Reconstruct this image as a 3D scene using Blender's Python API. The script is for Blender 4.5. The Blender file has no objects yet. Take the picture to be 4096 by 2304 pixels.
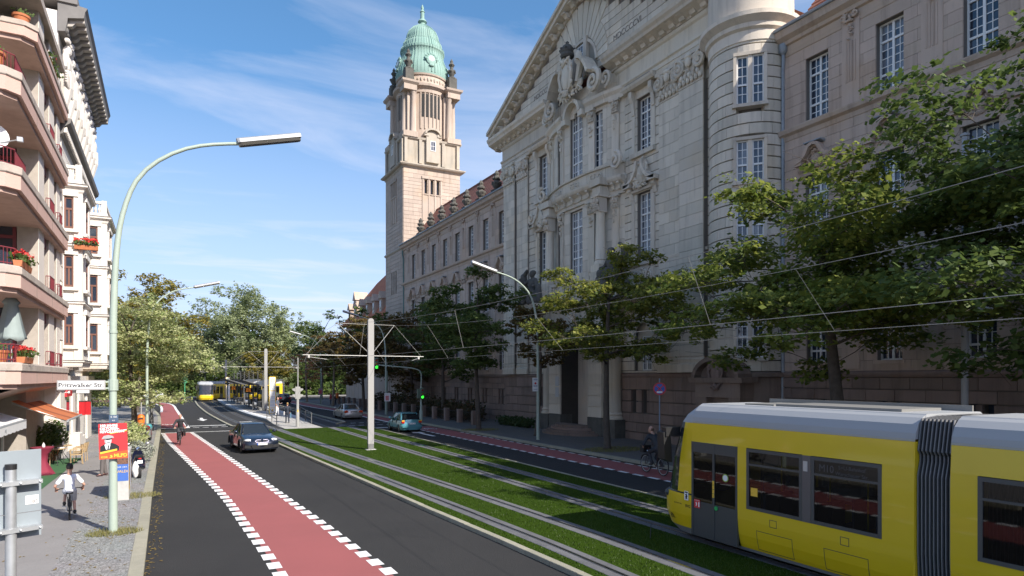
import bpy, bmesh, math, random
from math import sin, cos, pi, radians, sqrt, atan2
from mathutils import Vector, Matrix
random.seed(7)
S = bpy.context.scene
COL = S.collection
# ------------------------------------------------------------------ camera
YAW = radians(28)
cam_d = bpy.data.cameras.new('camera'); cam = bpy.data.objects.new('camera', cam_d); COL.objects.link(cam)
cam.location = (0, 0, 4.0); cam.rotation_euler = (radians(90), 0, -YAW)
cam_d.sensor_width = 36; cam_d.lens = 2598 / 4096 * 36
cam_d.shift_x = 0; cam_d.shift_y = (1511 - 1152) / 4096
cam_d.clip_start = 0.1; cam_d.clip_end = 6000
S.camera = cam
S.render.resolution_x, S.render.resolution_y = 1024, 576
# ------------------------------------------------------------------ light
SUN_EL = radians(37)
SUN_H = Vector((0.40, -0.9165))                       # horizontal direction towards the sun
w = bpy.data.worlds.new('World'); S.world = w; w.use_nodes = True
nt = w.node_tree; nt.nodes.clear()
def N(tree, typ, **kw):
    n = tree.nodes.new(typ)
    for k, v in kw.items(): setattr(n, k, v)
    return n
out = N(nt, 'ShaderNodeOutputWorld'); bg = N(nt, 'ShaderNodeBackground'); sky = N(nt, 'ShaderNodeTexSky')
sky.sky_type = 'NISHITA'; sky.sun_disc = False; sky.sun_elevation = SUN_EL
sky.sun_rotation = atan2(SUN_H.x, SUN_H.y)
sky.altitude = 50; sky.air_density = 0.65; sky.dust_density = 1.0; sky.ozone_density = 6
bg.inputs['Strength'].default_value = 0.15
# thin wind-drawn cirrus all over the sky
tc = N(nt, 'ShaderNodeTexCoord'); sep = N(nt, 'ShaderNodeSeparateXYZ'); nt.links.new(tc.outputs['Generated'], sep.inputs[0])
zc = N(nt, 'ShaderNodeMath', operation='MAXIMUM'); zc.inputs[1].default_value = 0.06; nt.links.new(sep.outputs['Z'], zc.inputs[0])
dx = N(nt, 'ShaderNodeMath', operation='DIVIDE'); dy = N(nt, 'ShaderNodeMath', operation='DIVIDE')
nt.links.new(sep.outputs['X'], dx.inputs[0]); nt.links.new(zc.outputs[0], dx.inputs[1])
nt.links.new(sep.outputs['Y'], dy.inputs[0]); nt.links.new(zc.outputs[0], dy.inputs[1])
cmb = N(nt, 'ShaderNodeCombineXYZ'); nt.links.new(dx.outputs[0], cmb.inputs[0]); nt.links.new(dy.outputs[0], cmb.inputs[1])
mp = N(nt, 'ShaderNodeMapping'); mp.inputs['Rotation'].default_value = (0, 0, radians(-50)); mp.inputs['Scale'].default_value = (0.62, 0.95, 1)
mp.inputs['Location'].default_value = (3.45, 1.2, 0)
nt.links.new(cmb.outputs[0], mp.inputs[0])
n1 = N(nt, 'ShaderNodeTexNoise'); n1.inputs['Scale'].default_value = 1.15; n1.inputs['Detail'].default_value = 8; n1.inputs['Roughness'].default_value = 0.56; n1.inputs['Distortion'].default_value = 0.55
nt.links.new(mp.outputs[0], n1.inputs['Vector'])
r1 = N(nt, 'ShaderNodeMapRange'); r1.inputs['From Min'].default_value = 0.5; r1.inputs['From Max'].default_value = 0.84; r1.inputs['To Max'].default_value = 0.7
nt.links.new(n1.outputs['Fac'], r1.inputs['Value'])
mixc = N(nt, 'ShaderNodeMixRGB'); mixc.inputs[2].default_value = (2.5, 2.55, 2.95, 1)
gm = N(nt, 'ShaderNodeGamma'); gm.inputs[1].default_value = 0.8; nt.links.new(sky.outputs[0], gm.inputs[0])
tn = N(nt, 'ShaderNodeMixRGB', blend_type='MULTIPLY'); tn.inputs[0].default_value = 1; tn.inputs[2].default_value = (1.04, 0.86, 0.84, 1); nt.links.new(gm.outputs[0], tn.inputs[1])
hs = N(nt, 'ShaderNodeHueSaturation'); hs.inputs['Hue'].default_value = 0.482; hs.inputs['Saturation'].default_value = 1.28; hs.inputs['Value'].default_value = 1.0
nt.links.new(tn.outputs[0], hs.inputs['Color'])
hz = N(nt, 'ShaderNodeMapRange'); hz.inputs['From Min'].default_value = 0.0; hz.inputs['From Max'].default_value = 0.42; hz.inputs['To Min'].default_value = 0.85; hz.inputs['To Max'].default_value = 0.0
nt.links.new(sep.outputs['Z'], hz.inputs['Value'])
hm = N(nt, 'ShaderNodeMixRGB'); hm.inputs[2].default_value = (1.95, 2.15, 2.7, 1); nt.links.new(hz.outputs[0], hm.inputs[0]); nt.links.new(hs.outputs[0], hm.inputs[1])
nt.links.new(r1.outputs[0], mixc.inputs[0]); nt.links.new(hm.outputs[0], mixc.inputs[1])
nt.links.new(mixc.outputs[0], bg.inputs['Color']); nt.links.new(bg.outputs[0], out.inputs['Surface'])
sun_d = bpy.data.lights.new('sun', 'SUN'); sun = bpy.data.objects.new('sun', sun_d); COL.objects.link(sun)
sun_d.energy = 2.9; sun_d.angle = radians(0.53); sun_d.color = (1.0, 0.94, 0.85)
sv = Vector((SUN_H.x * cos(SUN_EL), SUN_H.y * cos(SUN_EL), sin(SUN_EL)))
sun.rotation_euler = sv.to_track_quat('Z', 'Y').to_euler(); sun.location = (20, -20, 60)
S.view_settings.view_transform = 'Standard'; S.view_settings.look = 'None'; S.view_settings.gamma = 1; S.view_settings.use_curve_mapping = False
S.view_settings.exposure = 1.38
S.render.engine = 'CYCLES'
S.cycles.max_bounces = 6; S.cycles.diffuse_bounces = 3; S.cycles.glossy_bounces = 3; S.cycles.transmission_bounces = 4; S.cycles.transparent_max_bounces = 12
# ------------------------------------------------------------------ materials
MATS = {}
def mat(name, col, rough=0.7, metal=0.0, var=0.0, scale=3.0, col2=None, bump=0.0, bscale=None, island=0.0, spec=None, coat=0.0, emit=None, detail=5.0, streak=0.0):
    """Principled material; var = strength of a noise mottling towards col2; island = brightness jitter per loose piece."""
    if name in MATS: return MATS[name]
    m = bpy.data.materials.new(name); m.use_nodes = True; t = m.node_tree; b = t.nodes['Principled BSDF']
    b.inputs['Roughness'].default_value = rough; b.inputs['Metallic'].default_value = metal
    if spec is not None: b.inputs['Specular IOR Level'].default_value = spec
    if coat: b.inputs['Coat Weight'].default_value = coat; b.inputs['Coat Roughness'].default_value = 0.04
    c4 = (*col, 1); b.inputs['Base Color'].default_value = c4
    src = None
    if var > 0 or bump > 0:
        g = N(t, 'ShaderNodeNewGeometry')
    if var > 0:
        nz = N(t, 'ShaderNodeTexNoise'); nz.inputs['Scale'].default_value = scale; nz.inputs['Detail'].default_value = detail; nz.inputs['Roughness'].default_value = 0.62
        t.links.new(g.outputs['Position'], nz.inputs['Vector'])
        mr = N(t, 'ShaderNodeMapRange'); mr.inputs['From Min'].default_value = 0.33; mr.inputs['From Max'].default_value = 0.7; mr.inputs['To Max'].default_value = var
        t.links.new(nz.outputs['Fac'], mr.inputs['Value'])
        mx = N(t, 'ShaderNodeMixRGB'); mx.inputs[1].default_value = c4
        mx.inputs[2].default_value = (*(col2 or tuple(x * 0.45 for x in col)), 1)
        t.links.new(mr.outputs[0], mx.inputs[0]); src = mx.outputs[0]
    if island > 0:
        g2 = N(t, 'ShaderNodeNewGeometry'); oi = N(t, 'ShaderNodeObjectInfo')
        ad = N(t, 'ShaderNodeMath', operation='ADD'); fr = N(t, 'ShaderNodeMath', operation='FRACT')
        t.links.new(g2.outputs['Random Per Island'], ad.inputs[0]); t.links.new(oi.outputs['Random'], ad.inputs[1]); t.links.new(ad.outputs[0], fr.inputs[0])
        mr2 = N(t, 'ShaderNodeMapRange'); mr2.inputs['To Min'].default_value = 1 - island; mr2.inputs['To Max'].default_value = 1 + island
        t.links.new(fr.outputs[0], mr2.inputs['Value'])
        hv = N(t, 'ShaderNodeHueSaturation')
        t.links.new(mr2.outputs[0], hv.inputs['Value'])
        mr3 = N(t, 'ShaderNodeMapRange'); mr3.inputs['To Min'].default_value = 0.5 - island * 0.05; mr3.inputs['To Max'].default_value = 0.5 + island * 0.05
        t.links.new(oi.outputs['Random'], mr3.inputs['Value']); t.links.new(mr3.outputs[0], hv.inputs['Hue'])
        if src: t.links.new(src, hv.inputs['Color'])
        else: hv.inputs['Color'].default_value = c4
        src = hv.outputs[0]
    if streak > 0 and src:   # rain streaks and soot runs
        mpg = N(t, 'ShaderNodeMapping'); mpg.inputs['Scale'].default_value = (2.6, 2.6, 0.22); t.links.new(g.outputs['Position'], mpg.inputs[0])
        ns = N(t, 'ShaderNodeTexNoise'); ns.inputs['Scale'].default_value = 1.0; ns.inputs['Detail'].default_value = 6; ns.inputs['Roughness'].default_value = 0.65; t.links.new(mpg.outputs[0], ns.inputs['Vector'])
        ms = N(t, 'ShaderNodeMapRange'); ms.inputs['From Min'].default_value = 0.5; ms.inputs['From Max'].default_value = 0.78; ms.inputs['To Max'].default_value = streak; t.links.new(ns.outputs['Fac'], ms.inputs['Value'])
        mk = N(t, 'ShaderNodeMixRGB', blend_type='MULTIPLY'); mk.inputs[2].default_value = (0.38, 0.36, 0.34, 1); t.links.new(ms.outputs[0], mk.inputs[0]); t.links.new(src, mk.inputs[1]); src = mk.outputs[0]
        mpw = N(t, 'ShaderNodeTexNoise'); mpw.inputs['Scale'].default_value = 0.33; mpw.inputs['Detail'].default_value = 5; t.links.new(g.outputs['Position'], mpw.inputs['Vector'])
        mw = N(t, 'ShaderNodeMapRange'); mw.inputs['From Min'].default_value = 0.55; mw.inputs['From Max'].default_value = 0.75; mw.inputs['To Max'].default_value = 0.5; t.links.new(mpw.outputs['Fac'], mw.inputs['Value'])
        mo_ = N(t, 'ShaderNodeMixRGB', blend_type='MULTIPLY'); mo_.inputs[2].default_value = (1.0, 0.84, 0.62, 1); t.links.new(mw.outputs[0], mo_.inputs[0]); t.links.new(src, mo_.inputs[1]); src = mo_.outputs[0]
    if src: t.links.new(src, b.inputs['Base Color'])
    if bump > 0:
        nb = N(t, 'ShaderNodeTexNoise'); nb.inputs['Scale'].default_value = bscale or scale * 6; nb.inputs['Detail'].default_value = 4
        t.links.new(g.outputs['Position'], nb.inputs['Vector'])
        bp = N(t, 'ShaderNodeBump'); bp.inputs['Strength'].default_value = bump; bp.inputs['Distance'].default_value = 0.03
        t.links.new(nb.outputs['Fac'], bp.inputs['Height']); t.links.new(bp.outputs[0], b.inputs['Normal'])
    if emit: b.inputs['Emission Color'].default_value = (*emit[:3], 1); b.inputs['Emission Strength'].default_value = emit[3]
    MATS[name] = m
    return m
def leaf_mat(name, c1, c2, trans=0.35, rough=0.55):
    m = bpy.data.materials.new(name); m.use_nodes = True; t = m.node_tree; b = t.nodes['Principled BSDF']
    g = N(t, 'ShaderNodeNewGeometry'); cr = N(t, 'ShaderNodeMixRGB'); cr.inputs[1].default_value = (*c1, 1); cr.inputs[2].default_value = (*c2, 1)
    nz = N(t, 'ShaderNodeTexNoise'); nz.inputs['Scale'].default_value = 0.55; nz.inputs['Detail'].default_value = 2
    t.links.new(g.outputs['Position'], nz.inputs['Vector'])
    ad = N(t, 'ShaderNodeMath', operation='ADD'); t.links.new(g.outputs['Random Per Island'], ad.inputs[0]); t.links.new(nz.outputs['Fac'], ad.inputs[1])
    mr = N(t, 'ShaderNodeMapRange'); mr.inputs['From Min'].default_value = 0.35; mr.inputs['From Max'].default_value = 1.4
    t.links.new(ad.outputs[0], mr.inputs['Value']); t.links.new(mr.outputs[0], cr.inputs[0])
    t.links.new(cr.outputs[0], b.inputs['Base Color']); b.inputs['Roughness'].default_value = rough
    b.inputs['Specular IOR Level'].default_value = 0.3
    tr = N(t, 'ShaderNodeBsdfTranslucent'); t.links.new(cr.outputs[0], tr.inputs['Color'])
    ms = N(t, 'ShaderNodeMixShader'); ms.inputs[0].default_value = trans
    t.links.new(b.outputs[0], ms.inputs[1]); t.links.new(tr.outputs[0], ms.inputs[2])
    t.links.new(ms.outputs[0], t.nodes['Material Output'].inputs['Surface'])
    return m
def glass_mat(name, tint, clear):
    """window glass one can partly see through: tinted transparency plus a Fresnel reflection"""
    m = bpy.data.materials.new(name); m.use_nodes = True; t = m.node_tree; t.nodes.clear()
    o = N(t, 'ShaderNodeOutputMaterial'); tp = N(t, 'ShaderNodeBsdfTransparent'); tp.inputs[0].default_value = (*tint, 1)
    df = N(t, 'ShaderNodeBsdfDiffuse'); df.inputs[0].default_value = (0.012, 0.015, 0.018, 1)
    m1 = N(t, 'ShaderNodeMixShader'); m1.inputs[0].default_value = 1 - clear; t.links.new(tp.outputs[0], m1.inputs[1]); t.links.new(df.outputs[0], m1.inputs[2])
    gl = N(t, 'ShaderNodeBsdfGlossy'); gl.inputs['Roughness'].default_value = 0.02
    fr = N(t, 'ShaderNodeFresnel'); fr.inputs[0].default_value = 1.5
    m2 = N(t, 'ShaderNodeMixShader'); t.links.new(fr.outputs[0], m2.inputs[0]); t.links.new(m1.outputs[0], m2.inputs[1]); t.links.new(gl.outputs[0], m2.inputs[2])
    t.links.new(m2.outputs[0], o.inputs['Surface'])
    return m
# ------------------------------------------------------------------ mesh building
class MB:
    def __init__(s): s.v = []; s.f = []; s.m = []
    def add(s, vs, fs, mi=0):
        o = len(s.v); s.v += [tuple(x) for x in vs]
        for f in fs: s.f.append(tuple(i + o for i in f)); s.m.append(mi)
        return s
    def box(s, x0, y0, z0, x1, y1, z1, mi=0):
        x0, x1 = min(x0, x1), max(x0, x1); y0, y1 = min(y0, y1), max(y0, y1); z0, z1 = min(z0, z1), max(z0, z1)
        return s.add([(x0,y0,z0),(x1,y0,z0),(x1,y1,z0),(x0,y1,z0),(x0,y0,z1),(x1,y0,z1),(x1,y1,z1),(x0,y1,z1)],
                     [(0,3,2,1),(4,5,6,7),(0,1,5,4),(1,2,6,5),(2,3,7,6),(3,0,4,7)], mi)
    def prism(s, poly, axis, a, b, mi=0):
        """extrude a 2-D polygon along an axis; poly holds the two other coordinates in x<y<z order"""
        def p3(p, t): return {'x': (t, p[0], p[1]), 'y': (p[0], t, p[1]), 'z': (p[0], p[1], t)}[axis]
        n = len(poly)
        vs = [p3(p, a) for p in poly] + [p3(p, b) for p in poly]
        fs = [tuple(range(n))[::-1], tuple(range(n, 2 * n))] + [(i, (i + 1) % n, (i + 1) % n + n, i + n) for i in range(n)]
        return s.add(vs, fs, mi)
    def tube(s, pts, r, n=8, mi=0, cap=True):
        pts = [Vector(p) for p in pts]; k = len(pts)
        rs = r if isinstance(r, (list, tuple)) else [r] * k
        vs = []; prev = None
        for i, p in enumerate(pts):
            d = (pts[min(i + 1, k - 1)] - pts[max(i - 1, 0)])
            d = d.normalized() if d.length > 1e-9 else Vector((0, 0, 1))
            if prev is None:
                a = Vector((0, 0, 1)) if abs(d.z) < 0.9 else Vector((1, 0, 0))
                u = d.cross(a).normalized()
            else:
                u = (prev - d * prev.dot(d)); u = u.normalized() if u.length > 1e-6 else d.orthogonal().normalized()
            prev = u; v_ = d.cross(u)
            for j in range(n):
                t = 2 * pi * j / n; vs.append(p + (u * cos(t) + v_ * sin(t)) * rs[i])
        fs = [(i * n + j, i * n + (j + 1) % n, (i + 1) * n + (j + 1) % n, (i + 1) * n + j) for i in range(k - 1) for j in range(n)]
        if cap: fs += [tuple(range(n))[::-1], tuple(range((k - 1) * n, k * n))]
        return s.add(vs, fs, mi)
    def lathe(s, prof, c=(0, 0, 0), n=16, mi=0, axis='z', a0=0.0, a1=2 * pi, cap=True):
        full = abs(a1 - a0 - 2 * pi) < 1e-6; m = n if full else n + 1; vs = []
        for r, z in prof:
            for j in range(m):
                t = a0 + (a1 - a0) * j / n
                x, y = r * cos(t), r * sin(t)
                if axis == 'z': vs.append((c[0] + x, c[1] + y, c[2] + z))
                elif axis == 'x': vs.append((c[0] + z, c[1] + x, c[2] + y))
                else: vs.append((c[0] + x, c[1] + z, c[2] + y))
        fs = []
        for i in range(len(prof) - 1):
            for j in range(n):
                a = i * m + j; b = i * m + (j + 1) % m
                fs.append((a, b, b + m, a + m))
        if full and cap:
            if prof[0][0] > 1e-4: fs.append(tuple(range(m))[::-1])
            if prof[-1][0] > 1e-4: fs.append(tuple(range((len(prof) - 1) * m, len(prof) * m)))
        return s.add(vs, fs, mi)
    def ball(s, c, r, n=10, k=7, mi=0, M=None):
        r = r if isinstance(r, (list, tuple)) else (r, r, r); vs = []
        for i in range(1, k):
            ph = pi * i / k
            for j in range(n):
                t = 2 * pi * j / n; vs.append((r[0] * sin(ph) * cos(t), r[1] * sin(ph) * sin(t), r[2] * cos(ph)))
        vs += [(0, 0, r[2]), (0, 0, -r[2])]
        fs = [(i * n + j, (i + 1) * n + j, (i + 1) * n + (j + 1) % n, i * n + (j + 1) % n) for i in range(k - 2) for j in range(n)]
        a = (k - 1) * n
        fs += [(a, j, (j + 1) % n) for j in range(n)] + [(a + 1, (k - 2) * n + (j + 1) % n, (k - 2) * n + j) for j in range(n)]
        if M is not None: vs = [M @ Vector(v) for v in vs]
        return s.add([(v[0] + c[0], v[1] + c[1], v[2] + c[2]) for v in vs], fs, mi)
    def loft(s, rings, mi=0, cap=True, close=True):
        n = len(rings[0]); vs = [p for r in rings for p in r]; q = n if close else n - 1
        fs = [(i * n + j, i * n + (j + 1) % n, (i + 1) * n + (j + 1) % n, (i + 1) * n + j) for i in range(len(rings) - 1) for j in range(q)]
        if cap and close: fs += [tuple(range(n))[::-1], tuple(range((len(rings) - 1) * n, len(rings) * n))]
        return s.add(vs, fs, mi)
    def quad(s, a, b, c, d, mi=0): return s.add([a, b, c, d], [(0, 1, 2, 3)], mi)
    def mesh(s, name, mats, smooth=False):
        me = bpy.data.meshes.new(name); me.from_pydata(s.v, [], s.f)
        for m in (mats if isinstance(mats, (list, tuple)) else [mats]): me.materials.append(m)
        if any(s.m): me.polygons.foreach_set('material_index', s.m)
        if smooth:
            me.polygons.foreach_set('use_smooth', [True] * len(s.f))
            if smooth != 'all':
                me.update()
                try: me.set_sharp_from_angle(angle=radians(38))
                except Exception: pass
        me.update(); return me
    def fix(s):
        return s
    def build(s, name, mats, parent=None, smooth=False, **tags):
        return link(name, s.mesh(name, mats, smooth), parent, **tags)
def link(name, me, parent=None, **tags):
    o = bpy.data.objects.new(name, me); COL.objects.link(o)
    if parent is not None:
        o.parent = parent
        o.matrix_parent_inverse = parent.matrix_basis.inverted() if tags.pop('world', False) else Matrix.Identity(4)
    tags.pop('world', None)
    for k, v in tags.items():
        if v is not None: o[k] = v
    return o
def thing(name, label, category, loc=(0, 0, 0), rz=0.0, group=None):
    o = bpy.data.objects.new(name, None); COL.objects.link(o); o.empty_display_size = 0.2
    o.location = loc; o.rotation_euler = (0, 0, rz); o['label'] = label; o['category'] = category
    if group: o['group'] = group
    return o
def tag(o, label, category, group=None):
    o['label'] = label; o['category'] = category
    if group: o['group'] = group
    return o
def dup(o, parent=None, label=None, group=None, loc=None, rz=None):
    c = o.copy(); COL.objects.link(c); c.parent = parent
    if loc is not None: c.location = loc
    if rz is not None: c.rotation_euler = (0, 0, rz)
    if label: c['label'] = label
    if group: c['group'] = group
    for ch in list(o.children): dup(ch, c)
    return c
def text_mesh(txt, size, depth=0.004, spacing=1.0, align='CENTER', bold=0.0):
    """lettering as a mesh in the XY plane, baseline centred at the origin"""
    cu = bpy.data.curves.new('t', 'FONT'); cu.body = txt; cu.size = size; cu.extrude = depth; cu.align_x = align; cu.align_y = 'CENTER'; cu.space_character = spacing
    cu.offset = bold; cu.resolution_u = 3
    o = bpy.data.objects.new('t', cu); COL.objects.link(o)
    dg = bpy.context.evaluated_depsgraph_get(); me = bpy.data.meshes.new_from_object(o.evaluated_get(dg))
    bpy.data.objects.remove(o); bpy.data.curves.remove(cu)
    return me
def lettering(name, txt, size, m, parent, loc, rot, depth=0.004, spacing=1.0, align='CENTER', bold=0.0, sx=1.0):
    me = text_mesh(txt, size, depth, spacing, align, bold); me.materials.clear(); me.materials.append(m)
    o = link(name, me, parent); o.location = loc; o.rotation_euler = rot; o.scale = (sx, 1, 1)
    return o
FACE_MX = (radians(90), 0, radians(-90))     # text that faces -X
FACE_MY = (radians(90), 0, 0)                # text that faces -Y
FACE_PX = (radians(90), 0, radians(90))
def bevel(o, width, seg=2, angle=40):
    b = o.modifiers.new('bevel', 'BEVEL'); b.width = width; b.segments = seg; b.limit_method = 'ANGLE'; b.angle_limit = radians(angle)
    return o
def lerp(a, b, t): return a + (b - a) * t
def pl_x(pl, y):
    """x on a polyline of (x, y) points at given y"""
    if y <= pl[0][1]: return pl[0][0]
    for a, b in zip(pl, pl[1:]):
        if a[1] <= y <= b[1]: return lerp(a[0], b[0], (y - a[1]) / (b[1] - a[1]))
    return pl[-1][0]
def smooth_pl(pl, step=2.0):
    """Catmull-Rom through the points, sampled at about `step`"""
    P = [Vector(p) for p in pl]; outp = []
    for i in range(len(P) - 1):
        p0, p1, p2, p3 = P[max(i - 1, 0)], P[i], P[i + 1], P[min(i + 2, len(P) - 1)]
        k = max(1, int((p2 - p1).length / step))
        for j in range(k):
            t = j / k
            outp.append(0.5 * ((2 * p1) + (p2 - p0) * t + (2 * p0 - 5 * p1 + 4 * p2 - p3) * t * t + (3 * p1 - p0 - 3 * p2 + p3) * t ** 3))
    outp.append(P[-1]); return [tuple(p) for p in outp]
def strip(mb, left, right, z, mi=0):
    """horizontal ribbon between two polylines with the same number of points"""
    n = len(left)
    mb.add([(p[0], p[1], z) for p in left] + [(p[0], p[1], z) for p in right], [(i, i + n, i + n + 1, i + 1) for i in range(n - 1)], mi)
def offset_pl(pl, d):
    r = []
    for i, p in enumerate(pl):
        a = Vector(pl[max(i - 1, 0)][:2]); b = Vector(pl[min(i + 1, len(pl) - 1)][:2]); t = (b - a).normalized()
        r.append((p[0] + t.y * d, p[1] - t.x * d))
    return r
# ------------------------------------------------------------------ ground, road, tracks
def struct(name, mb, m, z=None):
    o = mb.build(name, m); o['kind'] = 'structure'; return o
M_ASPH = mat('asphalt', (0.03, 0.03, 0.03), 0.95, spec=0.25, var=0.7, scale=0.3, col2=(0.043, 0.042, 0.041), bump=0.6, bscale=55, detail=10)
M_ASPHD = mat('asphalt_dark', (0.024, 0.024, 0.025), 0.9, var=0.5, scale=0.8, col2=(0.034, 0.033, 0.033), bump=0.5, bscale=50, detail=9)
M_RED = mat('red_lane', (0.31, 0.088, 0.085), 0.85, var=0.6, scale=0.5, col2=(0.25, 0.075, 0.072), bump=0.35, bscale=60, detail=9)
M_WHITE = mat('road_paint', (0.78, 0.78, 0.76), 0.7, var=0.35, scale=9, col2=(0.55, 0.55, 0.54), bump=0.2, bscale=40)
M_PAVE = mat('paving_grey', (0.24, 0.23, 0.22), 0.9, var=0.7, scale=0.9, col2=(0.2, 0.19, 0.18), bump=0.4, bscale=9, detail=9)
M_KERB = mat('kerb_granite', (0.33, 0.31, 0.235), 0.85, var=0.6, scale=5, col2=(0.24, 0.235, 0.18), bump=0.35, bscale=40, island=0.08)
M_SLAB = mat('track_concrete', (0.13, 0.13, 0.135), 0.85, var=0.6, scale=3, col2=(0.08, 0.08, 0.085), bump=0.3, bscale=40, island=0.12)
M_RAIL = mat('rail_steel', (0.62, 0.63, 0.66), 0.22, metal=1.0)
M_GROOVE = mat('rail_groove', (0.02, 0.02, 0.02), 0.8)
M_TILE = mat('platform_tile', (0.42, 0.4, 0.37), 0.85, var=0.5, scale=2.2, col2=(0.33, 0.32, 0.3), bump=0.25, bscale=30, island=0.07)
M_EDGE = mat('platform_edge', (0.5, 0.53, 0.56), 0.85, var=0.4, scale=4, bump=0.2, bscale=30, island=0.05)
def mosaic_mat(name, c1, c2, scale):
    m = bpy.data.materials.new(name); m.use_nodes = True; t = m.node_tree; b = t.nodes['Principled BSDF']; b.inputs['Roughness'].default_value = 0.9
    g = N(t, 'ShaderNodeNewGeometry'); vo = N(t, 'ShaderNodeTexVoronoi'); vo.inputs['Scale'].default_value = scale; vo.inputs['Randomness'].default_value = 0.75
    t.links.new(g.outputs['Position'], vo.inputs['Vector'])
    ve = N(t, 'ShaderNodeTexVoronoi', feature='DISTANCE_TO_EDGE'); ve.inputs['Scale'].default_value = scale; ve.inputs['Randomness'].default_value = 0.75
    t.links.new(g.outputs['Position'], ve.inputs['Vector'])
    mx = N(t, 'ShaderNodeMixRGB'); mx.inputs[1].default_value = (*c1, 1); mx.inputs[2].default_value = (*c2, 1)
    sp = N(t, 'ShaderNodeSeparateXYZ'); t.links.new(vo.outputs['Color'], sp.inputs[0]); t.links.new(sp.outputs[0], mx.inputs[0])
    nz = N(t, 'ShaderNodeTexNoise'); nz.inputs['Scale'].default_value = 0.6; nz.inputs['Detail'].default_value = 6; t.links.new(g.outputs['Position'], nz.inputs['Vector'])
    mr = N(t, 'ShaderNodeMapRange'); mr.inputs['From Min'].default_value = 0.0; mr.inputs['From Max'].default_value = 0.12
    t.links.new(ve.outputs['Distance'], mr.inputs['Value'])
    m2 = N(t, 'ShaderNodeMixRGB', blend_type='MULTIPLY'); m2.inputs[0].default_value = 1
    jr = N(t, 'ShaderNodeMixRGB'); jr.inputs[1].default_value = (0.55, 0.53, 0.48, 1); jr.inputs[2].default_value = (1, 1, 1, 1); t.links.new(mr.outputs[0], jr.inputs[0])
    t.links.new(mx.outputs[0], m2.inputs[1]); t.links.new(jr.outputs[0], m2.inputs[2])
    m3 = N(t, 'ShaderNodeMixRGB', blend_type='MULTIPLY'); m3.inputs[0].default_value = 0.5
    t.links.new(m2.outputs[0], m3.inputs[1]); t.links.new(nz.outputs['Color'], m3.inputs[2])
    hv = N(t, 'ShaderNodeHueSaturation'); hv.inputs['Saturation'].default_value = 0.35; hv.inputs['Value'].default_value = 1.35; t.links.new(m3.outputs[0], hv.inputs['Color'])
    t.links.new(hv.outputs[0], b.inputs['Base Color'])
    bp = N(t, 'ShaderNodeBump'); bp.inputs['Strength'].default_value = 0.5; bp.inputs['Distance'].default_value = 0.015
    t.links.new(mr.outputs[0], bp.inputs['Height']); t.links.new(bp.outputs[0], b.inputs['Normal'])
    return m
M_MOSAIC = mosaic_mat('mosaic_paving', (0.3, 0.29, 0.27), (0.2, 0.195, 0.185), 14)
def grass_mat(name, c1, c2, sc=1.3):
    return mat(name, c1, 0.9, var=0.9, scale=sc, col2=c2, bump=0.9, bscale=28, detail=12, spec=0.05)
M_LAWN = grass_mat('lawn', (0.031, 0.06, 0.005), (0.026, 0.049, 0.004))
M_PARK = grass_mat('park_ground', (0.06, 0.09, 0.03), (0.09, 0.08, 0.045), 0.2)
g = MB(); g.quad((-3000, -3000, -0.06), (3000, -3000, -0.06), (3000, 3000, -0.06), (-3000, 3000, -0.06)); struct('ground', g, M_PARK)
road = MB(); road.quad((-70, -60, 0), (70, -60, 0), (70, 143, 0), (-70, 143, 0)); road = struct('road', road, M_ASPH)
# pavements (raised 0.12)
LK = [(-0.42, -40), (-0.41, 14.6), (-0.43, 26.4), (-0.39, 53.7), (-0.45, 67.4), (-0.62, 76.5), (-0.95, 84), (-1.65, 95), (-3.2, 101), (-6, 104), (-12, 105)]
LKs = smooth_pl(LK, 2.0)
pv = MB()
outer = [(p[0] - 0.26 if i < len(LKs) - 6 else p[0] - 0.1, p[1]) for i, p in enumerate(LKs)]
poly = outer + [(-40, 105), (-40, -40)]
pv.add([(x, y, 0.118) for x, y in poly], [tuple(range(len(poly)))])
struct('pavement', pv, M_PAVE)
mo = MB()
mo.add([(-2.05, -40, 0.122), (-0.69, -40, 0.122), (-0.69, 52, 0.122), (-2.05, 52, 0.122)], [(0, 1, 2, 3)])
mo.add([(-3.9, 37.5, 0.122), (-2.05, 37.5, 0.122), (-2.05, 76, 0.122), (-5.5, 76, 0.122), (-5.5, 37.5, 0.122)], [(0, 1, 2, 3, 4)])
struct('mosaic_strip', mo, M_MOSAIC)
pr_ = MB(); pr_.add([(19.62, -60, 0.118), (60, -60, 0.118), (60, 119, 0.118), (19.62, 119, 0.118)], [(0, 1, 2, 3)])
struct('pavement_opposite', pr_, mat('paving_dark', (0.13, 0.125, 0.12), 0.9, var=0.7, scale=1.4, col2=(0.09, 0.087, 0.083), bump=0.5, bscale=14, detail=9))
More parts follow.
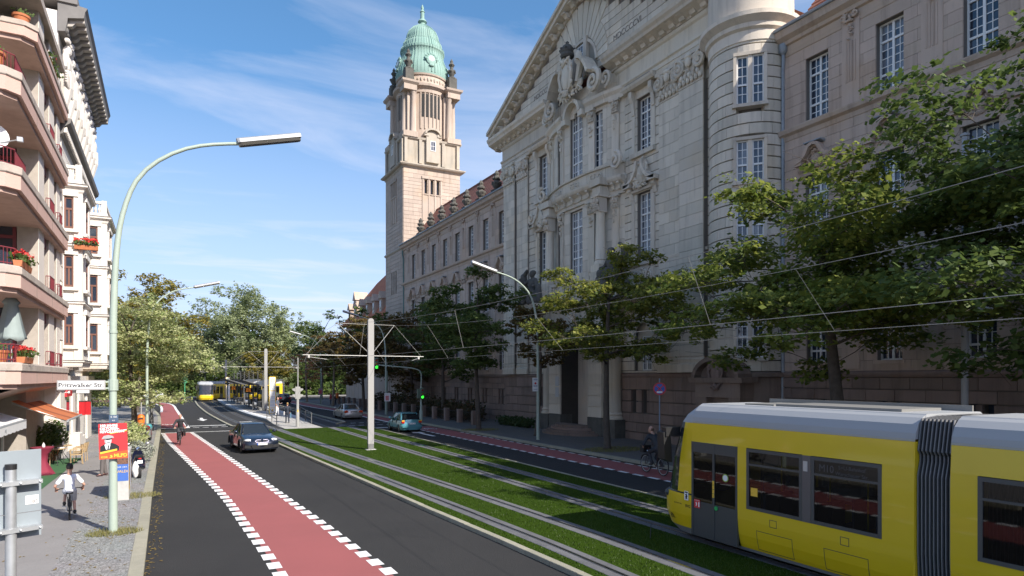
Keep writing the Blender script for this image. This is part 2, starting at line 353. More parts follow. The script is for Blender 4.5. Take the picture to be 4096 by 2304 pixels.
# far pavement across the side street and the park beyond
fp = MB(); fp.box(-70, 143, -0.05, 70, 149, 0.12); struct('pavement_far', fp, M_PAVE)
KERBMESH = None
def kerb_run(name, pl, wid, top, ln, kmat, label_kind='kerb_stone', bot=-0.05, gap=0.012):
    """kerb of single stones along a polyline; wid is laid to the left (+) of the walking direction"""
    global KERBMESH
    if KERBMESH is None:
        mb = MB(); c = 0.06
        mb.prism([(-0.5, 0), (0.5, 0), (0.5, 1 - c), (0.5 - c * 0.8, 1), (-0.5 + c * 0.4, 1), (-0.5, 1 - c * 0.5)], 'y', -0.5, 0.5)
        KERBMESH = {}
        KERBMESH['b'] = mb
    key = kmat.name
    if key not in KERBMESH: KERBMESH[key] = KERBMESH['b'].mesh('kerb_stone', kmat)
    root = MB(); pts = [Vector(p) for p in pl]
    # a mortar bed is the run's own mesh
    a = offset_pl(pl, -wid * 0.1); b_ = offset_pl(pl, -wid * 0.9); strip(root, b_ if wid > 0 else a, a if wid > 0 else b_, top - 0.035)
    o = struct(name, root, M_PAVE)
    # walk along by arc length
    acc = [0.0]
    for p, q in zip(pts, pts[1:]): acc.append(acc[-1] + (q - p).length)
    n = max(1, int(acc[-1] / ln))
    def at(s_):
        for i in range(len(acc) - 1):
            if s_ <= acc[i + 1] + 1e-9: return pts[i].lerp(pts[i + 1], (s_ - acc[i]) / max(1e-9, acc[i + 1] - acc[i]))
        return pts[-1]
    for i in range(n):
        p, q = at(i * acc[-1] / n), at((i + 1) * acc[-1] / n); d = q - p; t = d.normalized(); nrm = Vector((-t.y, t.x))
        c = (p + q) / 2 + nrm * wid / 2
        k = link('kerb_stone', KERBMESH[key], o); k.location = (c.x, c.y, bot)
        k.rotation_euler = (0, 0, atan2(t.y, t.x) - pi / 2); k.scale = (abs(wid) if wid > 0 else wid, d.length - gap, top - bot + random.uniform(-0.004, 0.003))
    return o
kl = [p for p in LKs if p[1] > 9.5]
kerb_run('kerb', kl, 0.27, 0.13, 1.0, M_KERB)
kerb_run('kerb_opposite', [(19.34, y) for y in range(8, 119)], -0.28, 0.13, 1.0, M_KERB)
GL = smooth_pl([(7.3, -12), (7.28, 5), (7.22, 10.8), (7.1, 14), (6.87, 18), (6.58, 24.5), (6.2, 32), (5.88, 38.7), (5.55, 46), (5.2, 52.4)], 2.0)
kerb_run('grass_kerb', [p for p in GL if p[1] > 7], -0.17, 0.11, 1.0, M_KERB)
kerb_run('grass_kerb_opposite', [(14.46, y) for y in range(7, 53)], 0.1, 0.09, 1.15, M_KERB)
TL_ = smooth_pl([(5.0, 56.4), (4.6, 57.0), (4.15, 69), (3.86, 82.3), (3.83, 103), (4.2, 124)], 2.0)
kerb_run('track_kerb', TL_, -0.2, 0.12, 1.0, M_KERB)
kerb_run('track_kerb_opposite', [(12.95, 56.1), (14.14, 58.0)] + [(14.15, y) for y in range(60, 126, 2)], 0.2, 0.12, 1.0, M_KERB)
# refuge island in the side street
isl = smooth_pl([(-3, 122), (0.5, 123.5), (2.4, 124), (4.2, 124.4)], 1.5)
rf = MB(); strip(rf, [(p[0], p[1] + 3.0) for p in isl], isl, 0.11); strip(rf, isl, [(p[0], p[1] - 0.02) for p in isl], 0.05); struct('traffic_island', rf, M_PAVE)
kerb_run('island_kerb', isl, -0.2, 0.13, 1.0, M_KERB)
# lawn between the kerbs
lawn = MB(); rr = [(14.37, p[1]) for p in GL]
strip(lawn, [(p[0] + 0.16, p[1]) for p in GL], rr, 0.06)
struct('lawn', lawn, M_LAWN)
# track beds in asphalt beyond the lawn
tb = MB(); TLs = [p for p in TL_]; TB2 = smooth_pl([(8.1, 52.5), (8.05, 60), (7.66, 69.7), (7.3, 82), (7.35, 103), (7.7, 124)], 2.0)
ys = [52.5 + i * 2.0 for i in range(37)]
strip(tb, [(pl_x([(5.2, 52.5), (4.9, 56.4)] + TLs[1:], y) + 0.2, y) for y in ys], [(pl_x(TB2, y), y) for y in ys], 0.004)
strip(tb, [(11.0 if y < 58 else 11.2 + (y - 58) * 0.012, y) for y in ys], [(14.14, y) for y in ys], 0.004)
struct('track_bed', tb, M_ASPHD)
# ---- rails
TRL = smooth_pl([(8.8, -12), (8.78, 10.3), (8.68, 14.9), (8.5, 19), (8.05, 27), (7.45, 37), (6.98, 47), (6.62, 56), (6.25, 65), (5.98, 74), (5.83, 88), (5.8, 113), (5.85, 124), (6.6, 131), (9, 137.5), (14, 142), (22, 144), (40, 144)], 1.5)
TRR = smooth_pl([(12.3, -12), (12.3, 50), (12.45, 63), (12.7, 76), (12.95, 90), (13.2, 110), (13.4, 124), (15, 133), (19, 138.5), (26, 140.5), (42, 140.5)], 1.5)
slab_me = None
def track(name, pl):
    global slab_me
    o = MB()
    for off in (-0.7525, 0.7525):
        c = offset_pl(pl, off)
        z = lambda y: 0.066 if y < 52.5 else 0.012
        for (a, b, zz, mi) in ((-0.035, 0.035, 0.014, 0), (0.035, 0.085, 0.002, 1)):
            L_, R_ = offset_pl(c, a), offset_pl(c, b); n = len(L_)
            if mi == 0:
                o.add([(p[0], p[1], z(p[1]) + zz) for p in L_] + [(p[0], p[1], z(p[1]) + zz) for p in R_] + [(p[0], p[1], z(p[1]) - 0.03) for p in L_],
                      [(i, i + n, i + n + 1, i + 1) for i in range(n - 1)] + [(i + 2 * n, i, i + 1, i + 1 + 2 * n) for i in range(n - 1)], 0)
            else:
                o.add([(p[0], p[1], z(p[1]) + zz) for p in L_] + [(p[0], p[1], z(p[1]) + zz) for p in R_], [(i, i + n, i + n + 1, i + 1) for i in range(n - 1)], 1)
        # worn paving strip beside the rail beyond the lawn
        far = [p for p in c if p[1] > 52.5]
        if far:
            L_, R_ = offset_pl(far, -0.24), offset_pl(far, 0.24); strip(o, L_, R_, 0.009, 2)
    ob = o.build(name, [M_RAIL, M_GROOVE, mat('rail_surround', (0.075, 0.075, 0.078), 0.9, var=0.5, scale=3)]); ob['kind'] = 'structure'
    if slab_me is None:
        m = MB(); m.prism([(-0.5, 0), (0.5, 0), (0.5, 0.9), (0.49, 1), (-0.49, 1), (-0.5, 0.9)], 'y', -0.5, 0.5); slab_me = m.mesh('track_slab', M_SLAB)
    for off in (-0.7525, 0.7525):
        c = offset_pl(pl, off); y = 7.6
        while y < 52:
            ln = 1.36; x0, x1 = pl_x(c, y), pl_x(c, y + ln)
            sl = link('track_slab', slab_me, ob); sl.location = ((x0 + x1) / 2, y + ln / 2, -0.02); sl.rotation_euler = (0, 0, -atan2(x1 - x0, ln)); sl.scale = (0.54, ln - 0.014, 0.087 + random.uniform(-0.003, 0.002))
            y += ln
    return ob
track('tram_track', TRL); track('tram_track_opposite', TRR)
# ---- short grass standing on the lawn (uncountable)
gb = MB(); rnd = random.Random(3)
def on_slab(x, y):
    for pl in (TRL, TRR):
        xc = pl_x(pl, y)
        if abs(abs(x - xc) - 0.7525) < 0.29: return True
    return False
for i in range(52000):
    y = 8 + 44 * rnd.random() ** 1.7; x = rnd.uniform(pl_x(GL, y) + 0.2, 14.3)
    if on_slab(x, y): continue
    h = rnd.uniform(0.02, 0.055); a = rnd.uniform(0, pi); w_ = rnd.uniform(0.008, 0.016); lx, ly = rnd.uniform(-.025, .025), rnd.uniform(-.025, .025)
    o_ = len(gb.v); gb.v += [(x - w_ * cos(a), y - w_ * sin(a), 0.058), (x + w_ * cos(a), y + w_ * sin(a), 0.058), (x + lx, y + ly, 0.06 + h)]; gb.f.append((o_, o_ + 1, o_ + 2)); gb.m.append(0)
go = gb.build('grass', leaf_mat('grass_blades', (0.028, 0.056, 0.005), (0.05, 0.088, 0.009), 0.3)); go['kind'] = 'stuff'
# ---- painted lanes and markings
def lane(name, L_, R_, z=0.004):
    y0, y1 = max(L_[0][1], R_[0][1]), min(L_[-1][1], R_[-1][1]); n = int((y1 - y0) / 1.5) + 1
    ys_ = [lerp(y0, y1, i / n) for i in range(n + 1)]
    mb = MB(); strip(mb, [(pl_x(L_, y), y) for y in ys_], [(pl_x(R_, y), y) for y in ys_], z)
    return struct(name, mb, M_RED)
DL = smooth_pl([(1.95, 6), (1.92, 12), (1.85, 16.3), (1.75, 18.9), (1.55, 24.3), (0.84, 34.1), (0.3, 41.4), (-0.01, 46), (-0.37, 53)], 1.5)
DR = smooth_pl([(4.24, 6), (4.2, 12.7), (4.03, 15), (3.9, 18), (3.67, 21.8), (3.38, 26.9), (2.62, 39.3), (2.17, 46.3), (1.73, 53)], 1.5)
red_l = lane('cycle_lane', [(p[0] + 0.13, p[1]) for p in DL], [(p[0] - 0.13, p[1]) for p in DR])
dash_me = None
def dashes(parent, pl, y0, y1, per, ln, wid, side):
    global dash_me
    if dash_me is None:
        m = MB(); m.add([(-.5, -.5, 0), (.5, -.5, 0), (.5, .5, 0), (-.5, .5, 0)], [(0, 1, 2, 3)]); dash_me = m.mesh('lane_dash', M_WHITE)
    y = y0
    while y + ln < y1:
        x0, x1 = pl_x(pl, y), pl_x(pl, y + ln)
        d = link('lane_dash', dash_me, parent); d.location = ((x0 + x1) / 2 + side * wid / 2, y + ln / 2, 0.008); d.scale = (wid, ln, 1)
        y += per
dashes(red_l, DL, 9, 52.9, 0.76, 0.5, 0.27, 1); dashes(red_l, DR, 9, 52.9, 0.76, 0.5, 0.27, -1)
FR = smooth_pl([(1.65, 57.95), (1.42, 76.4), (1.2, 92), (1.03, 104), (0.5, 113), (-0.6, 118), (-1.75, 120.4)], 1.5)
FL = smooth_pl([(-0.39, 57.95), (-0.5, 70), (-0.61, 84), (-0.66, 97), (-1.0, 107), (-1.9, 114.5), (-3.5, 118)], 1.5)
fr_ = MB(); n_ = 40
def by_t(pl, t):
    s_ = t * (len(pl) - 1); i = min(int(s_), len(pl) - 2); return (lerp(pl[i][0], pl[i + 1][0], s_ - i), lerp(pl[i][1], pl[i + 1][1], s_ - i))
strip(fr_, [by_t(FL, i / n_) for i in range(n_ + 1)], [by_t(FR, i / n_) for i in range(n_ + 1)], 0.004)
fr_ = struct('cycle_lane_far', fr_, M_RED)
wl = MB(); strip(wl, [by_t(offset_pl(FR, -0.27), i / n_) for i in range(n_ + 1)], [by_t(FR, i / n_) for i in range(n_ + 1)], 0.008)
FLc = [p for p in FL if p[1] > 84]; strip(wl, offset_pl(FLc, -0.05), offset_pl(FLc, 0.22), 0.008); wl.build('edge_line', M_WHITE, fr_)
def bar(parent, x0, y0, x1, y1, name='stop_line'):
    m = MB(); m.quad((x0, y0, 0.0085), (x1, y0, 0.0085), (x1, y1, 0.0085), (x0, y1, 0.0085)); return m.build(name, M_WHITE, parent)
bar(road, -0.39, 57.75, 1.65, 58.05); bar(road, 1.68, 59.6, 4.45, 60.1); bar(road, -0.36, 53.0, 4.6, 53.25)
for i in range(4): bar(road, 1.85 + i * 0.7, 57.75, 2.32 + i * 0.7, 57.95, 'crossing_dash')
bar(road, 5.75, 63.0, 7.1, 63.5); bar(road, 11.95, 49.75, 13.3, 50.15); bar(road, 14.55, 50.6, 16.95, 51.0)
for i in range(5): bar(road, 14.3 + i * 0.72, 57.0, 14.75 + i * 0.72, 57.2, 'crossing_dash')
for i in range(6): bar(road, 12.6 + i * 0.8, 54.1, 13.1 + i * 0.8, 54.28, 'crossing_dash')
for i in range(7): bar(road, -2.5 + i * 0.9, 126.5, -2.0 + i * 0.9, 126.9, 'crossing_dash'); bar(road, -2.5 + i * 0.9, 119.9 + i * .3, -2.0 + i * 0.9, 120.2 + i * .3, 'crossing_dash')
def arrow(x, y, ln, wid, dirn):
    m = MB(); s_ = dirn
    P = [(-.09, -.5), (.09, -.5), (.09, .05), (.3, .05), (0, .5), (-.3, .05), (-.09, .05)]
    P = [(x + a * wid * (1 if s_ > 0 else -1), y + b * ln * s_, 0.0085) for a, b in P]
    m.add(P, [tuple(range(7))]); return m.build('lane_arrow', M_WHITE, road)
arrow(3.0, 69, 5.0, 1.5, -1); arrow(16.15, 44.4, 5.4, 1.5, 1)
RL = [(17.0, 8), (17.0, 19), (17.02, 30), (17.1, 50.6)]; RR = [(19.0, 8), (19.0, 19), (19.05, 30), (19.2, 50.6)]
red_r = lane('cycle_lane_opposite', [(p[0] + .1, p[1]) for p in RL], [(p[0] - .05, p[1]) for p in RR])
dashes(red_r, RL, 12, 50.4, 0.98, 0.62, 0.2, 1); dashes(red_r, RR, 12, 44, 0.98, 0.62, 0.14, -1)
RF = [(17.75, 57.2), (17.95, 79), (17.5, 88), (17.25, 105), (17.3, 118)]
red_f = lane('cycle_lane_opposite_far', smooth_pl(RF, 2), [(19.25, 57.2), (19.25, 118)])
m = MB(); q = smooth_pl(RF, 2); strip(m, offset_pl(q, -0.13), offset_pl(q, 0.1), 0.008); m.build('edge_line', M_WHITE, red_f)
cx_ = MB(); strip(cx_, [(-30, 128.4), (-1.7, 128.4)], [(-30, 126.9), (-1.7, 126.9)], 0.004); cx_.add([(-30, 133.0, .004), (16, 133.0, .004), (16, 134.8, .004), (-30, 134.8, .004)], [(0, 1, 2, 3)]); struct('cycle_lane_side_street', cx_, M_RED)
def bike_symbol(parent, x, y, s_, flip=1):
    """painted bicycle lying on the lane, read from the riding direction"""
    m = MB(); z = 0.009
    def ring(cx, cy, r, w_=0.09):
        k = 18; vs = []
        for j in range(k):
            t = 2 * pi * j / k; vs += [(cx + r * cos(t), cy + r * sin(t)), (cx + (r - w_) * cos(t), cy + (r - w_) * sin(t))]
        return vs, [(2 * j, 2 * ((j + 1) % k), 2 * ((j + 1) % k) + 1, 2 * j + 1) for j in range(k)]
    def ad(vs, fs): m.add([(x + a * s_ * flip, y + b * s_ * 1.7 * flip, z) for a, b in vs], fs)
    def ln(a, b, w_=0.08):
        a, b = Vector(a), Vector(b); nn = (b - a).normalized(); nn = Vector((-nn.y, nn.x)) * w_ / 2
        ad([a - nn, b - nn, b + nn, a + nn], [(0, 1, 2, 3)])
    for c_ in ((-0.6, 0), (0.6, 0)): ad(*ring(c_[0], c_[1], 0.4))
    ln((-0.6, 0), (-0.25, 0.6)); ln((-0.25, 0.6), (0.35, 0.55)); ln((0.35, 0.55), (0.6, 0)); ln((-0.05, 0), (0.35, 0.55)); ln((-0.6, 0), (-0.05, 0)); ln((-0.05, 0), (-0.28, 0.65)); ln((-0.4, 0.72), (-0.12, 0.72)); ln((0.35, 0.55), (0.28, 0.8)); ln((0.28, 0.8), (0.5, 0.85))
    return m.build('bicycle_symbol', M_WHITE, parent)
bike_symbol(red_r, 18.1, 47.8, 0.62, 1); bike_symbol(fr_, 0.25, 63.0, 0.62, -1)
# ---- platform island
PLs = smooth_pl([(8.05, 63.2), (7.66, 69.7), (7.3, 81), (7.36, 103), (7.7, 124)], 2.0); PRs = smooth_pl([(11.25, 63.2), (11.5, 75), (11.78, 95), (12.05, 124)], 2.0)
pf = MB(); k = 30; pz = 0.235; yy = [lerp(63.2, 124, i / k) for i in range(k + 1)]
Lp = [(pl_x(PLs, y), y) for y in yy]; Rp = [(pl_x(PRs, y), y) for y in yy]
strip(pf, Lp, Rp, pz)
pf.add([(p[0], p[1], 0.0) for p in Lp] + [(p[0], p[1], pz) for p in Lp], [(i + 1, i, i + k + 1, i + k + 2) for i in range(k)])
pf.add([(p[0], p[1], 0.0) for p in Rp] + [(p[0], p[1], pz) for p in Rp], [(i, i + 1, i + k + 2, i + k + 1) for i in range(k)])
pf.add([(8.03, 57.6, 0.02), (11.02, 57.6, 0.02), (11.25, 63.2, pz), (8.05, 63.2, pz), (8.03, 57.6, 0), (11.02, 57.6, 0), (11.25, 63.2, 0), (8.05, 63.2, 0)], [(0, 1, 2, 3), (4, 0, 3, 7), (1, 5, 6, 2)])
pf.add([(8.1, 52.6, 0.03), (10.98, 52.6, 0.03), (11.02, 57.6, 0.021), (8.03, 57.6, 0.021)], [(0, 1, 2, 3)])
plat = struct('platform', pf, mat('platform_concrete', (0.3, 0.3, 0.29), 0.9, var=0.5, scale=2))
tile_me = MB().prism([(-.5, 0), (.5, 0), (.5, .8), (.49, 1), (-.49, 1), (-.5, .8)], 'y', -.5, .5).mesh('paving_slab', M_TILE)
edge_me = MB().prism([(-.5, 0), (.5, 0), (.5, .8), (.49, 1), (-.49, 1), (-.5, .8)], 'y', -.5, .5).mesh('edge_slab', M_EDGE)
y = 52.65
while y < 82:
    ln = 0.98; ym = y + ln / 2
    x0 = 8.12 if y < 57.6 else (8.06 if y < 63 else pl_x(PLs, ym) + 0.62); x1 = 10.98 if y < 57.6 else (11.05 + (y - 57.6) * .03 if y < 63 else pl_x(PRs, ym) - 0.6)
    n = max(2, round((x1 - x0) / 0.98)); w_ = (x1 - x0) / n
    zt = 0.03 if y < 57.6 else (lerp(0.02, pz, min(1, (ym - 57.6) / 5.6)))
    for i in range(n):
        t_ = link('paving_slab', tile_me, plat); t_.location = (x0 + (i + .5) * w_, ym, zt - 0.012); t_.scale = (w_ - 0.016, ln - 0.016, 0.028 + random.uniform(-.002, .002))
        if 57.6 <= y < 63: t_.rotation_euler = (atan2(pz - .02, 5.6), 0, 0)
    y += ln
for side, pl in ((1, PLs), (-1, PRs)):
    y = 63.25
    while y < 122:
        x0, x1 = pl_x(pl, y), pl_x(pl, y + 1.0); rz = -atan2(x1 - x0, 1.0)
        e = link('edge_slab', edge_me, plat); e.location = ((x0 + x1) / 2 + side * 0.3, y + .5, pz - 0.01); e.rotation_euler = (0, 0, rz); e.scale = (0.6, 0.985, 0.028); y += 1.0
# ribbed warning strip along the platform edge
rb = MB(); y = 64
while y < 90:
    x = pl_x(PLs, y) + 0.38; rb.box(x, y, pz + 0.0175, x + 0.3, y + 0.22, pz + 0.024); y += 0.42
rb.build('warning_strip', mat('strip_white', (0.8, 0.8, 0.79), 0.7), plat)
# ------------------------------------------------------------------ courthouse
def stone(name, c, c2, var=0.6, sc=0.7, isl=0.1, bump=0.25):
    return mat(name, c, 0.88, var=var, scale=sc, col2=c2, bump=bump, bscale=22, island=isl, detail=9, streak=0.55)
M_ST_G = stone('stone_pale', (0.64, 0.57, 0.465), (0.55, 0.5, 0.42), 0.6, 0.5, 0.12)
M_ST_W = stone('stone_wing', (0.51, 0.4, 0.32), (0.43, 0.34, 0.275), 0.55, 0.5, 0.09)
M_ST_B = stone('stone_base', (0.26, 0.19, 0.155), (0.17, 0.13, 0.11), 0.6, 0.8, 0.16)
M_ST_T = stone('stone_tower', (0.47, 0.385, 0.315), (0.4, 0.33, 0.27), 0.5, 0.4, 0.09)
M_ST_TD = stone('stone_tower_weathered', (0.47, 0.405, 0.33), (0.33, 0.315, 0.26), 0.7, 0.6, 0.05)
M_DARKST = stone('stone_sooty', (0.12, 0.115, 0.1), (0.06, 0.06, 0.055), 0.7, 2.0, 0.0)
M_JOINT = mat('mortar', (0.17, 0.15, 0.13), 0.95)
M_COPPER = mat('copper_green', (0.22, 0.355, 0.31), 0.7, var=0.7, scale=0.8, col2=(0.3, 0.42, 0.37), spec=0.2, detail=8)
M_LEADG = mat('zinc', (0.3, 0.33, 0.36), 0.45, metal=0.3, var=0.4, scale=2)
M_TILEROOF = mat('roof_tile', (0.32, 0.14, 0.095), 0.8, var=0.7, scale=1.6, col2=(0.22, 0.095, 0.07), bump=0.4, bscale=14, island=0.12)
M_FRAME = mat('window_frame', (0.78, 0.78, 0.76), 0.5)
def pane_mat(name, c, c2):
    m = bpy.data.materials.new(name); m.use_nodes = True; t = m.node_tree; b = t.nodes['Principled BSDF']
    b.inputs['Roughness'].default_value = 0.04; b.inputs['Specular IOR Level'].default_value = 0.9
    g_ = N(t, 'ShaderNodeNewGeometry'); oi = N(t, 'ShaderNodeObjectInfo'); ad = N(t, 'ShaderNodeMath', operation='ADD'); fr = N(t, 'ShaderNodeMath', operation='FRACT')
    t.links.new(g_.outputs['Random Per Island'], ad.inputs[0]); t.links.new(oi.outputs['Random'], ad.inputs[1]); t.links.new(ad.outputs[0], fr.inputs[0])
    mx = N(t, 'ShaderNodeMixRGB'); mx.inputs[1].default_value = (*c, 1); mx.inputs[2].default_value = (*c2, 1); t.links.new(fr.outputs[0], mx.inputs[0]); t.links.new(mx.outputs[0], b.inputs['Base Color'])
    nz = N(t, 'ShaderNodeTexNoise'); nz.inputs['Scale'].default_value = 1.1; t.links.new(g_.outputs['Position'], nz.inputs['Vector'])
    bp = N(t, 'ShaderNodeBump'); bp.inputs['Strength'].default_value = 0.12; bp.inputs['Distance'].default_value = 0.1; t.links.new(nz.outputs['Fac'], bp.inputs['Height']); t.links.new(bp.outputs[0], b.inputs['Normal'])
    return m
M_PANE = pane_mat('pane', (0.02, 0.03, 0.05), (0.05, 0.065, 0.09))
M_PANE_L = pane_mat('pane_curtained', (0.2, 0.22, 0.25), (0.05, 0.06, 0.08))
court = thing('courthouse', 'grand sandstone courthouse with columned gable front and green-domed clockless tower', 'building', (27, 38.2, 0))
def cpart(name, mb, m, smooth=False, **t):
    o = mb.build(name, m, court, smooth=smooth, **t); o.location = (-27, -38.2, 0); return o
CAMP = Vector((0, 0, 4.0))
def to_px(p):
    d = sin(YAW) * p[0] + cos(YAW) * p[1]
    if d < 0.5: return None
    l = cos(YAW) * p[0] - sin(YAW) * p[1]
    return (2048 + 2598 * l / d, 1511 - 2598 * (p[2] - 4) / d, d)
BLOCKS = []; PANES = []; NOBLOCK = []
UNIT = {}
def unit_box(m):
    if m.name not in UNIT: UNIT[m.name] = MB().box(-.5, -.5, -.5, .5, .5, .5).mesh('stone_block', m)
    return UNIT[m.name]
class Wall:
    """vertical wall from p0 to p1; local x runs along it, local y points outwards, z up"""
    def __init__(s, p0, p1, owner=None):
        s.p0 = Vector((p0[0], p0[1])); d = Vector((p1[0] - p0[0], p1[1] - p0[1])); s.L = d.length; s.u = d.normalized(); s.n = Vector((-s.u.y, s.u.x)); s.rz = atan2(s.u.y, s.u.x); s.owner = owner or court
    def w(s, x, y, z): p = s.p0 + s.u * x + s.n * y; return Vector((p.x, p.y, z))
    def obj(s, name, mb, m, parent=None, smooth=False, **t):
        par = parent or s.owner
        o = mb.build(name, m, par, smooth=smooth, **t); s.put(o, par); return o
    def put(s, o, par=None, x=0, y=0, z=0):
        par = par or s.owner
        p = s.w(x, y, z)
        if par is s.owner: o.location = (p.x - s.owner.location.x, p.y - s.owner.location.y, p.z - s.owner.location.z); o.rotation_euler = (0, 0, s.rz)
        return o
    def blocks(s, x0, x1, z0, z1, ops, course, bw, m, jh=0.03, jv=0.012, proud=0.05, wall_m=None, name='wall', thick=0.55, back=True, bond=True):
        zs = sorted({z0, z1} | {min(max(v, z0), z1) for o in ops for v in (o[2], o[3])}); lv = []
        for a, b in zip(zs, zs[1:]):
            n = max(1, round((b - a) / course)); lv += [(a + (b - a) * i / n, a + (b - a) * (i + 1) / n) for i in range(n)]
        mb = MB()
        for k, (a, b) in enumerate(lv):
            cut = sorted((max(o[0], x0), min(o[1], x1)) for o in ops if o[2] < b - 1e-4 and o[3] > a + 1e-4 and o[1] > x0 and o[0] < x1)
            x = x0; spans = []
            for c0, c1 in cut:
                if c0 > x + 1e-4: spans.append((x, c0))
                x = max(x, c1)
            if x < x1 - 1e-4: spans.append((x, x1))
            for c0, c1 in spans:
                if back: mb.box(c0, -thick, a, c1, 0, b)
                n = max(1, round((c1 - c0) / bw)); off = 0.5 if (k % 2 and bond and n > 1) else 0.0
                xs = [c0] + [c0 + (c1 - c0) * (i + off) / n for i in range(0 if off else 1, n)] + [c1]
                for q0, q1 in zip(xs, xs[1:]):
                    if q1 - q0 < 0.05: continue
                    c = s.w((q0 + q1) / 2, proud / 2, (a + b) / 2)
                    BLOCKS.append((c, (q1 - q0 - jv, proud + 0.04, b - a - jh), s.rz, m, s.owner, s.n))
        if back: s.obj(name, mb, wall_m or M_JOINT)
    def cornice(s, name, x0, x1, prof, m, **t):
        mb = MB(); mb.prism(prof, 'x', x0, x1); return s.obj(name, mb, m, **t)
    def window(s, x0, x1, z0, z1, cols=4, rows=(3, 4, 2), y=-0.32, m_f=None, m_p=None, panes=True, arch=False, fw=0.07, bw=0.035):
        """casement window: white frame and glazing bars (part) with panes (sub-parts). rows = pane rows between transoms"""
        key = ('win', round(x1 - x0, 3), round(z1 - z0, 3), cols, rows, arch, (m_f or M_FRAME).name); W_, H_ = x1 - x0, z1 - z0
        if key not in UNIT:
            f = MB(); P = []
            f.box(0, 0, 0, fw, .09, H_); f.box(W_ - fw, 0, 0, W_, .09, H_); f.box(fw, 0, 0, W_ - fw, .09, fw); f.box(fw, 0, H_ - fw, W_ - fw, .09, H_)
            tot = sum(rows); hh = H_ - 2 * fw; zc = fw; half = cols // 2
            mid = W_ / 2
            if cols > 2: f.box(mid - .05, .01, fw, mid + .05, .1, H_ - fw)
            zlev = []
            for i, r in enumerate(reversed(rows)):
                z_a = zc; z_b = zc + hh * r / tot
                if i < len(rows) - 1: f.box(fw, .005, z_b - .045, W_ - fw, .105, z_b + .045)
                for q in range(r):
                    a, b = lerp(z_a, z_b, q / r), lerp(z_a, z_b, (q + 1) / r); zlev.append((a, b))
                    if q: f.box(fw, .02, a - bw / 2, W_ - fw, .06, a + bw / 2)
                zc = z_b
            ww = W_ - 2 * fw; xl = [(fw + ww * i / cols, fw + ww * (i + 1) / cols) for i in range(cols)]
            for i in range(1, cols):
                if cols > 2 and i == cols / 2: continue
                f.box(fw + ww * i / cols - bw / 2, .022, fw, fw + ww * i / cols + bw / 2, .062, H_ - fw)
            UNIT[key] = (f.mesh('window', m_f or M_FRAME), [(a, b, c, d) for a, b in xl for c, d in zlev])
        me, pl = UNIT[key]
        o = link('window', me, s.owner); s.put(o, None, x0, y, z0)
        PANES.append((o, pl, m_p or (M_PANE_L if random.random() < .28 else M_PANE), s.w((x0 + x1) / 2, y, (z0 + z1) / 2)))
        return o
def arc_pts(cx, cz, r, a0, a1, n, rz=None): return [(cx + r * cos(lerp(a0, a1, i / n)), cz + (rz or r) * sin(lerp(a0, a1, i / n))) for i in range(n + 1)]
def mould(mb, pts, wd, y0, y1, mi=0):
    """moulding following a polyline in the wall plane (x, z), wd wide to its right side"""
    L_ = offset_pl(pts, 0); R_ = offset_pl(pts, wd)
    for i in range(len(pts) - 1):
        a, b, c, d = L_[i], L_[i + 1], R_[i + 1], R_[i]
        mb.add([(p[0], y0, p[1]) for p in (a, b, c, d)] + [(p[0], y1, p[1]) for p in (a, b, c, d)], [(0, 1, 2, 3), (7, 6, 5, 4), (0, 4, 5, 1), (1, 5, 6, 2), (2, 6, 7, 3), (3, 7, 4, 0)], mi)
def spiral(mb, cx, cz, y, r, turns=1.6, hand=1, t=0.06, a0=0.0, mi=0):
    n = int(14 * turns); pts = []; rs = []
    for i in range(n + 1):
        q = i / n; a = a0 + hand * 2 * pi * turns * q; rr = r * (1 - 0.85 * q)
        pts.append((cx + rr * cos(a), y + 0.06 * q, cz + rr * sin(a))); rs.append(t * (1 - 0.35 * q))
    mb.tube(pts, rs, 6, mi)
def leafy(mb, cx, cz, y, w_, h_, n, seed=1, mi=0, sz=0.12):
    r_ = random.Random(seed)
    for i in range(n):
        a = r_.uniform(0, 2 * pi); q = sqrt(r_.random()); x = cx + w_ / 2 * q * cos(a); z = cz + h_ / 2 * q * sin(a); s_ = sz * r_.uniform(0.6, 1.3)
        M_ = Matrix.Rotation(r_.uniform(0, pi), 3, 'Y')
        mb.ball((x, y + r_.uniform(0, 0.08), z), (s_ * 1.5, s_ * 0.7, s_ * 0.55), 6, 4, mi, M_)
def cartouche(mb, cx, cz, y, w_, h_, seed=1, mi=0):
    mb.ball((cx, y, cz), (w_ * .27, .16, h_ * .34), 10, 7, mi)
    t = 0.045 * (w_ + h_)
    for sx in (-1, 1):
        spiral(mb, cx + sx * w_ * .33, cz + h_ * .25, y, w_ * .15, 1.4, sx, t * .6, pi / 2, mi)
        spiral(mb, cx + sx * w_ * .36, cz - h_ * .22, y, w_ * .12, 1.3, -sx, t * .5, -pi / 2, mi)
        mb.tube([(cx + sx * w_ * .3, y, cz + h_ * .38), (cx + sx * w_ * .4, y + .05, cz + h_ * .05), (cx + sx * w_ * .26, y, cz - h_ * .32), (cx, y + .05, cz - h_ * .47)], [t * .5, t * .7, t * .6, t * .3], 6, mi)
    leafy(mb, cx, cz + h_ * .42, y, w_ * .4, h_ * .18, 9, seed, mi, .05 * (w_ + h_))
    leafy(mb, cx, cz - h_ * .42, y, w_ * .34, h_ * .18, 7, seed + 5, mi, .045 * (w_ + h_))
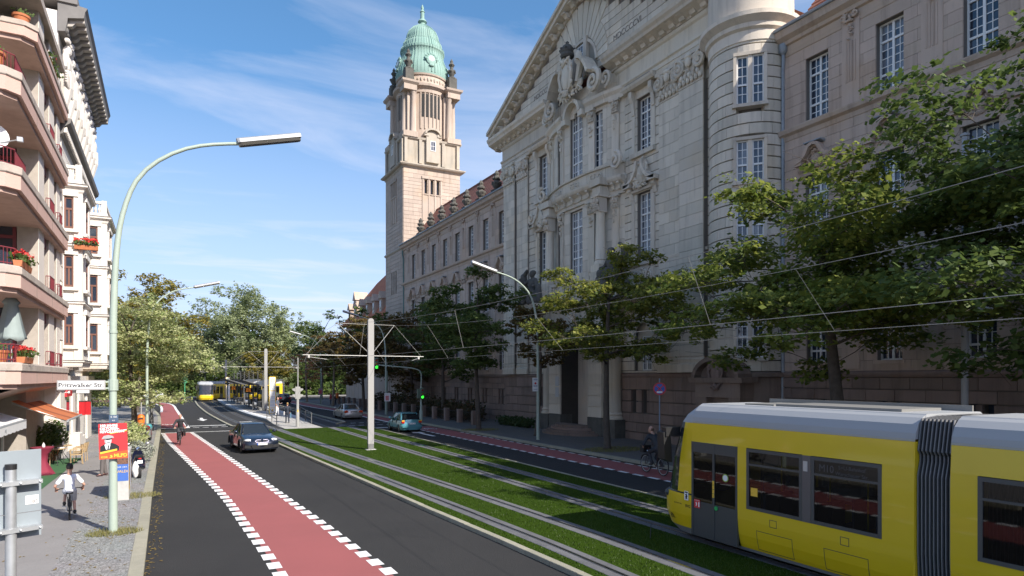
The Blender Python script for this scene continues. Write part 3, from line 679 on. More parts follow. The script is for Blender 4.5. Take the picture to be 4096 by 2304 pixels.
def capital(mb, x0, x1, z0, z1, y, seed=0, mi=0):
    """Ionic-Corinthian pilaster capital with corner volutes, leaf ring and abacus"""
    h = z1 - z0; w_ = x1 - x0
    mb.box(x0 - .02, 0, z0, x1 + .02, y + .05, z0 + .08, mi); mb.box(x0 - .12, 0, z1 - h * .12, x1 + .12, y + .24, z1, mi)
    mb.prism([(0, z0 + .08), (y, z0 + .08), (y + .14, z1 - h * .12), (0, z1 - h * .12)], 'x', x0, x1, mi)
    n = 6
    for i in range(n):
        x = x0 + w_ * (i + .5) / n; mb.ball((x, y + .1, z0 + h * .16), (w_ / n * .45, .1, h * .1), 6, 5, mi)
    for i in range(n - 1):
        x = x0 + w_ * (i + 1) / n; mb.ball((x, y + .12, z0 + h * .3), (w_ / n * .42, .12, h * .1), 6, 5, mi)
    for sx, xx in ((-1, x0 + .12), (1, x1 - .12)):
        spiral(mb, xx, z0 + h * .62, y + .16, min(h * .24, w_ * .24), 1.7, sx, h * .075, pi / 2, mi)
        mb.ball((xx, y + .2, z0 + h * .62), (h * .06, .1, h * .06), 6, 5, mi)
        mb.tube([(xx, y + .14, z0 + h * .86), (x0 + w_ / 2, y + .16, z0 + h * .76)], h * .06, 6, mi)
    mb.ball((x0 + w_ / 2, y + .22, z0 + h * .68), (w_ * .12, .16, h * .16), 8, 6, mi); mb.ball((x0 + w_ / 2, y + .24, z0 + h * .86), (w_ * .16, .12, h * .08), 8, 6, mi)
    leafy(mb, x0 + w_ / 2, z0 + h * .45, y + .12, w_ * .7, h * .18, 9, seed, mi, .08)
def console(mb, x, z0, z1, y0, dep, w_, mi=0):
    h = z1 - z0; P = [(y0, z0), (y0 + dep * .35, z0 + h * .06), (y0 + dep * .45, z0 + h * .3), (y0 + dep * .6, z0 + h * .55), (y0 + dep, z0 + h * .75), (y0 + dep, z1), (y0, z1)]
    mb.prism(P, 'x', x - w_ / 2, x + w_ / 2, mi)
EAVES = 20.95
STRING = [(0, 15.55), (.10, 15.6), (.14, 15.8), (.3, 15.9), (.34, 16.05), (.34, 16.12), (0, 16.2)]
EAVEP = [(0, 19.75), (.06, 19.8), (.1, 20.0), (.12, 20.25), (.24, 20.3), (.28, 20.45), (.5, 20.6), (.55, 20.78), (.6, 20.9), (0, 20.95)]
BASEP = [(0, 4.0), (.14, 4.02), (.2, 4.14), (.2, 4.24), (0, 4.32)]
def wing(y0, y1, ys_win, first=False, detail=True):
    W = Wall((27, y0), (27, y1)); L_ = W.L
    ops = []; gf = []
    for yc in ys_win:
        x = yc - y0
        ops += [(x - .6, x + .6, 16.2, 19.2), (x - .62, x + .62, 10.3, 13.6), (x - .55, x + .55, 4.75, 7.6)]
        gf += [(x - .5, x - .12, 1.6, 3.0), (x + .12, x + .5, 1.6, 3.0)]
    W.blocks(0, L_, 4.3, 19.75, ops, .52, 1.25, M_ST_W, .014, .01, .05, M_JOINT, 'wing_wall')
    W.blocks(0, L_, 0, 4.02, gf, .58, 1.3, M_ST_B, .05, .02, .14, M_JOINT, 'base_wall')
    if not detail: 
        W.cornice('eaves_cornice', 0, L_, EAVEP, M_ST_W); return W
    for i, yc in enumerate(ys_win):
        x = yc - y0
        W.window(x - .6, x + .6, 16.2, 19.2, 4, (2, 4, 2)); W.window(x - .62, x + .62, 10.3, 13.6, 4, (2, 4, 2)); W.window(x - .55, x + .55, 4.75, 7.6, 4, (2, 3, 1))
        for a in (-.31, .31):
            m_ = MB(); m_.box(x + a - .19, -.3, 1.6, x + a + .19, -.26, 3.0); W.obj('cellar_window', m_, M_PANE)
        # curved window pediment with relief
        p = MB(); pts = [(x - .95, 14.35), (x - .7, 14.4), (x - .55, 14.55), (x - .3, 14.95), (x, 15.08), (x + .3, 14.95), (x + .55, 14.55), (x + .7, 14.4), (x + .95, 14.35)]
        mould(p, pts, .16, 0, .42); mould(p, [(a, b - .16) for a, b in pts], .08, 0, .25)
        p.box(x - .98, 0, 14.1, x - .6, .38, 14.28); p.box(x + .6, 0, 14.1, x + .98, .38, 14.28)
        console(p, x - .8, 13.3, 14.1, 0, .25, .22); console(p, x + .8, 13.3, 14.1, 0, .25, .22)
        p.box(x - .72, 0, 13.6, x + .72, .14, 13.8)
        W.obj('window_pediment', p, M_ST_W)
        c = MB(); cartouche(c, x, 14.3, .08, 1.15, .8, i); W.obj('relief', c, M_ST_W)
        pr2 = MB(); pr2.prism([(0, 15.1), (.44, 15.08), (.44, 15.04), (0, 14.95)], 'x', x - .45, x + .45); W.obj('zinc_cover', pr2, M_LEADG)
        W.obj('window_sill', MB().box(x - .72, 0, 10.1, x + .72, .16, 10.3), M_ST_W); W.obj('window_sill', MB().box(x - .66, 0, 4.6, x + .66, .14, 4.75), M_ST_W)
        # shallow pilaster strip between the bays with scroll and flutes
        xm = x + 1.735
        if xm < L_ - .3:
            q = MB(); q.box(xm - .42, .05, 16.2, xm + .42, .1, 20.3)
            for k in (-.2, -.07, .07, .2): q.box(xm + k - .03, .1, 17.2, xm + k + .03, .125, 19.0)
            W.obj('pilaster_strip', q, M_ST_W)
            o_ = MB(); spiral(o_, xm - .3, 20.1, .2, .16, 1.4, -1, .06, pi / 2); spiral(o_, xm + .3, 20.1, .2, .16, 1.4, 1, .06, pi / 2); leafy(o_, xm, 20.0, .18, .6, .4, 8, i, sz=.1); W.obj('scroll_ornament', o_, M_ST_W); o_ = MB()
            leafy(o_, xm, 19.3, .14, .24, .9, 9, i + 3, sz=.07); W.obj('festoon', o_, M_ST_W)
            o2 = MB(); spiral(o2, xm - .35, 13.85, .14, .22, 1.5, -1, .07, pi / 2); spiral(o2, xm + .35, 13.85, .14, .22, 1.5, 1, .07, pi / 2); leafy(o2, xm, 13.85, .14, .7, .2, 8, i, sz=.09); leafy(o2, xm + .2, 13.35, .12, .2, .5, 4, i, sz=.08); W.obj('scroll_ornament', o2, M_ST_W); W.obj('capital_slab', MB().box(xm - .6, .05, 14.1, xm + .6, .2, 14.25), M_ST_W)
            W.obj('lower_pilaster', MB().box(xm - .42, .05, 4.4, xm + .42, .11, 13.6), M_ST_W)
    W.cornice('string_course', 0, L_, STRING, M_ST_W); W.cornice('eaves_cornice', 0, L_, EAVEP, M_ST_W); W.cornice('base_moulding', 0, L_, BASEP, M_ST_B)
    g_ = MB(); g_.tube([(0, .62, 20.98), (L_, .62, 20.98)], .09, 8); W.obj('gutter', g_, M_LEADG)
    return W
def tiled_roof(y0, y1, x_e, z_e, x_r, z_r, rows=16, hip=0):
    m_ = MB(); 
    for i in range(rows):
        t0, t1 = i / rows, (i + 1) / rows
        xa, xb = lerp(x_e, x_r, t0), lerp(x_e, x_r, t1); za, zb = lerp(z_e, z_r, t0), lerp(z_e, z_r, t1)
        h0, h1 = hip * t0, hip * t1
        n = max(1, int((y1 - y0) / 1.5))
        for j in range(n):
            ya, yb = lerp(y0 + h0, y1, j / n), lerp(y0 + h0, y1, (j + 1) / n); yc, yd = lerp(y0 + h1, y1, j / n), lerp(y0 + h1, y1, (j + 1) / n)
            e = .05
            m_.add([(xa - e * .6, ya, za + e), (xa - e * .6, yb, za + e), (xb, yd, zb + .005), (xb, yc, zb + .005), (xa, ya, za), (xa, yb, za)], [(0, 3, 2, 1), (0, 1, 5, 4)])
    o = cpart('tiled_roof', m_, M_TILEROOF)
    b = MB(); b.prism([(x_e, z_e - .3), (x_r, z_r - .02), (x_r + (x_r - x_e), z_e - .3)], 'y', y0 + hip * .5, y1); b.box(x_r - .12, y0 + hip, z_r - .02, x_r + .12, y1, z_r + .1); cpart('roof_core', b, M_TILEROOF)
# left wing, far side of the gable front
LW = wing(50.0, 80.6, [52.62 + 3.42 * i for i in range(8)])
# right wing, nearest the camera, runs on out of the picture
RW = wing(-3.2, 22.16, [20.2 - 3.47 * i for i in range(7)])
RW_SHADE = Wall((27, -62), (27, -3.2)); bx_ = MB().box(0, -12, 0, RW_SHADE.L, 0, 20.9); RW_SHADE.obj('wing_wall', bx_, M_ST_W); RW_SHADE.cornice('eaves_cornice', 0, RW_SHADE.L, EAVEP, M_ST_W)  # unseen plain extension of the wing, added to cast shade on the street
b_ = MB(); b_.box(27.5, -3.2, 0, 39, 26, 20.9); b_.box(27.5, 50, 0, 39, 80.6, 20.9); cpart('wing_core', b_, M_ST_W)
tiled_roof(50, 80.6, 27.35, 20.95, 31.6, 26.2); tiled_roof(-62, 22, 27.35, 20.95, 31.6, 26.2)
# urns on the eaves
u = MB(); u.box(-.34, -.34, 0, .34, .34, .55); u.box(-.42, -.42, .55, .42, .42, .66)
u.lathe([(.22, .66), (.2, .8), (.34, .95), (.46, 1.2), (.48, 1.35), (.3, 1.45), (.24, 1.55), (.38, 1.65), (.4, 1.75), (.26, 1.9), (.2, 2.1), (.26, 2.2), (.1, 2.45), (0, 2.55)], n=10)
for k in range(8):
    a = k * pi / 4; u.ball((.42 * cos(a), .42 * sin(a), 1.28), (.12, .12, .16), 5, 4); u.ball((.34 * cos(a), .34 * sin(a), 1.75), (.1, .1, .13), 5, 4); u.ball((.2 * cos(a), .2 * sin(a), 2.15), (.08, .08, .14), 5, 4)
u_me = u.mesh('urn', M_DARKST)
for i in range(7):
    o = link('urn', u_me, court); o.location = (27.35 - 27, 54.5 + 3.44 * i - 38.2, 20.95)
# ---- gable front
GX = 26.2; GW = Wall((GX, 26.2), (GX, 50.2)); Y0 = 26.2
def gy(y): return y - Y0
opsU = []
for yc in (31.75, 43.9):
    x = gy(yc); opsU += [(x - .64, x + .64, 18.1, 21.5), (x - .64, x + .64, 11.25, 15.55), (x - .9, x + .9, 4.45, 7.5)]
bowgap = [(gy(33.9), gy(42.5), 8.6, 24.0), (gy(35.2), gy(41.2), 0, 8.6)]
GW.blocks(0, GW.L, 4.3, 22.1, opsU + bowgap, .56, 1.5, M_ST_G, .05, .014, .06, M_JOINT, 'gable_wall')
bops = []
for yc in (32.1, 43.6): bops += [(gy(yc) - .75, gy(yc) - .28, 1.8, 3.25), (gy(yc) + .28, gy(yc) + .75, 1.8, 3.25)]
GW.blocks(0, gy(34.4), 0, 4.05, bops, .6, 1.35, M_ST_B, .06, .02, .14, M_JOINT, 'base_wall'); GW.blocks(gy(42.0), GW.L, 0, 4.05, bops, .6, 1.35, M_ST_B, .06, .02, .14, M_JOINT, 'base_wall')
for o in bops:
    m_ = MB(); m_.box(o[0], -.3, o[2], o[1], -.26, o[3]); GW.obj('cellar_window', m_, M_PANE)
for a, b in ((0, gy(34.6)), (gy(41.8), GW.L)): GW.cornice('base_moulding', a, b, BASEP, M_ST_B)
for i, yc in enumerate((31.75, 43.9)):
    x = gy(yc)
    GW.window(x - .64, x + .64, 18.1, 21.5, 4, (2, 4, 2)); GW.window(x - .64, x + .64, 11.25, 15.55, 4, (3, 4, 3)); GW.window(x - .45, x + .45, 4.45, 6.6, 4, (2, 3))
    ar = MB(); ar.box(x - .9, -.45, 4.45, x - .45, -.2, 7.5); ar.box(x + .45, -.45, 4.45, x + .9, -.2, 7.5); ar.box(x - .45, -.45, 6.6, x + .45, -.2, 7.5); GW.obj('window_infill', ar, M_ST_G)
    vo = MB()
    for k in range(13):
        a0 = pi * k / 13 + .02; a1 = pi * (k + 1) / 13 - .02; r0, r1 = .95, (2.2 if k % 2 else 1.9)
        vo.add([(x + r * cos(a), yy_, 6.6 + r * sin(a)) for yy_ in (0.02, .13) for r, a in ((r0, a0), (r1, a0), (r1, a1), (r0, a1))], [(0, 1, 2, 3), (4, 7, 6, 5), (0, 4, 5, 1), (1, 5, 6, 2), (2, 6, 7, 3), (3, 7, 4, 0)])
    GW.obj('voussoirs', vo, M_ST_G)
    am = MB(); mould(am, arc_pts(x, 6.6, 1.0, pi, 0, 14), .18, 0, .2); GW.obj('arch_moulding', am, M_ST_G)
    h = MB(); h.prism([(0, 22.0), (.5, 22.05), (.62, 22.2), (.66, 22.35), (0, 22.42)], 'x', x - 1.5, x + 1.5); console(h, x - .95, 20.5, 22.0, 0, .42, .3); console(h, x + .95, 20.5, 22.0, 0, .42, .3)
    for s_ in (-1, 1): h.box(x + s_ * .95 - .16, 0, 18.0, x + s_ * .95 + .16, .12, 20.5)
    h.box(x - 1.15, 0, 17.8, x + 1.15, .3, 18.08); GW.obj('window_hood', h, M_ST_G)
    GW.obj('zinc_cover', MB().prism([(0, 22.5), (.62, 22.42), (.66, 22.38), (0, 22.43)], 'x', x - 1.2, x + 1.2), M_LEADG)
    # broken segmental pediment with carved group over the middle window
    p = MB()
    for s_ in (-1, 1):
        pts = [(x + s_ * (1.5 - 1.15 * sin(t)), 16.2 + 1.25 * (1 - cos(t))) for t in [k * pi / 2 / 7 for k in range(8)]]
        if s_ > 0: pts = pts[::-1]
        mould(p, pts, .2 , 0, .55)
        p.box(x + s_ * 1.2 - .35, 0, 15.95, x + s_ * 1.2 + .35, .55, 16.2); console(p, x + s_ * 1.12, 15.2, 15.95, 0, .36, .34); p.box(x + s_ * .95 - .15, 0, 11.2, x + s_ * .95 + .15, .14, 15.2)
        spiral(p, x + s_ * 1.9, 16.9, .1, .38, 1.5, s_, .12, -pi / 2)
    p.prism([(0, 15.6), (.22, 15.62), (.28, 15.75), (0, 15.8)], 'x', x - 1.3, x + 1.3); p.box(x - 1.2, 0, 11.0, x + 1.2, .28, 11.25)
    GW.obj('window_pediment', p, M_ST_G)
    c = MB(); cartouche(c, x, 16.65, .3, 1.5, 1.7, i + 20); leafy(c, x, 16.2, .3, 1.5, .8, 22, i, sz=.14); GW.obj('relief', c, M_ST_G)
    r = MB(); r.box(x - 1.05, 0, 9.75, x + 1.05, .1, 10.95); r.box(x - .95, .1, 9.85, x + .95, .13, 10.85)
    for s_ in (-1, 1): spiral(r, x + s_ * .55, 10.35, .15, .32, 1.7, s_, .06); spiral(r, x + s_ * .2, 10.5, .15, .18, 1.4, -s_, .05)
    leafy(r, x, 10.35, .14, .5, .9, 12, i, sz=.08); GW.obj('carved_panel', r, M_ST_G)
GW.cornice('sill_course', 0, gy(33.9), [(0, 10.95), (.25, 11.0), (.28, 11.15), (0, 11.2)], M_ST_G); GW.cornice('sill_course', gy(42.5), GW.L, [(0, 10.95), (.25, 11.0), (.28, 11.15), (0, 11.2)], M_ST_G)
GW.cornice('storey_course', 0, gy(35.4), [(0, 8.55), (.16, 8.6), (.24, 8.85), (.24, 8.95), (0, 9.05)], M_ST_G); GW.cornice('storey_course', gy(41), GW.L, [(0, 8.55), (.16, 8.6), (.24, 8.85), (.24, 8.95), (0, 9.05)], M_ST_G)
# paired giant pilasters of dressed blocks
for (a, b, pr1) in ((26.32, 28.2, .42), (28.3, 30.15, .22), (46.15, 48.0, .22), (48.1, 50.0, .42)):
    P_ = Wall((GX - pr1 + .06, a), (GX - pr1 + .06, b)); P_.blocks(0, P_.L, 5.2, 20.3, [], .66, 1.9 if random.random() < .5 else 1.0, M_ST_G, .018, .012, .06, M_JOINT, 'pilaster', thick=pr1 + .1)
    m_ = MB(); m_.prism([(0, 4.3), (.16, 4.3), (.16, 4.75), (.06, 4.85), (.1, 5.05), (.0, 5.2)], 'x', -.05, P_.L + .05); P_.obj('pilaster_base', m_, M_ST_G)
    m_ = MB(); capital(m_, 0, P_.L, 20.3, 22.1, .06, int(a)); P_.obj('capital', m_, M_ST_G)
# entablature and pediment
ENT = [(0, 22.1), (.34, 22.1), (.36, 22.35), (.4, 22.35), (.4, 22.6), (.5, 22.68), (.5, 22.8), (.3, 22.85), (.3, 23.7), (.42, 23.8), (.5, 23.95), (0, 24.0)]
GW.cornice('entablature', -.3, gy(34.2), ENT, M_ST_G); GW.cornice('entablature', gy(42.2), GW.L + .3, ENT, M_ST_G)
CORN = [(0, 24.0), (.5, 24.0), (.56, 24.1), (1.15, 24.35), (1.2, 24.5), (1.32, 24.65), (1.36, 24.85), (0, 24.95)]
GW.cornice('main_cornice', -1.2, gy(34.6), CORN, M_ST_G); GW.cornice('main_cornice', gy(41.8), GW.L + 1.3, CORN, M_ST_G)
md = MB(); console(md, 0, 0, .34, 0, .52, .42); md_me = md.mesh('modillion', M_ST_G)
y = -1.0
while y < GW.L + 1.3:
    if not (gy(34.3) < y < gy(42.1)):
        o = link('modillion', md_me, court); GW.put(o, None, y, .5, 24.02)
    y += .83
AP = gy(38.2); HW = AP + 1.2; RISE = 5.95; ang = atan2(RISE, HW)
tym = MB(); tym.add([(AP - HW + .6, .3, 24.9), (AP + HW - .6, .3, 24.9), (AP, .3, 24.9 + RISE - .3), (AP - HW + .6, -1.2, 24.9), (AP + HW - .6, -1.2, 24.9), (AP, -1.2, 24.9 + RISE - .3)], [(0, 1, 2), (5, 4, 3), (0, 2, 5, 3), (1, 4, 5, 2)])
GW.obj('tympanum', tym, M_JOINT)
# tympanum courses as blocks
zz = 25.0
while zz < 30.3:
    hw = (HW - .9) * (1 - (zz + .5 - 24.9) / (RISE - .2)); 
    for sgn in (-1, 1):
        x = 2.7 if zz < 28.3 else 0.0
        if zz < 28.3: x = 2.0 + .0
        while x < hw - .2:
            x2 = min(x + 1.3, hw); c = GW.w(AP + sgn * (x + x2) / 2, .33, zz + .26); BLOCKS.append((c, (x2 - x - .02, .1, .48), GW.rz, M_ST_G, court, GW.n)); x = x2
    zz += .52
# radiating voussoirs and lunette
lz = 25.7; vo = MB()
for k in range(17):
    a0 = pi * k / 17 + .012; a1 = pi * (k + 1) / 17 - .012; r0, r1 = 2.0, 2.0 + (2.3 if 3 < k < 13 else 1.2)
    vo.add([(AP + r * cos(a), yy_, lz + r * sin(a) * (1.08)) for yy_ in (.31, .42) for r, a in ((r0, a0), (r1, a0), (r1, a1), (r0, a1))], [(0, 1, 2, 3), (4, 7, 6, 5), (0, 4, 5, 1), (1, 5, 6, 2), (2, 6, 7, 3), (3, 7, 4, 0)])
GW.obj('voussoirs', vo, M_ST_G)
lu = MB(); mould(lu, arc_pts(AP, lz, 2.05, pi, 0, 18), .2, .25, .5); lu.box(AP - .95, .32, 24.95, AP - .6, .62, 27.7); lu.box(AP + .6, .32, 24.95, AP + .95, .62, 27.7); GW.obj('lunette_frame', lu, M_ST_G)
lg = MB(); pts = arc_pts(AP, lz, 1.9, 0, pi, 14); lg.add([(p[0], .315, p[1]) for p in pts] + [(AP - 1.9, .315, 24.95), (AP + 1.9, .315, 24.95)], [tuple(range(15)) + (15, 16)]); GW.obj('lunette_recess', lg, mat('recess_stone', (0.3, 0.28, 0.24), .9))
for x in (AP - .35,):
    w_ = GW.window(x, x + .7, 25.0, 27.4, 2, (2, 3), y=.34)
rk = MB()
for sgn in (-1, 1):
    for (z_a, y_b, th) in ((.0, .55, .3), (.3, 1.2, .3), (.6, 1.38, .26)):
        pts = [(AP + sgn * (HW + .15), 24.62 + z_a), (AP, 24.62 + z_a + RISE + .07)]
        x0, z0 = pts[0]; x1, z1 = pts[1]
        rk.add([(x0, 0, z0), (x1, 0, z1), (x1, 0, z1 + th), (x0, 0, z0 + th), (x0, y_b, z0), (x1, y_b, z1), (x1, y_b, z1 + th), (x0, y_b, z0 + th)], [(0, 1, 2, 3), (7, 6, 5, 4), (0, 4, 5, 1), (1, 5, 6, 2), (2, 6, 7, 3), (3, 7, 4, 0)])
GW.obj('raking_cornice', rk, M_ST_G)
for sgn in (-1, 1):
    t = .5
    while t < HW - .3:
        o = link('modillion', md_me, court); GW.put(o, None, AP + sgn * t, .55, 24.6 + RISE * (1 - t / HW) - .02); o.rotation_euler = (0, 0, GW.rz); t += .86
for s_, tx in ((-1, 'MDCCCCVI'),):
    for xx in (AP - 5.2, AP + 5.2):
        o = lettering('year_inscription', tx, .55, M_JOINT, court, (0, 0, 0), (0, 0, 0), .01, 1.0); p = GW.w(xx, .385, 26.15); o.location = (p.x - 27, p.y - 38.2, p.z); o.rotation_euler = FACE_MX
rc = MB(); rc.prism([(gy(26.2) + 26.2 - 1.2, 24.9), (38.2, 24.9 + RISE + .6), (50.2 + 1.2, 24.9)], 'x', GX + 1.0, GX + 14); cpart('gable_roof', rc, M_TILEROOF)
core = MB(); core.box(GX + .55, 26.4, 0, 39, 50, 24.9); cpart('gable_core', core, M_ST_G)
# ---- bow bay in the middle
pl = [(26.2, 33.6), (25.78, 35.0), (25.48, 36.7), (25.48, 39.7), (25.78, 41.4), (26.2, 42.8)]
for i, (a, b) in enumerate(zip(pl, pl[1:])):
    W = Wall(a, b); x = W.L / 2; ops = []
    if i == 2: ops = [(x - .78, x + .78, 11.3, 15.75), (x - .78, x + .78, 17.95, 22.6)]
    if i in (1, 3): ops = [(x - .46, x + .46, 11.6, 15.7), (x - .46, x + .46, 18.2, 21.9)]
    W.blocks(0, W.L, 8.6, 15.95, ops, .7, 1.1, M_ST_G, .014, .01, .05, M_JOINT, 'bow_wall'); W.blocks(0, W.L, 17.0, 24.0, ops, .7, 1.1, M_ST_G, .014, .01, .05, M_JOINT, 'bow_wall')
    for o in ops:
        W.window(o[0], o[1], o[2], o[3], 6 if i == 2 else 3, (2, 4, 2), y=-.25, m_p=M_PANE_L if i == 2 else M_PANE)
    bp = [(0, 15.95), (.2, 15.95), (.22, 16.15), (.3, 16.2), (.3, 16.5), (.62, 16.7), (.7, 16.85), (.72, 17.0), (0, 17.08)]
    W.cornice('bow_cornice', -.1, W.L + .1, bp, M_ST_G)
    m_ = MB()
    for k in range(3):
        console(m_, W.L * (k + .5) / 3, 16.2, 16.65, .28, .34, .2)
    W.obj('bow_corbels', m_, M_ST_G)
    m_ = MB(); m_.box(0, .05, 17.05, W.L, .2, 17.85); m_.prism([(0, 17.85), (.34, 17.87), (.36, 17.98), (0, 18.02)], 'x', -.05, W.L + .05)
    if i in (1, 2, 3):
        for s_ in (-1, 1): spiral(m_, x + s_ * .35, 17.45, .24, .26, 1.6, s_, .05)
        leafy(m_, x, 17.45, .22, .6, .5, 8, i, sz=.07)
    W.obj('carved_panel', m_, M_ST_G)
    if i in (1, 3, 0, 4):
        m_ = MB(); q = W.L / 2 if i in (0, 4) else (W.L - .35 if i == 1 else .35)
        m_.box(q - .28, .05, 11.2, q + .28, .16, 15.2); capital(m_, q - .28, q + .28, 15.0, 15.9, .14, i); leafy(m_, q, 14.5, .2, .25, .9, 8, i, sz=.07); W.obj('bow_pilaster', m_, M_ST_G); m_ = MB()
        m_.box(q - .28, .05, 18.05, q + .28, .16, 21.3); capital(m_, q - .28, q + .28, 21.2, 22.1, .14, i + 9); leafy(m_, q, 20.6, .2, .25, 1.0, 8, i, sz=.07); W.obj('bow_pilaster', m_, M_ST_G)
    m_ = MB(); m_.prism([(0, 22.1), (.3, 22.15), (.34, 22.4), (.5, 22.6), (.52, 22.8), (0, 22.9)], 'x', -.1, W.L + .1)
    if i != 2: W.obj('bow_head_cornice', m_, M_ST_G)
    if i == 2:
        a_ = MB(); mould(a_, arc_pts(x, 22.4, 1.05, pi, 0, 12), .25, -.1, .55); mould(a_, arc_pts(x, 22.4, .8, pi, 0, 12), .5, -.1, .05); a_.box(x - 1.3, 0, 22.0, x - .8, .5, 22.4); a_.box(x + .8, 0, 22.0, x + 1.3, .5, 22.4); W.obj('arch_moulding', a_, M_ST_G)
        gl = MB(); pts = arc_pts(x, 22.6, .78, 0, pi, 12); gl.add([(p[0], -.2, p[1]) for p in pts], [tuple(range(13))])
        W.obj('fanlight', gl, M_PANE)
        fb = MB()
        for k in range(1, 6): a0 = pi * k / 6; fb.tube([(x, -.17, 22.6), (x + .78 * cos(a0), -.17, 22.6 + .78 * sin(a0))], .02, 4)
        mould(fb, arc_pts(x, 22.6, .8, pi, 0, 12), .06, -.2, -.13); W.obj('fanlight_bars', fb, M_FRAME)
        # crest over the arch, crown on top
        c = MB(); cartouche(c, x, 24.9, .95, 1.9, 2.6, 77); leafy(c, x, 23.8, .7, 2.0, .8, 30, 5, sz=.16)
        for s_ in (-1, 1):
            leafy(c, x + s_ * 1.0, 24.0, .55, 1.0, 1.2, 16, 8 + s_, sz=.15); c.tube([(x + s_ * .95, .6, 24.3), (x + s_ * 1.25, .5, 25.5), (x + s_ * .85, .7, 26.5)], [.2, .3, .14], 7); c.ball((x + s_ * 1.1, .6, 25.9), (.32, .3, .5), 7, 6)
        W.obj('crest', c, M_ST_G)
        cr = MB(); cr.lathe([(.42, 0), (.5, .12), (.46, .3), (.52, .4), (.5, .55), (.3, .85), (.1, .95), (.12, 1.1), (0, 1.2)], (x, .8, 26.3), 12); leafy(cr, x, 26.1, .75, 1.3, .7, 20, 3, sz=.17)
        for k in range(8): cr.ball((x + .5 * cos(k * pi / 4), .8 + .5 * sin(k * pi / 4), 26.85), .1, 5, 4)
        W.obj('crown', cr, M_DARKST)
        for s_ in (-1, 1):
            sc = MB()
            spiral(sc, x + s_ * 2.7, 23.7, .5, .75, 1.6, -s_, .2, pi / 2); pts = [(x + s_ * (1.3 + .28 * k), 25.9 - .02 * k * k * 3) for k in range(6)]; mould(sc, pts if s_ > 0 else pts[::-1], .22, 0, 1.0)
            W.obj('scroll_gable', sc, M_ST_G); sc = MB(); spiral(sc, x + s_ * 3.7, 23.5, .25, .55, 1.5, s_, .14, -pi / 2); W.obj('scroll', sc, M_ST_G); sc = MB(); spiral(sc, x + s_ * 4.6, 17.9, .12, .6, 1.6, -s_, .14, pi / 2); W.obj('scroll', sc, M_ST_G)
# free columns
for yc in (35.0, 41.4):
    c = MB(); c.lathe([(.42, 0), (.42, .18), (.36, .28), (.4, .36), (.34, .45), (.33, 1.8), (.29, 3.4), (.32, 3.48)], (25.2, yc, 11.4), 16); c.box(24.75, yc - .45, 10.95, 25.65, yc + .45, 11.4); c.box(24.72, yc - .5, 9.2, 25.7, yc + .5, 10.95)
    cpart('column', c, M_ST_G, smooth=True)
    W = Wall((25.5, yc - .32), (25.5, yc + .32)); m_ = MB(); capital(m_, 0, .64, 14.85, 15.95, .55, int(yc)); W.obj('capital', m_, M_ST_G)
    m_ = MB(); m_.box(24.85, yc - .42, 15.95, 25.9, yc + .42, 16.5); m_.box(24.7, yc - .6, 16.55, 25.9, yc + .6, 17.0); cpart('impost', m_, M_ST_G)
# balcony over the portal
bal = MB(); bal.box(24.75, 35.6, 9.1, 26.0, 40.8, 9.4); bal.box(24.72, 35.6, 10.55, 24.98, 40.8, 10.75)
for yy_ in (35.6, 37.0, 39.0, 40.4): bal.box(24.72, yy_, 9.4, 25.0, yy_ + .4, 10.55)
cpart('balcony', bal, M_ST_G)
bl = MB().lathe([(.07, 0), (.06, .1), (.11, .35), (.05, .7), (.07, 1.0), (.08, 1.15)], n=8).mesh('baluster', M_ST_G, True)
for k in range(18):
    yy_ = 36.08 + k * .26
    if any(a - .06 < yy_ < a + .46 for a in (35.6, 37.0, 39.0, 40.4)): continue
    o = link('baluster', bl, court); o.location = (24.85 - 27, yy_ - 38.2, 9.4)
# portal
PW = Wall((25.3, 34.9), (25.3, 41.5)); px_ = PW.L / 2
def ring_blocks(mb, cx, cz, r0, r1, n, y0, y1):
    for k in range(n):
        a0 = pi * k / n + .015; a1 = pi * (k + 1) / n - .015
        mb.add([(cx + r * cos(a), yy_, cz + r * sin(a)) for yy_ in (y0, y1) for r, a in ((r0, a0), (r1, a0), (r1, a1), (r0, a1))], [(0, 1, 2, 3), (4, 7, 6, 5), (0, 4, 5, 1), (1, 5, 6, 2), (2, 6, 7, 3), (3, 7, 4, 0)])
PW.blocks(0, px_ - 1.75, 1.35, 5.7, [], .72, 1.2, M_ST_G, .04, .012, .08, M_ST_G, 'portal_pier', thick=.9); PW.blocks(px_ + 1.75, PW.L, 1.35, 5.7, [], .72, 1.2, M_ST_G, .04, .012, .08, M_ST_G, 'portal_pier', thick=.9)
PW.obj('portal_plinth', MB().box(0, -.9, 0, px_ - 1.7, .12, 1.35), M_DARKST); PW.obj('portal_plinth', MB().box(px_ + 1.7, -.9, 0, PW.L, .12, 1.35), M_DARKST)
m_ = MB(); ring_blocks(m_, px_, 5.7, 1.72, 2.35, 13, -.2, .14); PW.obj('portal_arch', m_, M_ST_G)
m_ = MB(); pts = arc_pts(px_, 5.7, 2.3, pi, 0, 16); P2 = [(p[0], p[1]) for p in pts] + [(PW.L, 5.7), (PW.L, 9.0), (0, 9.0), (0, 5.7)]
m_.add([(p[0], .0, p[1]) for p in P2], [tuple(range(len(P2)))]); m_.box(0, -.9, 8.2, PW.L, -.02, 9.0); PW.obj('portal_spandrel', m_, M_ST_G)
m_ = MB(); mould(m_, arc_pts(px_, 5.7, 2.35, pi, 0, 16), .16, .0, .22); cartouche(m_, px_, 8.0, .25, .9, 1.0, 31); PW.obj('arch_moulding', m_, M_ST_G)
m_ = MB()
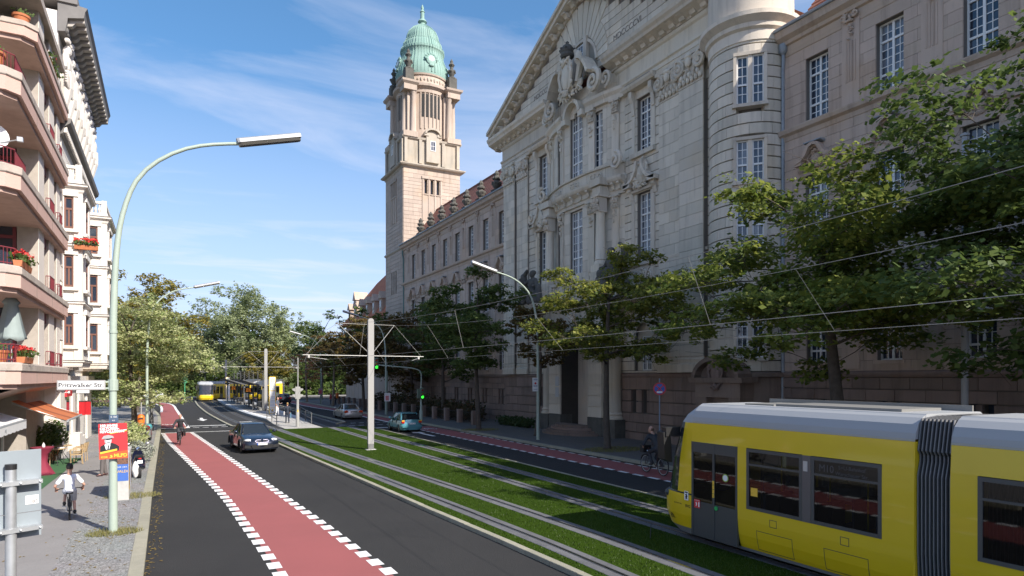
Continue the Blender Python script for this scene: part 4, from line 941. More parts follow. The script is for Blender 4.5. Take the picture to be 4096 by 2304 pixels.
for k in range(14):
    a0, a1 = pi * k / 14, pi * (k + 1) / 14
    m_.add([(px_ + 1.74 * cos(a), y_, 5.7 + 1.74 * sin(a)) for y_ in (0.0, -2.2) for a in (a0, a1)], [(0, 1, 3, 2)])
m_.add([(px_ - 1.74, 0, 0), (px_ - 1.74, -2.2, 0), (px_ - 1.74, -2.2, 5.7), (px_ - 1.74, 0, 5.7)], [(0, 1, 2, 3)]); m_.add([(px_ + 1.74, 0, 0), (px_ + 1.74, 0, 5.7), (px_ + 1.74, -2.2, 5.7), (px_ + 1.74, -2.2, 0)], [(0, 1, 2, 3)])
m_.box(px_ - 1.74, -2.5, 0, px_ + 1.74, -2.2, 7.5); PW.obj('portal_niche', m_, mat('niche_stone_shade', (.07, .06, .05), .9, var=.4, scale=1.5))  # shade of the deep opening is put into this dark stone colour
dr = MB()
for s_ in (-1, 1): dr.box(px_ + s_ * .02, -2.18, .75, px_ + s_ * 1.5, -2.08, 5.2); dr.box(px_ + s_ * .3, -2.08, 1.2, px_ + s_ * 1.25, -2.04, 2.6); dr.box(px_ + s_ * .3, -2.08, 2.9, px_ + s_ * 1.25, -2.04, 4.9)
PW.obj('portal_door', dr, mat('door_wood', (0.035, 0.03, 0.014), .6))  # wood darkened as well, for the shade inside the arch
for k in range(4):
    st = MB(); r = 3.0 - k * .38; n = 16; P2 = [(25.5 - r * sin(pi * i / n) * .75, 38.2 - r * cos(pi * i / n)) for i in range(n + 1)]
    st.prism(P2, 'z', .118 + k * .16, .118 + (k + 1) * .16); cpart('step', st, M_ST_B)
m_ = MB(); m_.box(px_ + 1.95, .06, 2.6, px_ + 2.4, .12, 3.3); m_.box(px_ + 1.95, .06, 3.4, px_ + 2.4, .12, 4.1); PW.obj('plaque', m_, mat('plaque', (.45, .47, .5), .4))
# side pedestals with columns beside the portal
for yc in (34.2, 42.4):
    m_ = MB(); m_.box(25.2, yc - .75, 0, 26.2, yc + .75, 1.3); cpart('portal_pedestal', m_, M_DARKST)
    m_ = MB(); m_.lathe([(.6, 0), (.6, .12), (.5, .22), (.56, .34), (.46, .45), (.45, 3.0), (.42, 6.6), (.5, 6.75), (.56, 7.0)], (25.75, yc, 1.3), 18); m_.box(25.05, yc - .75, 8.3, 26.2, yc + .75, 9.1); cpart('portal_column', m_, M_ST_G, smooth=True)
# ---- round turret between gable front and right wing
TC = (27.0, 24.2); TR = 2.05
def ring_block(mb, a0, a1, z0, z1, r0, r1, seg=3):
    P_ = [(r1, lerp(a0, a1, i / seg)) for i in range(seg + 1)] + [(r0, lerp(a1, a0, i / seg)) for i in range(seg + 1)]
    mb.prism([(TC[0] - r * cos(a), TC[1] - r * sin(a)) for r, a in P_][::-1], 'z', z0, z1)
tw = [(17.6, 20.0), (13.75, 15.8), (10.5, 13.2), (5.0, 7.6)]
D_ = radians
zl = [4.3]
z = 4.3; k = 0
tcore = MB(); tcore.lathe([(TR - .42, 0), (TR - .42, 26.5)], (TC[0], TC[1], 0), 40); cpart('turret_core', tcore, M_JOINT, smooth=True)
n_bl = 0
while z < 20.6:
    z2 = z + .56; inw = any(a < z2 - .1 and b > z + .1 for a, b in tw)
    spans = [(D_(-70), D_(23)), (D_(61), D_(88))] if inw else [(D_(-70), D_(88))]
    for a0, a1 in spans:
        n = max(1, round((a1 - a0) / D_(34))); off = .5 if k % 2 else 0
        cuts = [a0] + [lerp(a0, a1, (i + off) / n) for i in range(0 if off else 1, n)] + [a1]
        for c0, c1 in zip(cuts, cuts[1:]):
            if c1 - c0 < D_(3): continue
            b = MB(); ring_block(b, c0 + .004, c1 - .004, z + .03, z2 - .03, TR - .45, TR, 4)
            o = cpart('stone_block', b, M_ST_G); n_bl += 1
    b = MB()
    z = z2; k += 1
for (a, b) in tw:
    am = D_(42); W = Wall((TC[0] - (TR - .1) * cos(am) + .74 * (sin(am)), TC[1] - (TR - .1) * sin(am) - .74 * cos(am)), (TC[0] - (TR - .1) * cos(am) - .74 * sin(am), TC[1] - (TR - .1) * sin(am) + .74 * cos(am)))
    W.window(.1, .64, a, b, 2, (3, 2), y=-.12); W.window(.84, 1.38, a, b, 2, (3, 2), y=-.12)
    m_ = MB(); m_.box(.64, -.3, a, .84, .06, b); m_.box(-.05, -.3, a, .1, .1, b); m_.box(1.38, -.3, a, 1.53, .1, b); m_.box(-.05, -.3, b, 1.53, .12, b + .16); m_.box(-.1, -.3, a - .16, 1.58, .16, a); W.obj('window_surround', m_, M_ST_G)
m_ = MB(); m_.lathe([(TR - .1, 20.6), (TR + .05, 20.7), (TR + .06, 21.2), (TR + .2, 21.3), (TR + .22, 21.5), (TR + .5, 21.75), (TR + .52, 21.95), (TR + .1, 22.05), (TR + .05, 24.2), (TR + .2, 24.4), (TR + .25, 24.8), (TR + .55, 25.1), (TR + .1, 25.3), (.1, 27.5)], (TC[0], TC[1], 0), 40); cpart('turret_cornice', m_, M_ST_G, smooth=True)
m_ = MB(); m_.lathe([(TR + .02, 0), (TR + .02, 4.0), (TR + .2, 4.05), (TR + .2, 4.25), (TR - .1, 4.3)], (TC[0], TC[1], 0), 32); cpart('turret_base', m_, M_ST_B)
# side door with round pediment at the foot of the turret
DW = Wall((24.75, 22.3), (24.75, 25.9)); x = 1.9
m_ = MB(); m_.box(x - 1.5, -.8, 0, x - .75, .1, 3.6); m_.box(x + .75, -.8, 0, x + 1.5, .1, 3.6); m_.box(x - 1.52, -.8, 3.0, x + 1.52, .13, 3.75); m_.prism([(-.8, 3.75), (.3, 3.75), (.36, 4.0), (-.8, 4.05)], 'x', x - 1.8, x + 1.8); mould(m_, arc_pts(x, 3.95, 1.6, pi, 0, 14, 1.15), .22, -.6, .35); DW.obj('side_portal', m_, M_ST_B)
m_ = MB(); pts = arc_pts(x, 3.95, 1.5, 0, pi, 12, 1.05); m_.add([(p[0], -.1, p[1]) for p in pts], [tuple(range(13))]); m_.box(x - .75, -.7, 0, x + .75, -.6, 3.0); DW.obj('side_portal_infill', m_, M_ST_B)
m_ = MB(); cartouche(m_, x, 4.2, .2, 1.2, 1.5, 12); DW.obj('cartouche', m_, M_ST_B)
m_ = MB(); m_.box(x - .74, -.6, .12, x + .74, -.52, 2.3); DW.obj('side_door', m_, mat('door_wood', (0.035, 0.03, 0.014), .6))
gl = MB()
for i in range(5): gl.tube([(x - .6 + .3 * i, -.5, 2.35), (x - .6 + .3 * i, -.5, 2.95)], .02, 4); gl.tube([(x - .74, -.5, 2.4 + .13 * i), (x + .74, -.5, 2.4 + .13 * i)], .015, 4)
DW.obj('door_grille', gl, M_GROOVE)
# drain pipe at the turret joint
dp = MB(); dp.tube([(26.85, 22.0, 20.3), (26.85, 22.0, 19.6), (26.9, 22.06, 19.2), (26.9, 22.06, .3)], .09, 8); dp.lathe([(.1, 0), (.22, .15), (.24, .5), (.16, .55)], (26.85, 22.0, 19.9), 10); cpart('drain_pipe', dp, M_LEADG, smooth=True)
dp = MB(); dp.tube([(26.75, 80.3, 20.6), (26.75, 80.3, 19.9), (26.85, 80.2, 19.2), (26.9, 80.2, 8)], .1, 8); cpart('drain_pipe', dp, mat('copper_dark', (0.12, .2, .18), .6), smooth=True)
# ---- tower
TX0, TX1, TY0, TY1 = 27.0, 34.9, 80.65, 88.1; TCX, TCY = (TX0 + TX1) / 2, (TY0 + TY1) / 2
S1 = Wall((TX1, TY0), (TX0, TY0)); S2 = Wall((TX0, TY0), (TX0, TY1))
for W, ops in ((S1, [(S1.L - 4.95, S1.L - 4.55, 28.2, 30.0), (S1.L - 4.1, S1.L - 3.7, 28.2, 30.0), (S1.L - 3.25, S1.L - 2.85, 28.2, 30.0)]), (S2, [(2.9, 3.25, 28.2, 30.0), (3.65, 4.0, 28.2, 30.0), (4.4, 4.75, 28.2, 30.0), (2.6, 3.1, 15.2, 18.2), (3.5, 4.0, 15.2, 18.2), (4.4, 4.9, 15.2, 18.2)])):
    W.blocks(0, W.L, 4 if W is S2 else 19, 31.2, ops, .5, 1.25, M_ST_T, .03, .01, .05, M_ST_TD, 'tower_shaft', thick=.8)
    m_ = MB()
    for o in ops: m_.box(o[0], -.4, o[2], o[1], -.36, o[3])
    W.obj('slit_window', m_, M_PANE)
    m_ = MB(); o3 = [o for o in ops if o[2] > 20]; c0, c1 = o3[0][0], o3[-1][1]
    for xx in (c0 - .22, c0 - .22 + (c1 - c0 + .44 - .0) / 3, c0 - .22 + (c1 - c0 + .44) * 2 / 3, c1 + .22 - .0): m_.box(xx - .1, .05, 24.6, xx + .1, .16, 30.3)
    m_.box(c0 - .4, .05, 30.1, c1 + .4, .22, 30.4); m_.box(c0 - .34, .05, 28.0, c1 + .34, .18, 28.15); m_.box(c0 - .2, .05, 24.6, c1 + .2, .09, 28.0); W.obj('window_surround', m_, M_ST_T)
m_ = MB(); m_.box(TX0 + .5, TY0 + .5, 0, TX1 - .01, TY1, 31.2); cpart('tower_core', m_, M_ST_T)
def sq_ring(mb, z, o): return [(TX0 - o, TY0 - o, z), (TX1 + o, TY0 - o, z), (TX1 + o, TY1 + o, z), (TX0 - o, TY1 + o, z)]
m_ = MB(); m_.loft([sq_ring(m_, z, o) for z, o in ((31.15, .05), (31.25, .15), (31.4, .2), (31.5, .5), (31.65, .62), (31.75, .62), (31.95, .1))]); cpart('tower_cornice', m_, M_ST_TD)
m_ = MB(); m_.loft([sq_ring(m_, z, o) for z, o in ((20.6, .04), (20.75, .2), (20.9, .25), (21.1, .05))]); cpart('tower_string', m_, M_ST_TD)
# plinth stage (square with pilasters and a little gabled window on each side)
m_ = MB(); m_.box(TX0 + .1, TY0 + .1, 31.9, TX1 - .1, TY1 - .1, 35.3)
for W in (S1, S2):
    for xx in (.1, 2.2, W.L - 2.5, W.L - .5):
        for zz, h in ((32.0, 3.1),): p0 = W.w(xx, -.02, 0); p1 = W.w(xx + .4, .18, 0); m_.box(p0.x, p0.y, zz, p1.x, p1.y, zz + h)
m_.loft([sq_ring(m_, z, o) for z, o in ((35.0, -.05), (35.15, .15), (35.4, .22), (35.5, -.1))]); cpart('tower_plinth', m_, M_ST_TD)
for W in (S1, S2):
    x = W.L / 2; d = MB(); d.box(x - .9, -.2, 32.3, x + .9, .3, 36.0); mould(d, arc_pts(x, 36.0, 1.15, pi, 0, 10, .8), .25, -.3, .5); d.box(x - 1.2, -.2, 35.7, x - .6, .4, 36.05); d.box(x + .6, -.2, 35.7, x + 1.2, .4, 36.05); pts = arc_pts(x, 35.9, .9, 0, pi, 8, .6); d.prism([(p[0], p[1]) for p in pts], 'y', -.3, .15); W.obj('tower_dormer', d, M_ST_TD)
    w_ = W.window(x - .36, x + .36, 33.8, 35.1, 2, (2,), y=.27)
# drum with belfry slits
R = 3.35; m_ = MB(); m_.lathe([(R, 35.4), (R, 42.0)], (TCX, TCY, 0), 40); cpart('drum', m_, M_ST_T, smooth=True)
slit = MB().box(-.02, -.2, 0, .06, .2, 3.0).mesh('belfry_slit', M_GROOVE)
for c0 in (-pi / 2, pi, 0, pi / 2):
    for k in range(-2, 3):
        a = c0 + k * .165; o = link('belfry_slit', slit, court); o.location = (TCX + R * cos(a) - 27, TCY + R * sin(a) - 38.2, 38.5); o.rotation_euler = (0, 0, a)
        o.scale = (1, 1, 1)
fr = MB()
for c0 in (-pi / 2, pi, 0, pi / 2):
    for k in range(-3, 3):
        a = c0 + (k + .5) * .165; r_ = R + .04; fr.tube([(TCX + r_ * cos(a), TCY + r_ * sin(a), 36.9), (TCX + r_ * cos(a), TCY + r_ * sin(a), 41.7)], .1, 6)
cpart('belfry_mullions', fr, M_ST_T)
m_ = MB(); m_.lathe([(R + .02, 41.6), (R + .15, 41.7), (R + .2, 42.1), (R + .6, 42.4), (R + .65, 42.7), (R + .1, 42.9), (R + .05, 43.9), (R + .2, 44.0), (R + .25, 44.2), (R - .2, 44.3)], (TCX, TCY, 0), 40); cpart('drum_cornice', m_, M_ST_T, smooth=True)
frz = MB()
for k in range(48):
    a = k * 2 * pi / 48; spiral_c = (TCX + (R + .1) * cos(a), TCY + (R + .1) * sin(a), 43.4); frz.ball(spiral_c, (.14, .14, .3 if k % 2 else .16), 6, 4)
cpart('drum_frieze', frz, M_ST_TD)
col = MB().lathe([(.46, 0), (.46, .2), (.38, .35), (.37, 2.5), (.32, 5.0), (.4, 5.15), (.46, 5.4)], n=12).mesh('column', M_ST_T, True)
for cx_, cy_ in ((-1, -1), (1, -1), (1, 1), (-1, 1)):
    bx = TCX + cx_ * 3.05; by = TCY + cy_ * 3.05
    for dx_, dy_ in ((-.55 * cx_, .55 * cy_ * 0 + .35 * cy_), (.35 * cx_, -.55 * cy_)):
        o = link('column', col, court); o.location = (bx + dx_ - 27, by + dy_ - 38.2, 36.0)
    m_ = MB(); s_ = .98
    m_.box(bx - s_, by - s_, 35.3, bx + s_, by + s_, 36.0); m_.box(bx - s_ * .9, by - s_ * .9, 41.4, bx + s_ * .9, by + s_ * .9, 42.1); m_.loft([[(bx + a * r, by + b * r, z) for a, b in ((-1, -1), (1, -1), (1, 1), (-1, 1))] for r, z in ((.9, 42.1), (1.15, 42.35), (1.2, 42.6), (.8, 42.75))])
    m_.box(bx - .7 + cx_ * -.5, by - .7 + cy_ * -.5, 36.0, bx + .5 + cx_ * -.5, by + .5 + cy_ * -.5, 41.5); cpart('corner_pier', m_, M_ST_T)
    v = MB(); v.box(bx - .55, by - .55, 42.7, bx + .55, by + .55, 44.3); v.lathe([(.62, 44.3), (.6, 44.45), (.25, 44.6), (.5, 45.2), (.52, 45.4), (.25, 45.6), (.22, 45.9), (.42, 46.2), (.2, 46.5), (.22, 46.7), (0, 47.1)], (bx, by, 0), 10)
    for k in range(6): v.ball((bx + .48 * cos(k * pi / 3), by + .48 * sin(k * pi / 3), 45.3), .17, 5, 4)
    cpart('corner_urn', v, M_DARKST)
dm = MB()
prof = [(R + .15, 44.2), (R + .22, 44.5), (R + .2, 45.2), (R + .0, 46.0), (R - .35, 46.8), (R - .55, 47.6), (R - .5, 48.0), (R - .38, 48.15), (R - .38, 48.45), (R - .62, 48.6), (R - .75, 49.3), (R - .95, 49.5), (R - .95, 49.7), (R - 1.1, 49.8), (R - 1.2, 50.4), (R - 1.5, 51.1), (R - 2.1, 51.75), (R - 2.75, 52.1), (.45, 52.2), (.4, 52.5), (.62, 52.7), (.5, 52.95), (.28, 53.1), (.26, 54.0), (.34, 54.1), (.16, 54.4), (.2, 54.7), (0, 55.2)]
dm.lathe(prof, (TCX, TCY, 0), 48); cpart('dome', dm, M_COPPER, smooth=True)
rb = MB()
for k in range(48):
    a = k * 2 * pi / 48; P_ = [(TCX + (r + .015) * cos(a), TCY + (r + .015) * sin(a), z) for r, z in prof[1:18]]
    big = k % 6 in (0, 1) ; rb.tube(P_, .09 if big else .03, 4)
cpart('dome_ribs', rb, M_COPPER)
for a in (-pi / 2, pi, 0, pi / 2):
    o_ = MB(); r_ = R + .02
    o_.ball((0, 0, 0), (.2, .75, .85), 10, 8); o_.ball((.12, 0, 0), (.14, .42, .42), 10, 8, 1)
    for k in range(7): t = pi * k / 6; o_.ball((.1, .75 * cos(t), .75 * sin(t)), (.14, .2, .2), 6, 5)
    o_.ball((.1, 0, -.9), (.15, .4, .22), 6, 5)
    ob = o_.build('dome_oculus', [M_COPPER, M_FRAME], court); ob.location = (TCX + r_ * cos(a) - 27, TCY + r_ * sin(a) - 38.2, 46.2); ob.rotation_euler = (0, radians(-12), a)
# ---- red roofed block beyond the tower
rbk = thing('red_roofed_building', 'far building with steep red tiled roof and dormers, left of the tower', 'building', (28, 100, 0))
def rpart(n, mb, m, **t): o = mb.build(n, m, rbk, **t); o.location = (-28, -100, 0); return o
m_ = MB(); m_.box(27.5, 88.3, 0, 40, 113, 13.2); rpart('wall', m_, M_ST_W)
m_ = MB(); m_.add([(27.0, 88.3, 13.2), (27.0, 113.6, 13.2), (31.5, 108, 20.0), (31.5, 88.3, 22.8), (36, 113.6, 13.2), (36, 88.3, 13.2)], [(0, 3, 2, 1), (1, 2, 4), (4, 2, 3, 5)]); m_.box(27, 88.3, 12.9, 40, 113.6, 13.2); rpart('roof', m_, mat('roof_tile_sunlit', (.45, .14, .06), .8, var=.5, scale=1.5))  # brighter tile colour paints in sunlight on this shaded roof
for i in range(6):
    yy_ = 91.5 + 3.6 * i; m_ = MB(); m_.box(27.2, yy_ - .6, 13.2, 29.0, yy_ + .6, 15.4); m_.prism([(yy_ - .9, 15.4), (yy_ + .9, 15.4), (yy_, 16.5)], 'x', 27.0, 30); o = rpart('dormer', m_, M_ST_W)
    m_ = MB(); m_.box(27.15, yy_ - .35, 13.6, 27.19, yy_ + .35, 15.1); p_ = rpart('window', m_, M_PANE)
    m_ = MB(); m_.box(27.44, yy_ - .5, 8.5, 27.49, yy_ + .5, 11.2); rpart('window', m_, M_PANE)
m_ = MB(); m_.box(29, 112.2, 13, 31, 113.7, 17.5); m_.prism([(112.0, 17.5), (113.9, 17.5), (112.95, 19)], 'x', 28.8, 31.2); rpart('gable', m_, M_ST_W)
def flush_masonry():
    """the largest-looking blocks and panes become parts of their own, the rest stay joined"""
    sc = []
    for b in BLOCKS:
        p = to_px(b[0]); a = 0
        if p and -50 < p[0] < 4150 and -50 < p[1] < 1640:
            v = (CAMP - b[0]).normalized(); a = b[1][0] * b[1][2] * max(0, v.x * b[5].x + v.y * b[5].y) / p[2] ** 2
        sc.append(a)
    order = sorted(range(len(BLOCKS)), key=lambda i: -sc[i]); own = max(0, 300 - n_bl)
    rest = {}
    for r_, i in enumerate(order):
        c, sz, rz, m_, ow, _ = BLOCKS[i]
        if r_ < own and sc[i] > 0:
            o = link('stone_block', unit_box(m_), ow); o.location = c - ow.location; o.scale = sz; o.rotation_euler = (0, 0, rz)
        else:
            mb = rest.setdefault(m_.name, (MB(), m_))[0]; ca, sa = cos(rz), sin(rz); hx, hy, hz = sz[0] / 2, sz[1] / 2, sz[2] / 2
            vs = [(c.x + ca * a * hx - sa * b * hy, c.y + sa * a * hx + ca * b * hy, c.z + e * hz) for e in (-1, 1) for a, b in ((-1, -1), (1, -1), (1, 1), (-1, 1))]
            mb.add(vs, [(0, 3, 2, 1), (4, 5, 6, 7), (0, 1, 5, 4), (1, 2, 6, 5), (2, 3, 7, 6), (3, 0, 4, 7)])
    for nm, (mb, m_) in rest.items():
        o = cpart('stone_blocks', mb, m_); o['kind'] = 'stuff'
    cnt = 0; pm = {}
    def key(e):
        p = to_px(e[3]); return p[2] if p and -20 < p[0] < 4120 and -20 < p[1] < 1560 else 1e6
    for (o, plist, m_, c) in sorted(PANES, key=key):
        if o.parent is court and cnt + len(plist) <= 300:
            for (a, b, e, f_) in plist:
                if m_.name not in pm: pm[m_.name] = MB().box(0, 0, 0, 1, .012, 1).mesh('pane', m_)
                q = link('pane', pm[m_.name], o); q.location = (a + .012, .028, e + .012); q.scale = (b - a - .024, 1, f_ - e - .024); q.rotation_euler = (random.uniform(-.012, .012), 0, random.uniform(-.012, .012)); cnt += 1
        else:
            mk = ('panes', o.data.name, m_.name)
            if mk not in UNIT:
                mb = MB()
                for (a, b, e, f_) in plist: t1, t2 = random.uniform(-.004, .004), random.uniform(-.004, .004); mb.add([(a + .01, .03, e + .01), (b - .01, .03 + t1, e + .01), (b - .01, .03 + t1 + t2, f_ - .01), (a + .01, .03 + t2, f_ - .01)], [(0, 3, 2, 1)])
                UNIT[mk] = mb.mesh('panes', m_)
            q = link('panes', UNIT[mk], o); q['kind'] = 'stuff'
# ------------------------------------------------------------------ corner house with pink balconies
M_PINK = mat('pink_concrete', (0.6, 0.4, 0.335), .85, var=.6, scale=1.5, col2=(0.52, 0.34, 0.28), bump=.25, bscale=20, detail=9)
M_COPING = mat('coping_beige', (0.5, 0.43, 0.37), .9, var=.7, scale=2, col2=(0.27, 0.235, 0.2), bump=.3, bscale=18, detail=9)
M_PIER = mat('rough_render', (0.42, 0.375, 0.325), .95, var=.5, scale=4, col2=(0.28, 0.25, 0.215), bump=.5, bscale=30)
M_CREAM = mat('cream_paint', (0.72, 0.655, 0.585), .85, var=.35, scale=1.2, col2=(0.6, 0.54, 0.48), bump=.15, bscale=20)
M_MAROON = mat('maroon_paint', (0.2, 0.035, 0.045), .5, var=.3, scale=3)
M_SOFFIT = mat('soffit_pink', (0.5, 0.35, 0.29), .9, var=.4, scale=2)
M_TERRA = mat('terracotta', (0.5, 0.17, 0.07), .8, var=.4, scale=8)
M_LEAFS = leaf_mat('pot_leaves', (0.05, 0.1, 0.02), (0.12, 0.17, 0.05))
M_PETAL = leaf_mat('geranium', (0.55, 0.02, 0.03), (0.75, 0.08, 0.06), .25)
M_STEELG = mat('galvanised', (0.55, 0.57, 0.58), .45, metal=.6, var=.4, scale=9)
M_BLACK = mat('black_plastic', (0.015, 0.015, 0.016), .5)
ch = thing('corner_house', 'pink and beige corner apartment house with banded concrete balconies', 'building', (-8, 32, 0))
def hpart(n, mb, m, smooth=False, par=None, **t):
    o = mb.build(n, m, par or ch, smooth=smooth, **t)
    if par is None: o.location = (8, -32, 0)
    return o
CX, CY0, CY1 = -4.2, 25.9, 37.65
LEV = [(3.77, 4.5), (6.9, 7.65), (10.1, 10.9), (13.2, 14.0), (16.35, 16.95)]
def plan(off, y0, cut=.35):
    x = CX - off; return [(-24, y0 + off), (x - cut, y0 + off), (x, y0 + off + cut), (x, CY1 - off * .3), (-24, CY1 - off * .3)]
for i, (a, b) in enumerate(LEV):
    y0 = CY0 if i < 4 else 29.0; h = b - a; m_ = MB()
    m_.prism(plan(.0, y0), 'z', a + .02, a + h * .6); hpart('balcony_band', m_, M_PINK)
    m_ = MB(); m_.loft([[(x, y, z) for x, y in plan(o, y0)] for o, z in ((-.02, a + h * .6 + .003), (-.04, a + h * .64), (-.04, b - .06), (.06, b))]); hpart('coping', m_, M_COPING)
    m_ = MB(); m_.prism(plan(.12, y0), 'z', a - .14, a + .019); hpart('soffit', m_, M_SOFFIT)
    for yj in (29.2, 32.8, 36.0):
        if yj > y0 + 1: hpart('joint', MB().box(CX - .01, yj, a + .02, CX + .006, yj + .02, a + h * .6), M_JOINT)
core = MB(); core.box(-24, 32.6, 0, -5.05, CY1 - .1, 18.6); hpart('house_core', core, M_PIER)
for i in range(5):
    z0 = LEV[i][1] - .02; z1 = LEV[i + 1][0] - .1 if i < 4 else 18.8
    for (ya, yb) in ((31.7, 33.0), (34.25, 35.7), (36.5, 37.55)):
        m_ = MB(); m_.box(-5.2, ya, z0, -4.52, yb, z1); o = hpart('pier', m_, M_PIER)
        m_ = MB(); m_.box(-4.52, ya + .02, z0, -4.5, yb - .01, z1); hpart('pier_facing', m_, M_CREAM)
    if i == 4: continue
    # loggia glazing facing the corner
    f = MB(); gl_ = MB()
    xs = [-5.25, -6.9, -8.6, -10.4, -12.2, -14]
    for xa, xb in zip(xs, xs[1:]):
        f.box(xa, 31.9, z0, xa - .12, 32.05, z1); f.box(xb, 31.9, z0 + .9, xa, 32.05, z0 + 1.0) if False else None
        f.box(xb, 31.9, z1 - .5, xa - .12, 32.04, z1 - .38); gl_.box(xb, 31.98, z0, xa - .12, 32.0, z1)
    hpart('window_frame', f, M_MAROON); hpart('window_glass', gl_, M_PANE)
    f = MB(); gl_ = MB()
    for ya, yb in ((33.0, 34.25), (35.7, 36.5)): f.box(-5.05, ya, z1 - .45, -4.6, yb, z1); gl_.box(-5.03, ya, z0, -5.0, yb, z1 - .45); f.box(-5.0, (ya + yb) / 2 - .05, z0, -4.95, (ya + yb) / 2 + .05, z1 - .45)
    hpart('window_frame', f, M_MAROON); hpart('window_glass', gl_, M_PANE)
    # railings
    r = MB(); zt = z0 + .62
    def rail(pts):
        r.tube([(x, y, zt) for x, y in pts], .022, 6); r.tube([(x, y, z0 + .12) for x, y in pts], .018, 6)
        for (xa, ya), (xb, yb) in zip(pts, pts[1:]):
            n = max(2, int(sqrt((xb - xa) ** 2 + (yb - ya) ** 2) / .12))
            for k in range(n + 1): t = k / n; r.tube([(lerp(xa, xb, t), lerp(ya, yb, t), z0), (lerp(xa, xb, t), lerp(ya, yb, t), zt)], .011, 4)
    rail([(-14, 26.2), (-4.75, 26.2), (-4.42, 26.55), (-4.42, 28.4)]); hpart('railing', r, M_MAROON)
    for ya, yb in ((33.05, 34.2), (35.75, 36.45)):
        r = MB(); rail([(-4.45, ya), (-4.3, ya), (-4.3, yb), (-4.45, yb)]); hpart('railing', r, M_MAROON)
m_ = MB(); m_.box(-24, 25, 18.6, -4.3, CY1, 18.9); hpart('roof', m_, M_COPING)
# ground floor: recessed shop, columns, diagonal beam
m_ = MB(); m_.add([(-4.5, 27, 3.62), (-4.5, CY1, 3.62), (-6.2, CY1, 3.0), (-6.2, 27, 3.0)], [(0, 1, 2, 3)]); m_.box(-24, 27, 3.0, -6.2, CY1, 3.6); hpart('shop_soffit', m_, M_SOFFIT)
m_ = MB(); m_.box(-5.6, CY1 - .6, 0, -4.6, CY1, 3.6); m_.box(-4.6, CY1 - .35, 0, -4.45, CY1 - .05, 3.7); hpart('end_wall', m_, M_CREAM)
for i, y in enumerate((28.2, 31.2, 34.0, 36.4)):
    m_ = MB(); m_.box(-6.3, y - .3, .12, -5.7, y + .3, 3.3); hpart('shop_column', m_, M_MAROON)
    hpart('shop_window', MB().box(-6.2, y + .3, .5, -6.16, y + 2.7, 3.0), M_PANE); m_ = MB(); m_.box(-6.22, y + .4, .12, -6.1, y + .6, 3.1); m_.box(-6.22, y + .3, .12, -6.1, y + 2.7, .5); hpart('shop_frame', m_, M_CREAM)
for i in range(6):
    x = -7.2 - 2.7 * i; hpart('shop_window', MB().box(x - 2.3, 32.52, .55, x, 32.58, 2.8), M_PANE); m_ = MB(); m_.box(x - 2.4, 32.45, .12, x + .1, 32.6, .55); m_.box(x, 32.45, .55, x + .12, 32.6, 2.95); m_.box(x - 2.4, 32.45, 2.8, x, 32.6, 2.95); m_.box(x - 1.2, 32.48, .55, x - 1.14, 32.6, 2.8); hpart('shop_frame', m_, M_MAROON)
m_ = MB(); m_.box(-5.55, 30.9, .4, -5.5, 31.12, 2.2); sg = hpart('shop_sign', m_, M_CREAM)
# pots and flowers on the balconies (things of their own)
def flower_box(label, x, y, z, ln, along_y=True, red=30, group='balcony flower boxes'):
    t = thing('flower_box', label, 'flower box', (x, y, z), radians(90) if along_y else 0, group)
    MB().prism([(-.1, 0), (.1, 0), (.13, .2), (-.13, .2)], 'x', -ln / 2, ln / 2).build('trough', M_TERRA, t)
    r_ = random.Random(int(abs(x * 31 + y * 7 + z * 13)))
    def tuft(n, m, zz, sp, sz):
        mb = MB()
        for i in range(n):
            c = Vector((r_.uniform(-ln / 2, ln / 2), r_.gauss(0, sp), zz + r_.uniform(-.05, .15))); q = Matrix.Rotation(r_.uniform(0, 6.3), 3, Vector((r_.gauss(0, 1), r_.gauss(0, 1), r_.gauss(0, 1))).normalized()); s_ = sz * r_.uniform(.7, 1.3)
            mb.add([c + q @ Vector(v) for v in ((-s_, 0, -s_ * .6), (s_, 0, -s_ * .6), (s_ * .7, .01, s_), (-s_ * .7, 0, s_))], [(0, 1, 2, 3)])
        return mb
    tuft(int(130 * ln), M_LEAFS, .28, .13, .05).build('foliage', M_LEAFS, t); tuft(int(red * ln), M_PETAL, .42, .13, .04).build('blossoms', M_PETAL, t)
    return t
flower_box('flower box of red geraniums on the lowest pink balcony corner', -4.3, 27.6, 4.5, 1.6, True, 60)
flower_box('flower box of red geraniums on the second pink balcony', -4.3, 27.2, 7.65, 1.8, True, 70)
flower_box('leafy trough with few blossoms at the top balcony of the pink house', -4.35, 33.5, 16.95, 2.4, True, 4)
def pot(label, x, y, z, r, h):
    t = thing('flower_pot', label, 'flower pot', (x, y, z), 0, 'terracotta pots on balconies'); MB().lathe([(r * .7, 0), (r * .75, 0), (r, h * .8), (r * 1.1, h * .8), (r * 1.12, h), (r * .95, h), (r * .9, h * .85), (0, h * .85)], n=14).build('pot', M_TERRA, t, smooth=True)
    mb = MB(); r_ = random.Random(int(z * 10)); 
    for i in range(40):
        c = Vector((r_.gauss(0, r * .5), r_.gauss(0, r * .5), h + r_.uniform(0, .2))); s_ = .05; mb.add([c + Vector((-s_, 0, 0)), c + Vector((s_, 0, .02)), c + Vector((s_ * .5, .02, s_ * 2))], [(0, 1, 2)])
    mb.build('plant', M_LEAFS, t)
pot('large orange pot behind the railing of the fourth balcony', -5.0, 26.6, 14.0, .32, .6); pot('orange pot on the topmost balcony edge of the pink house', -4.75, 29.7, 16.95, .26, .42); pot('orange trough pot beside the closed parasol', -4.9, 26.7, 4.5, .3, .4)
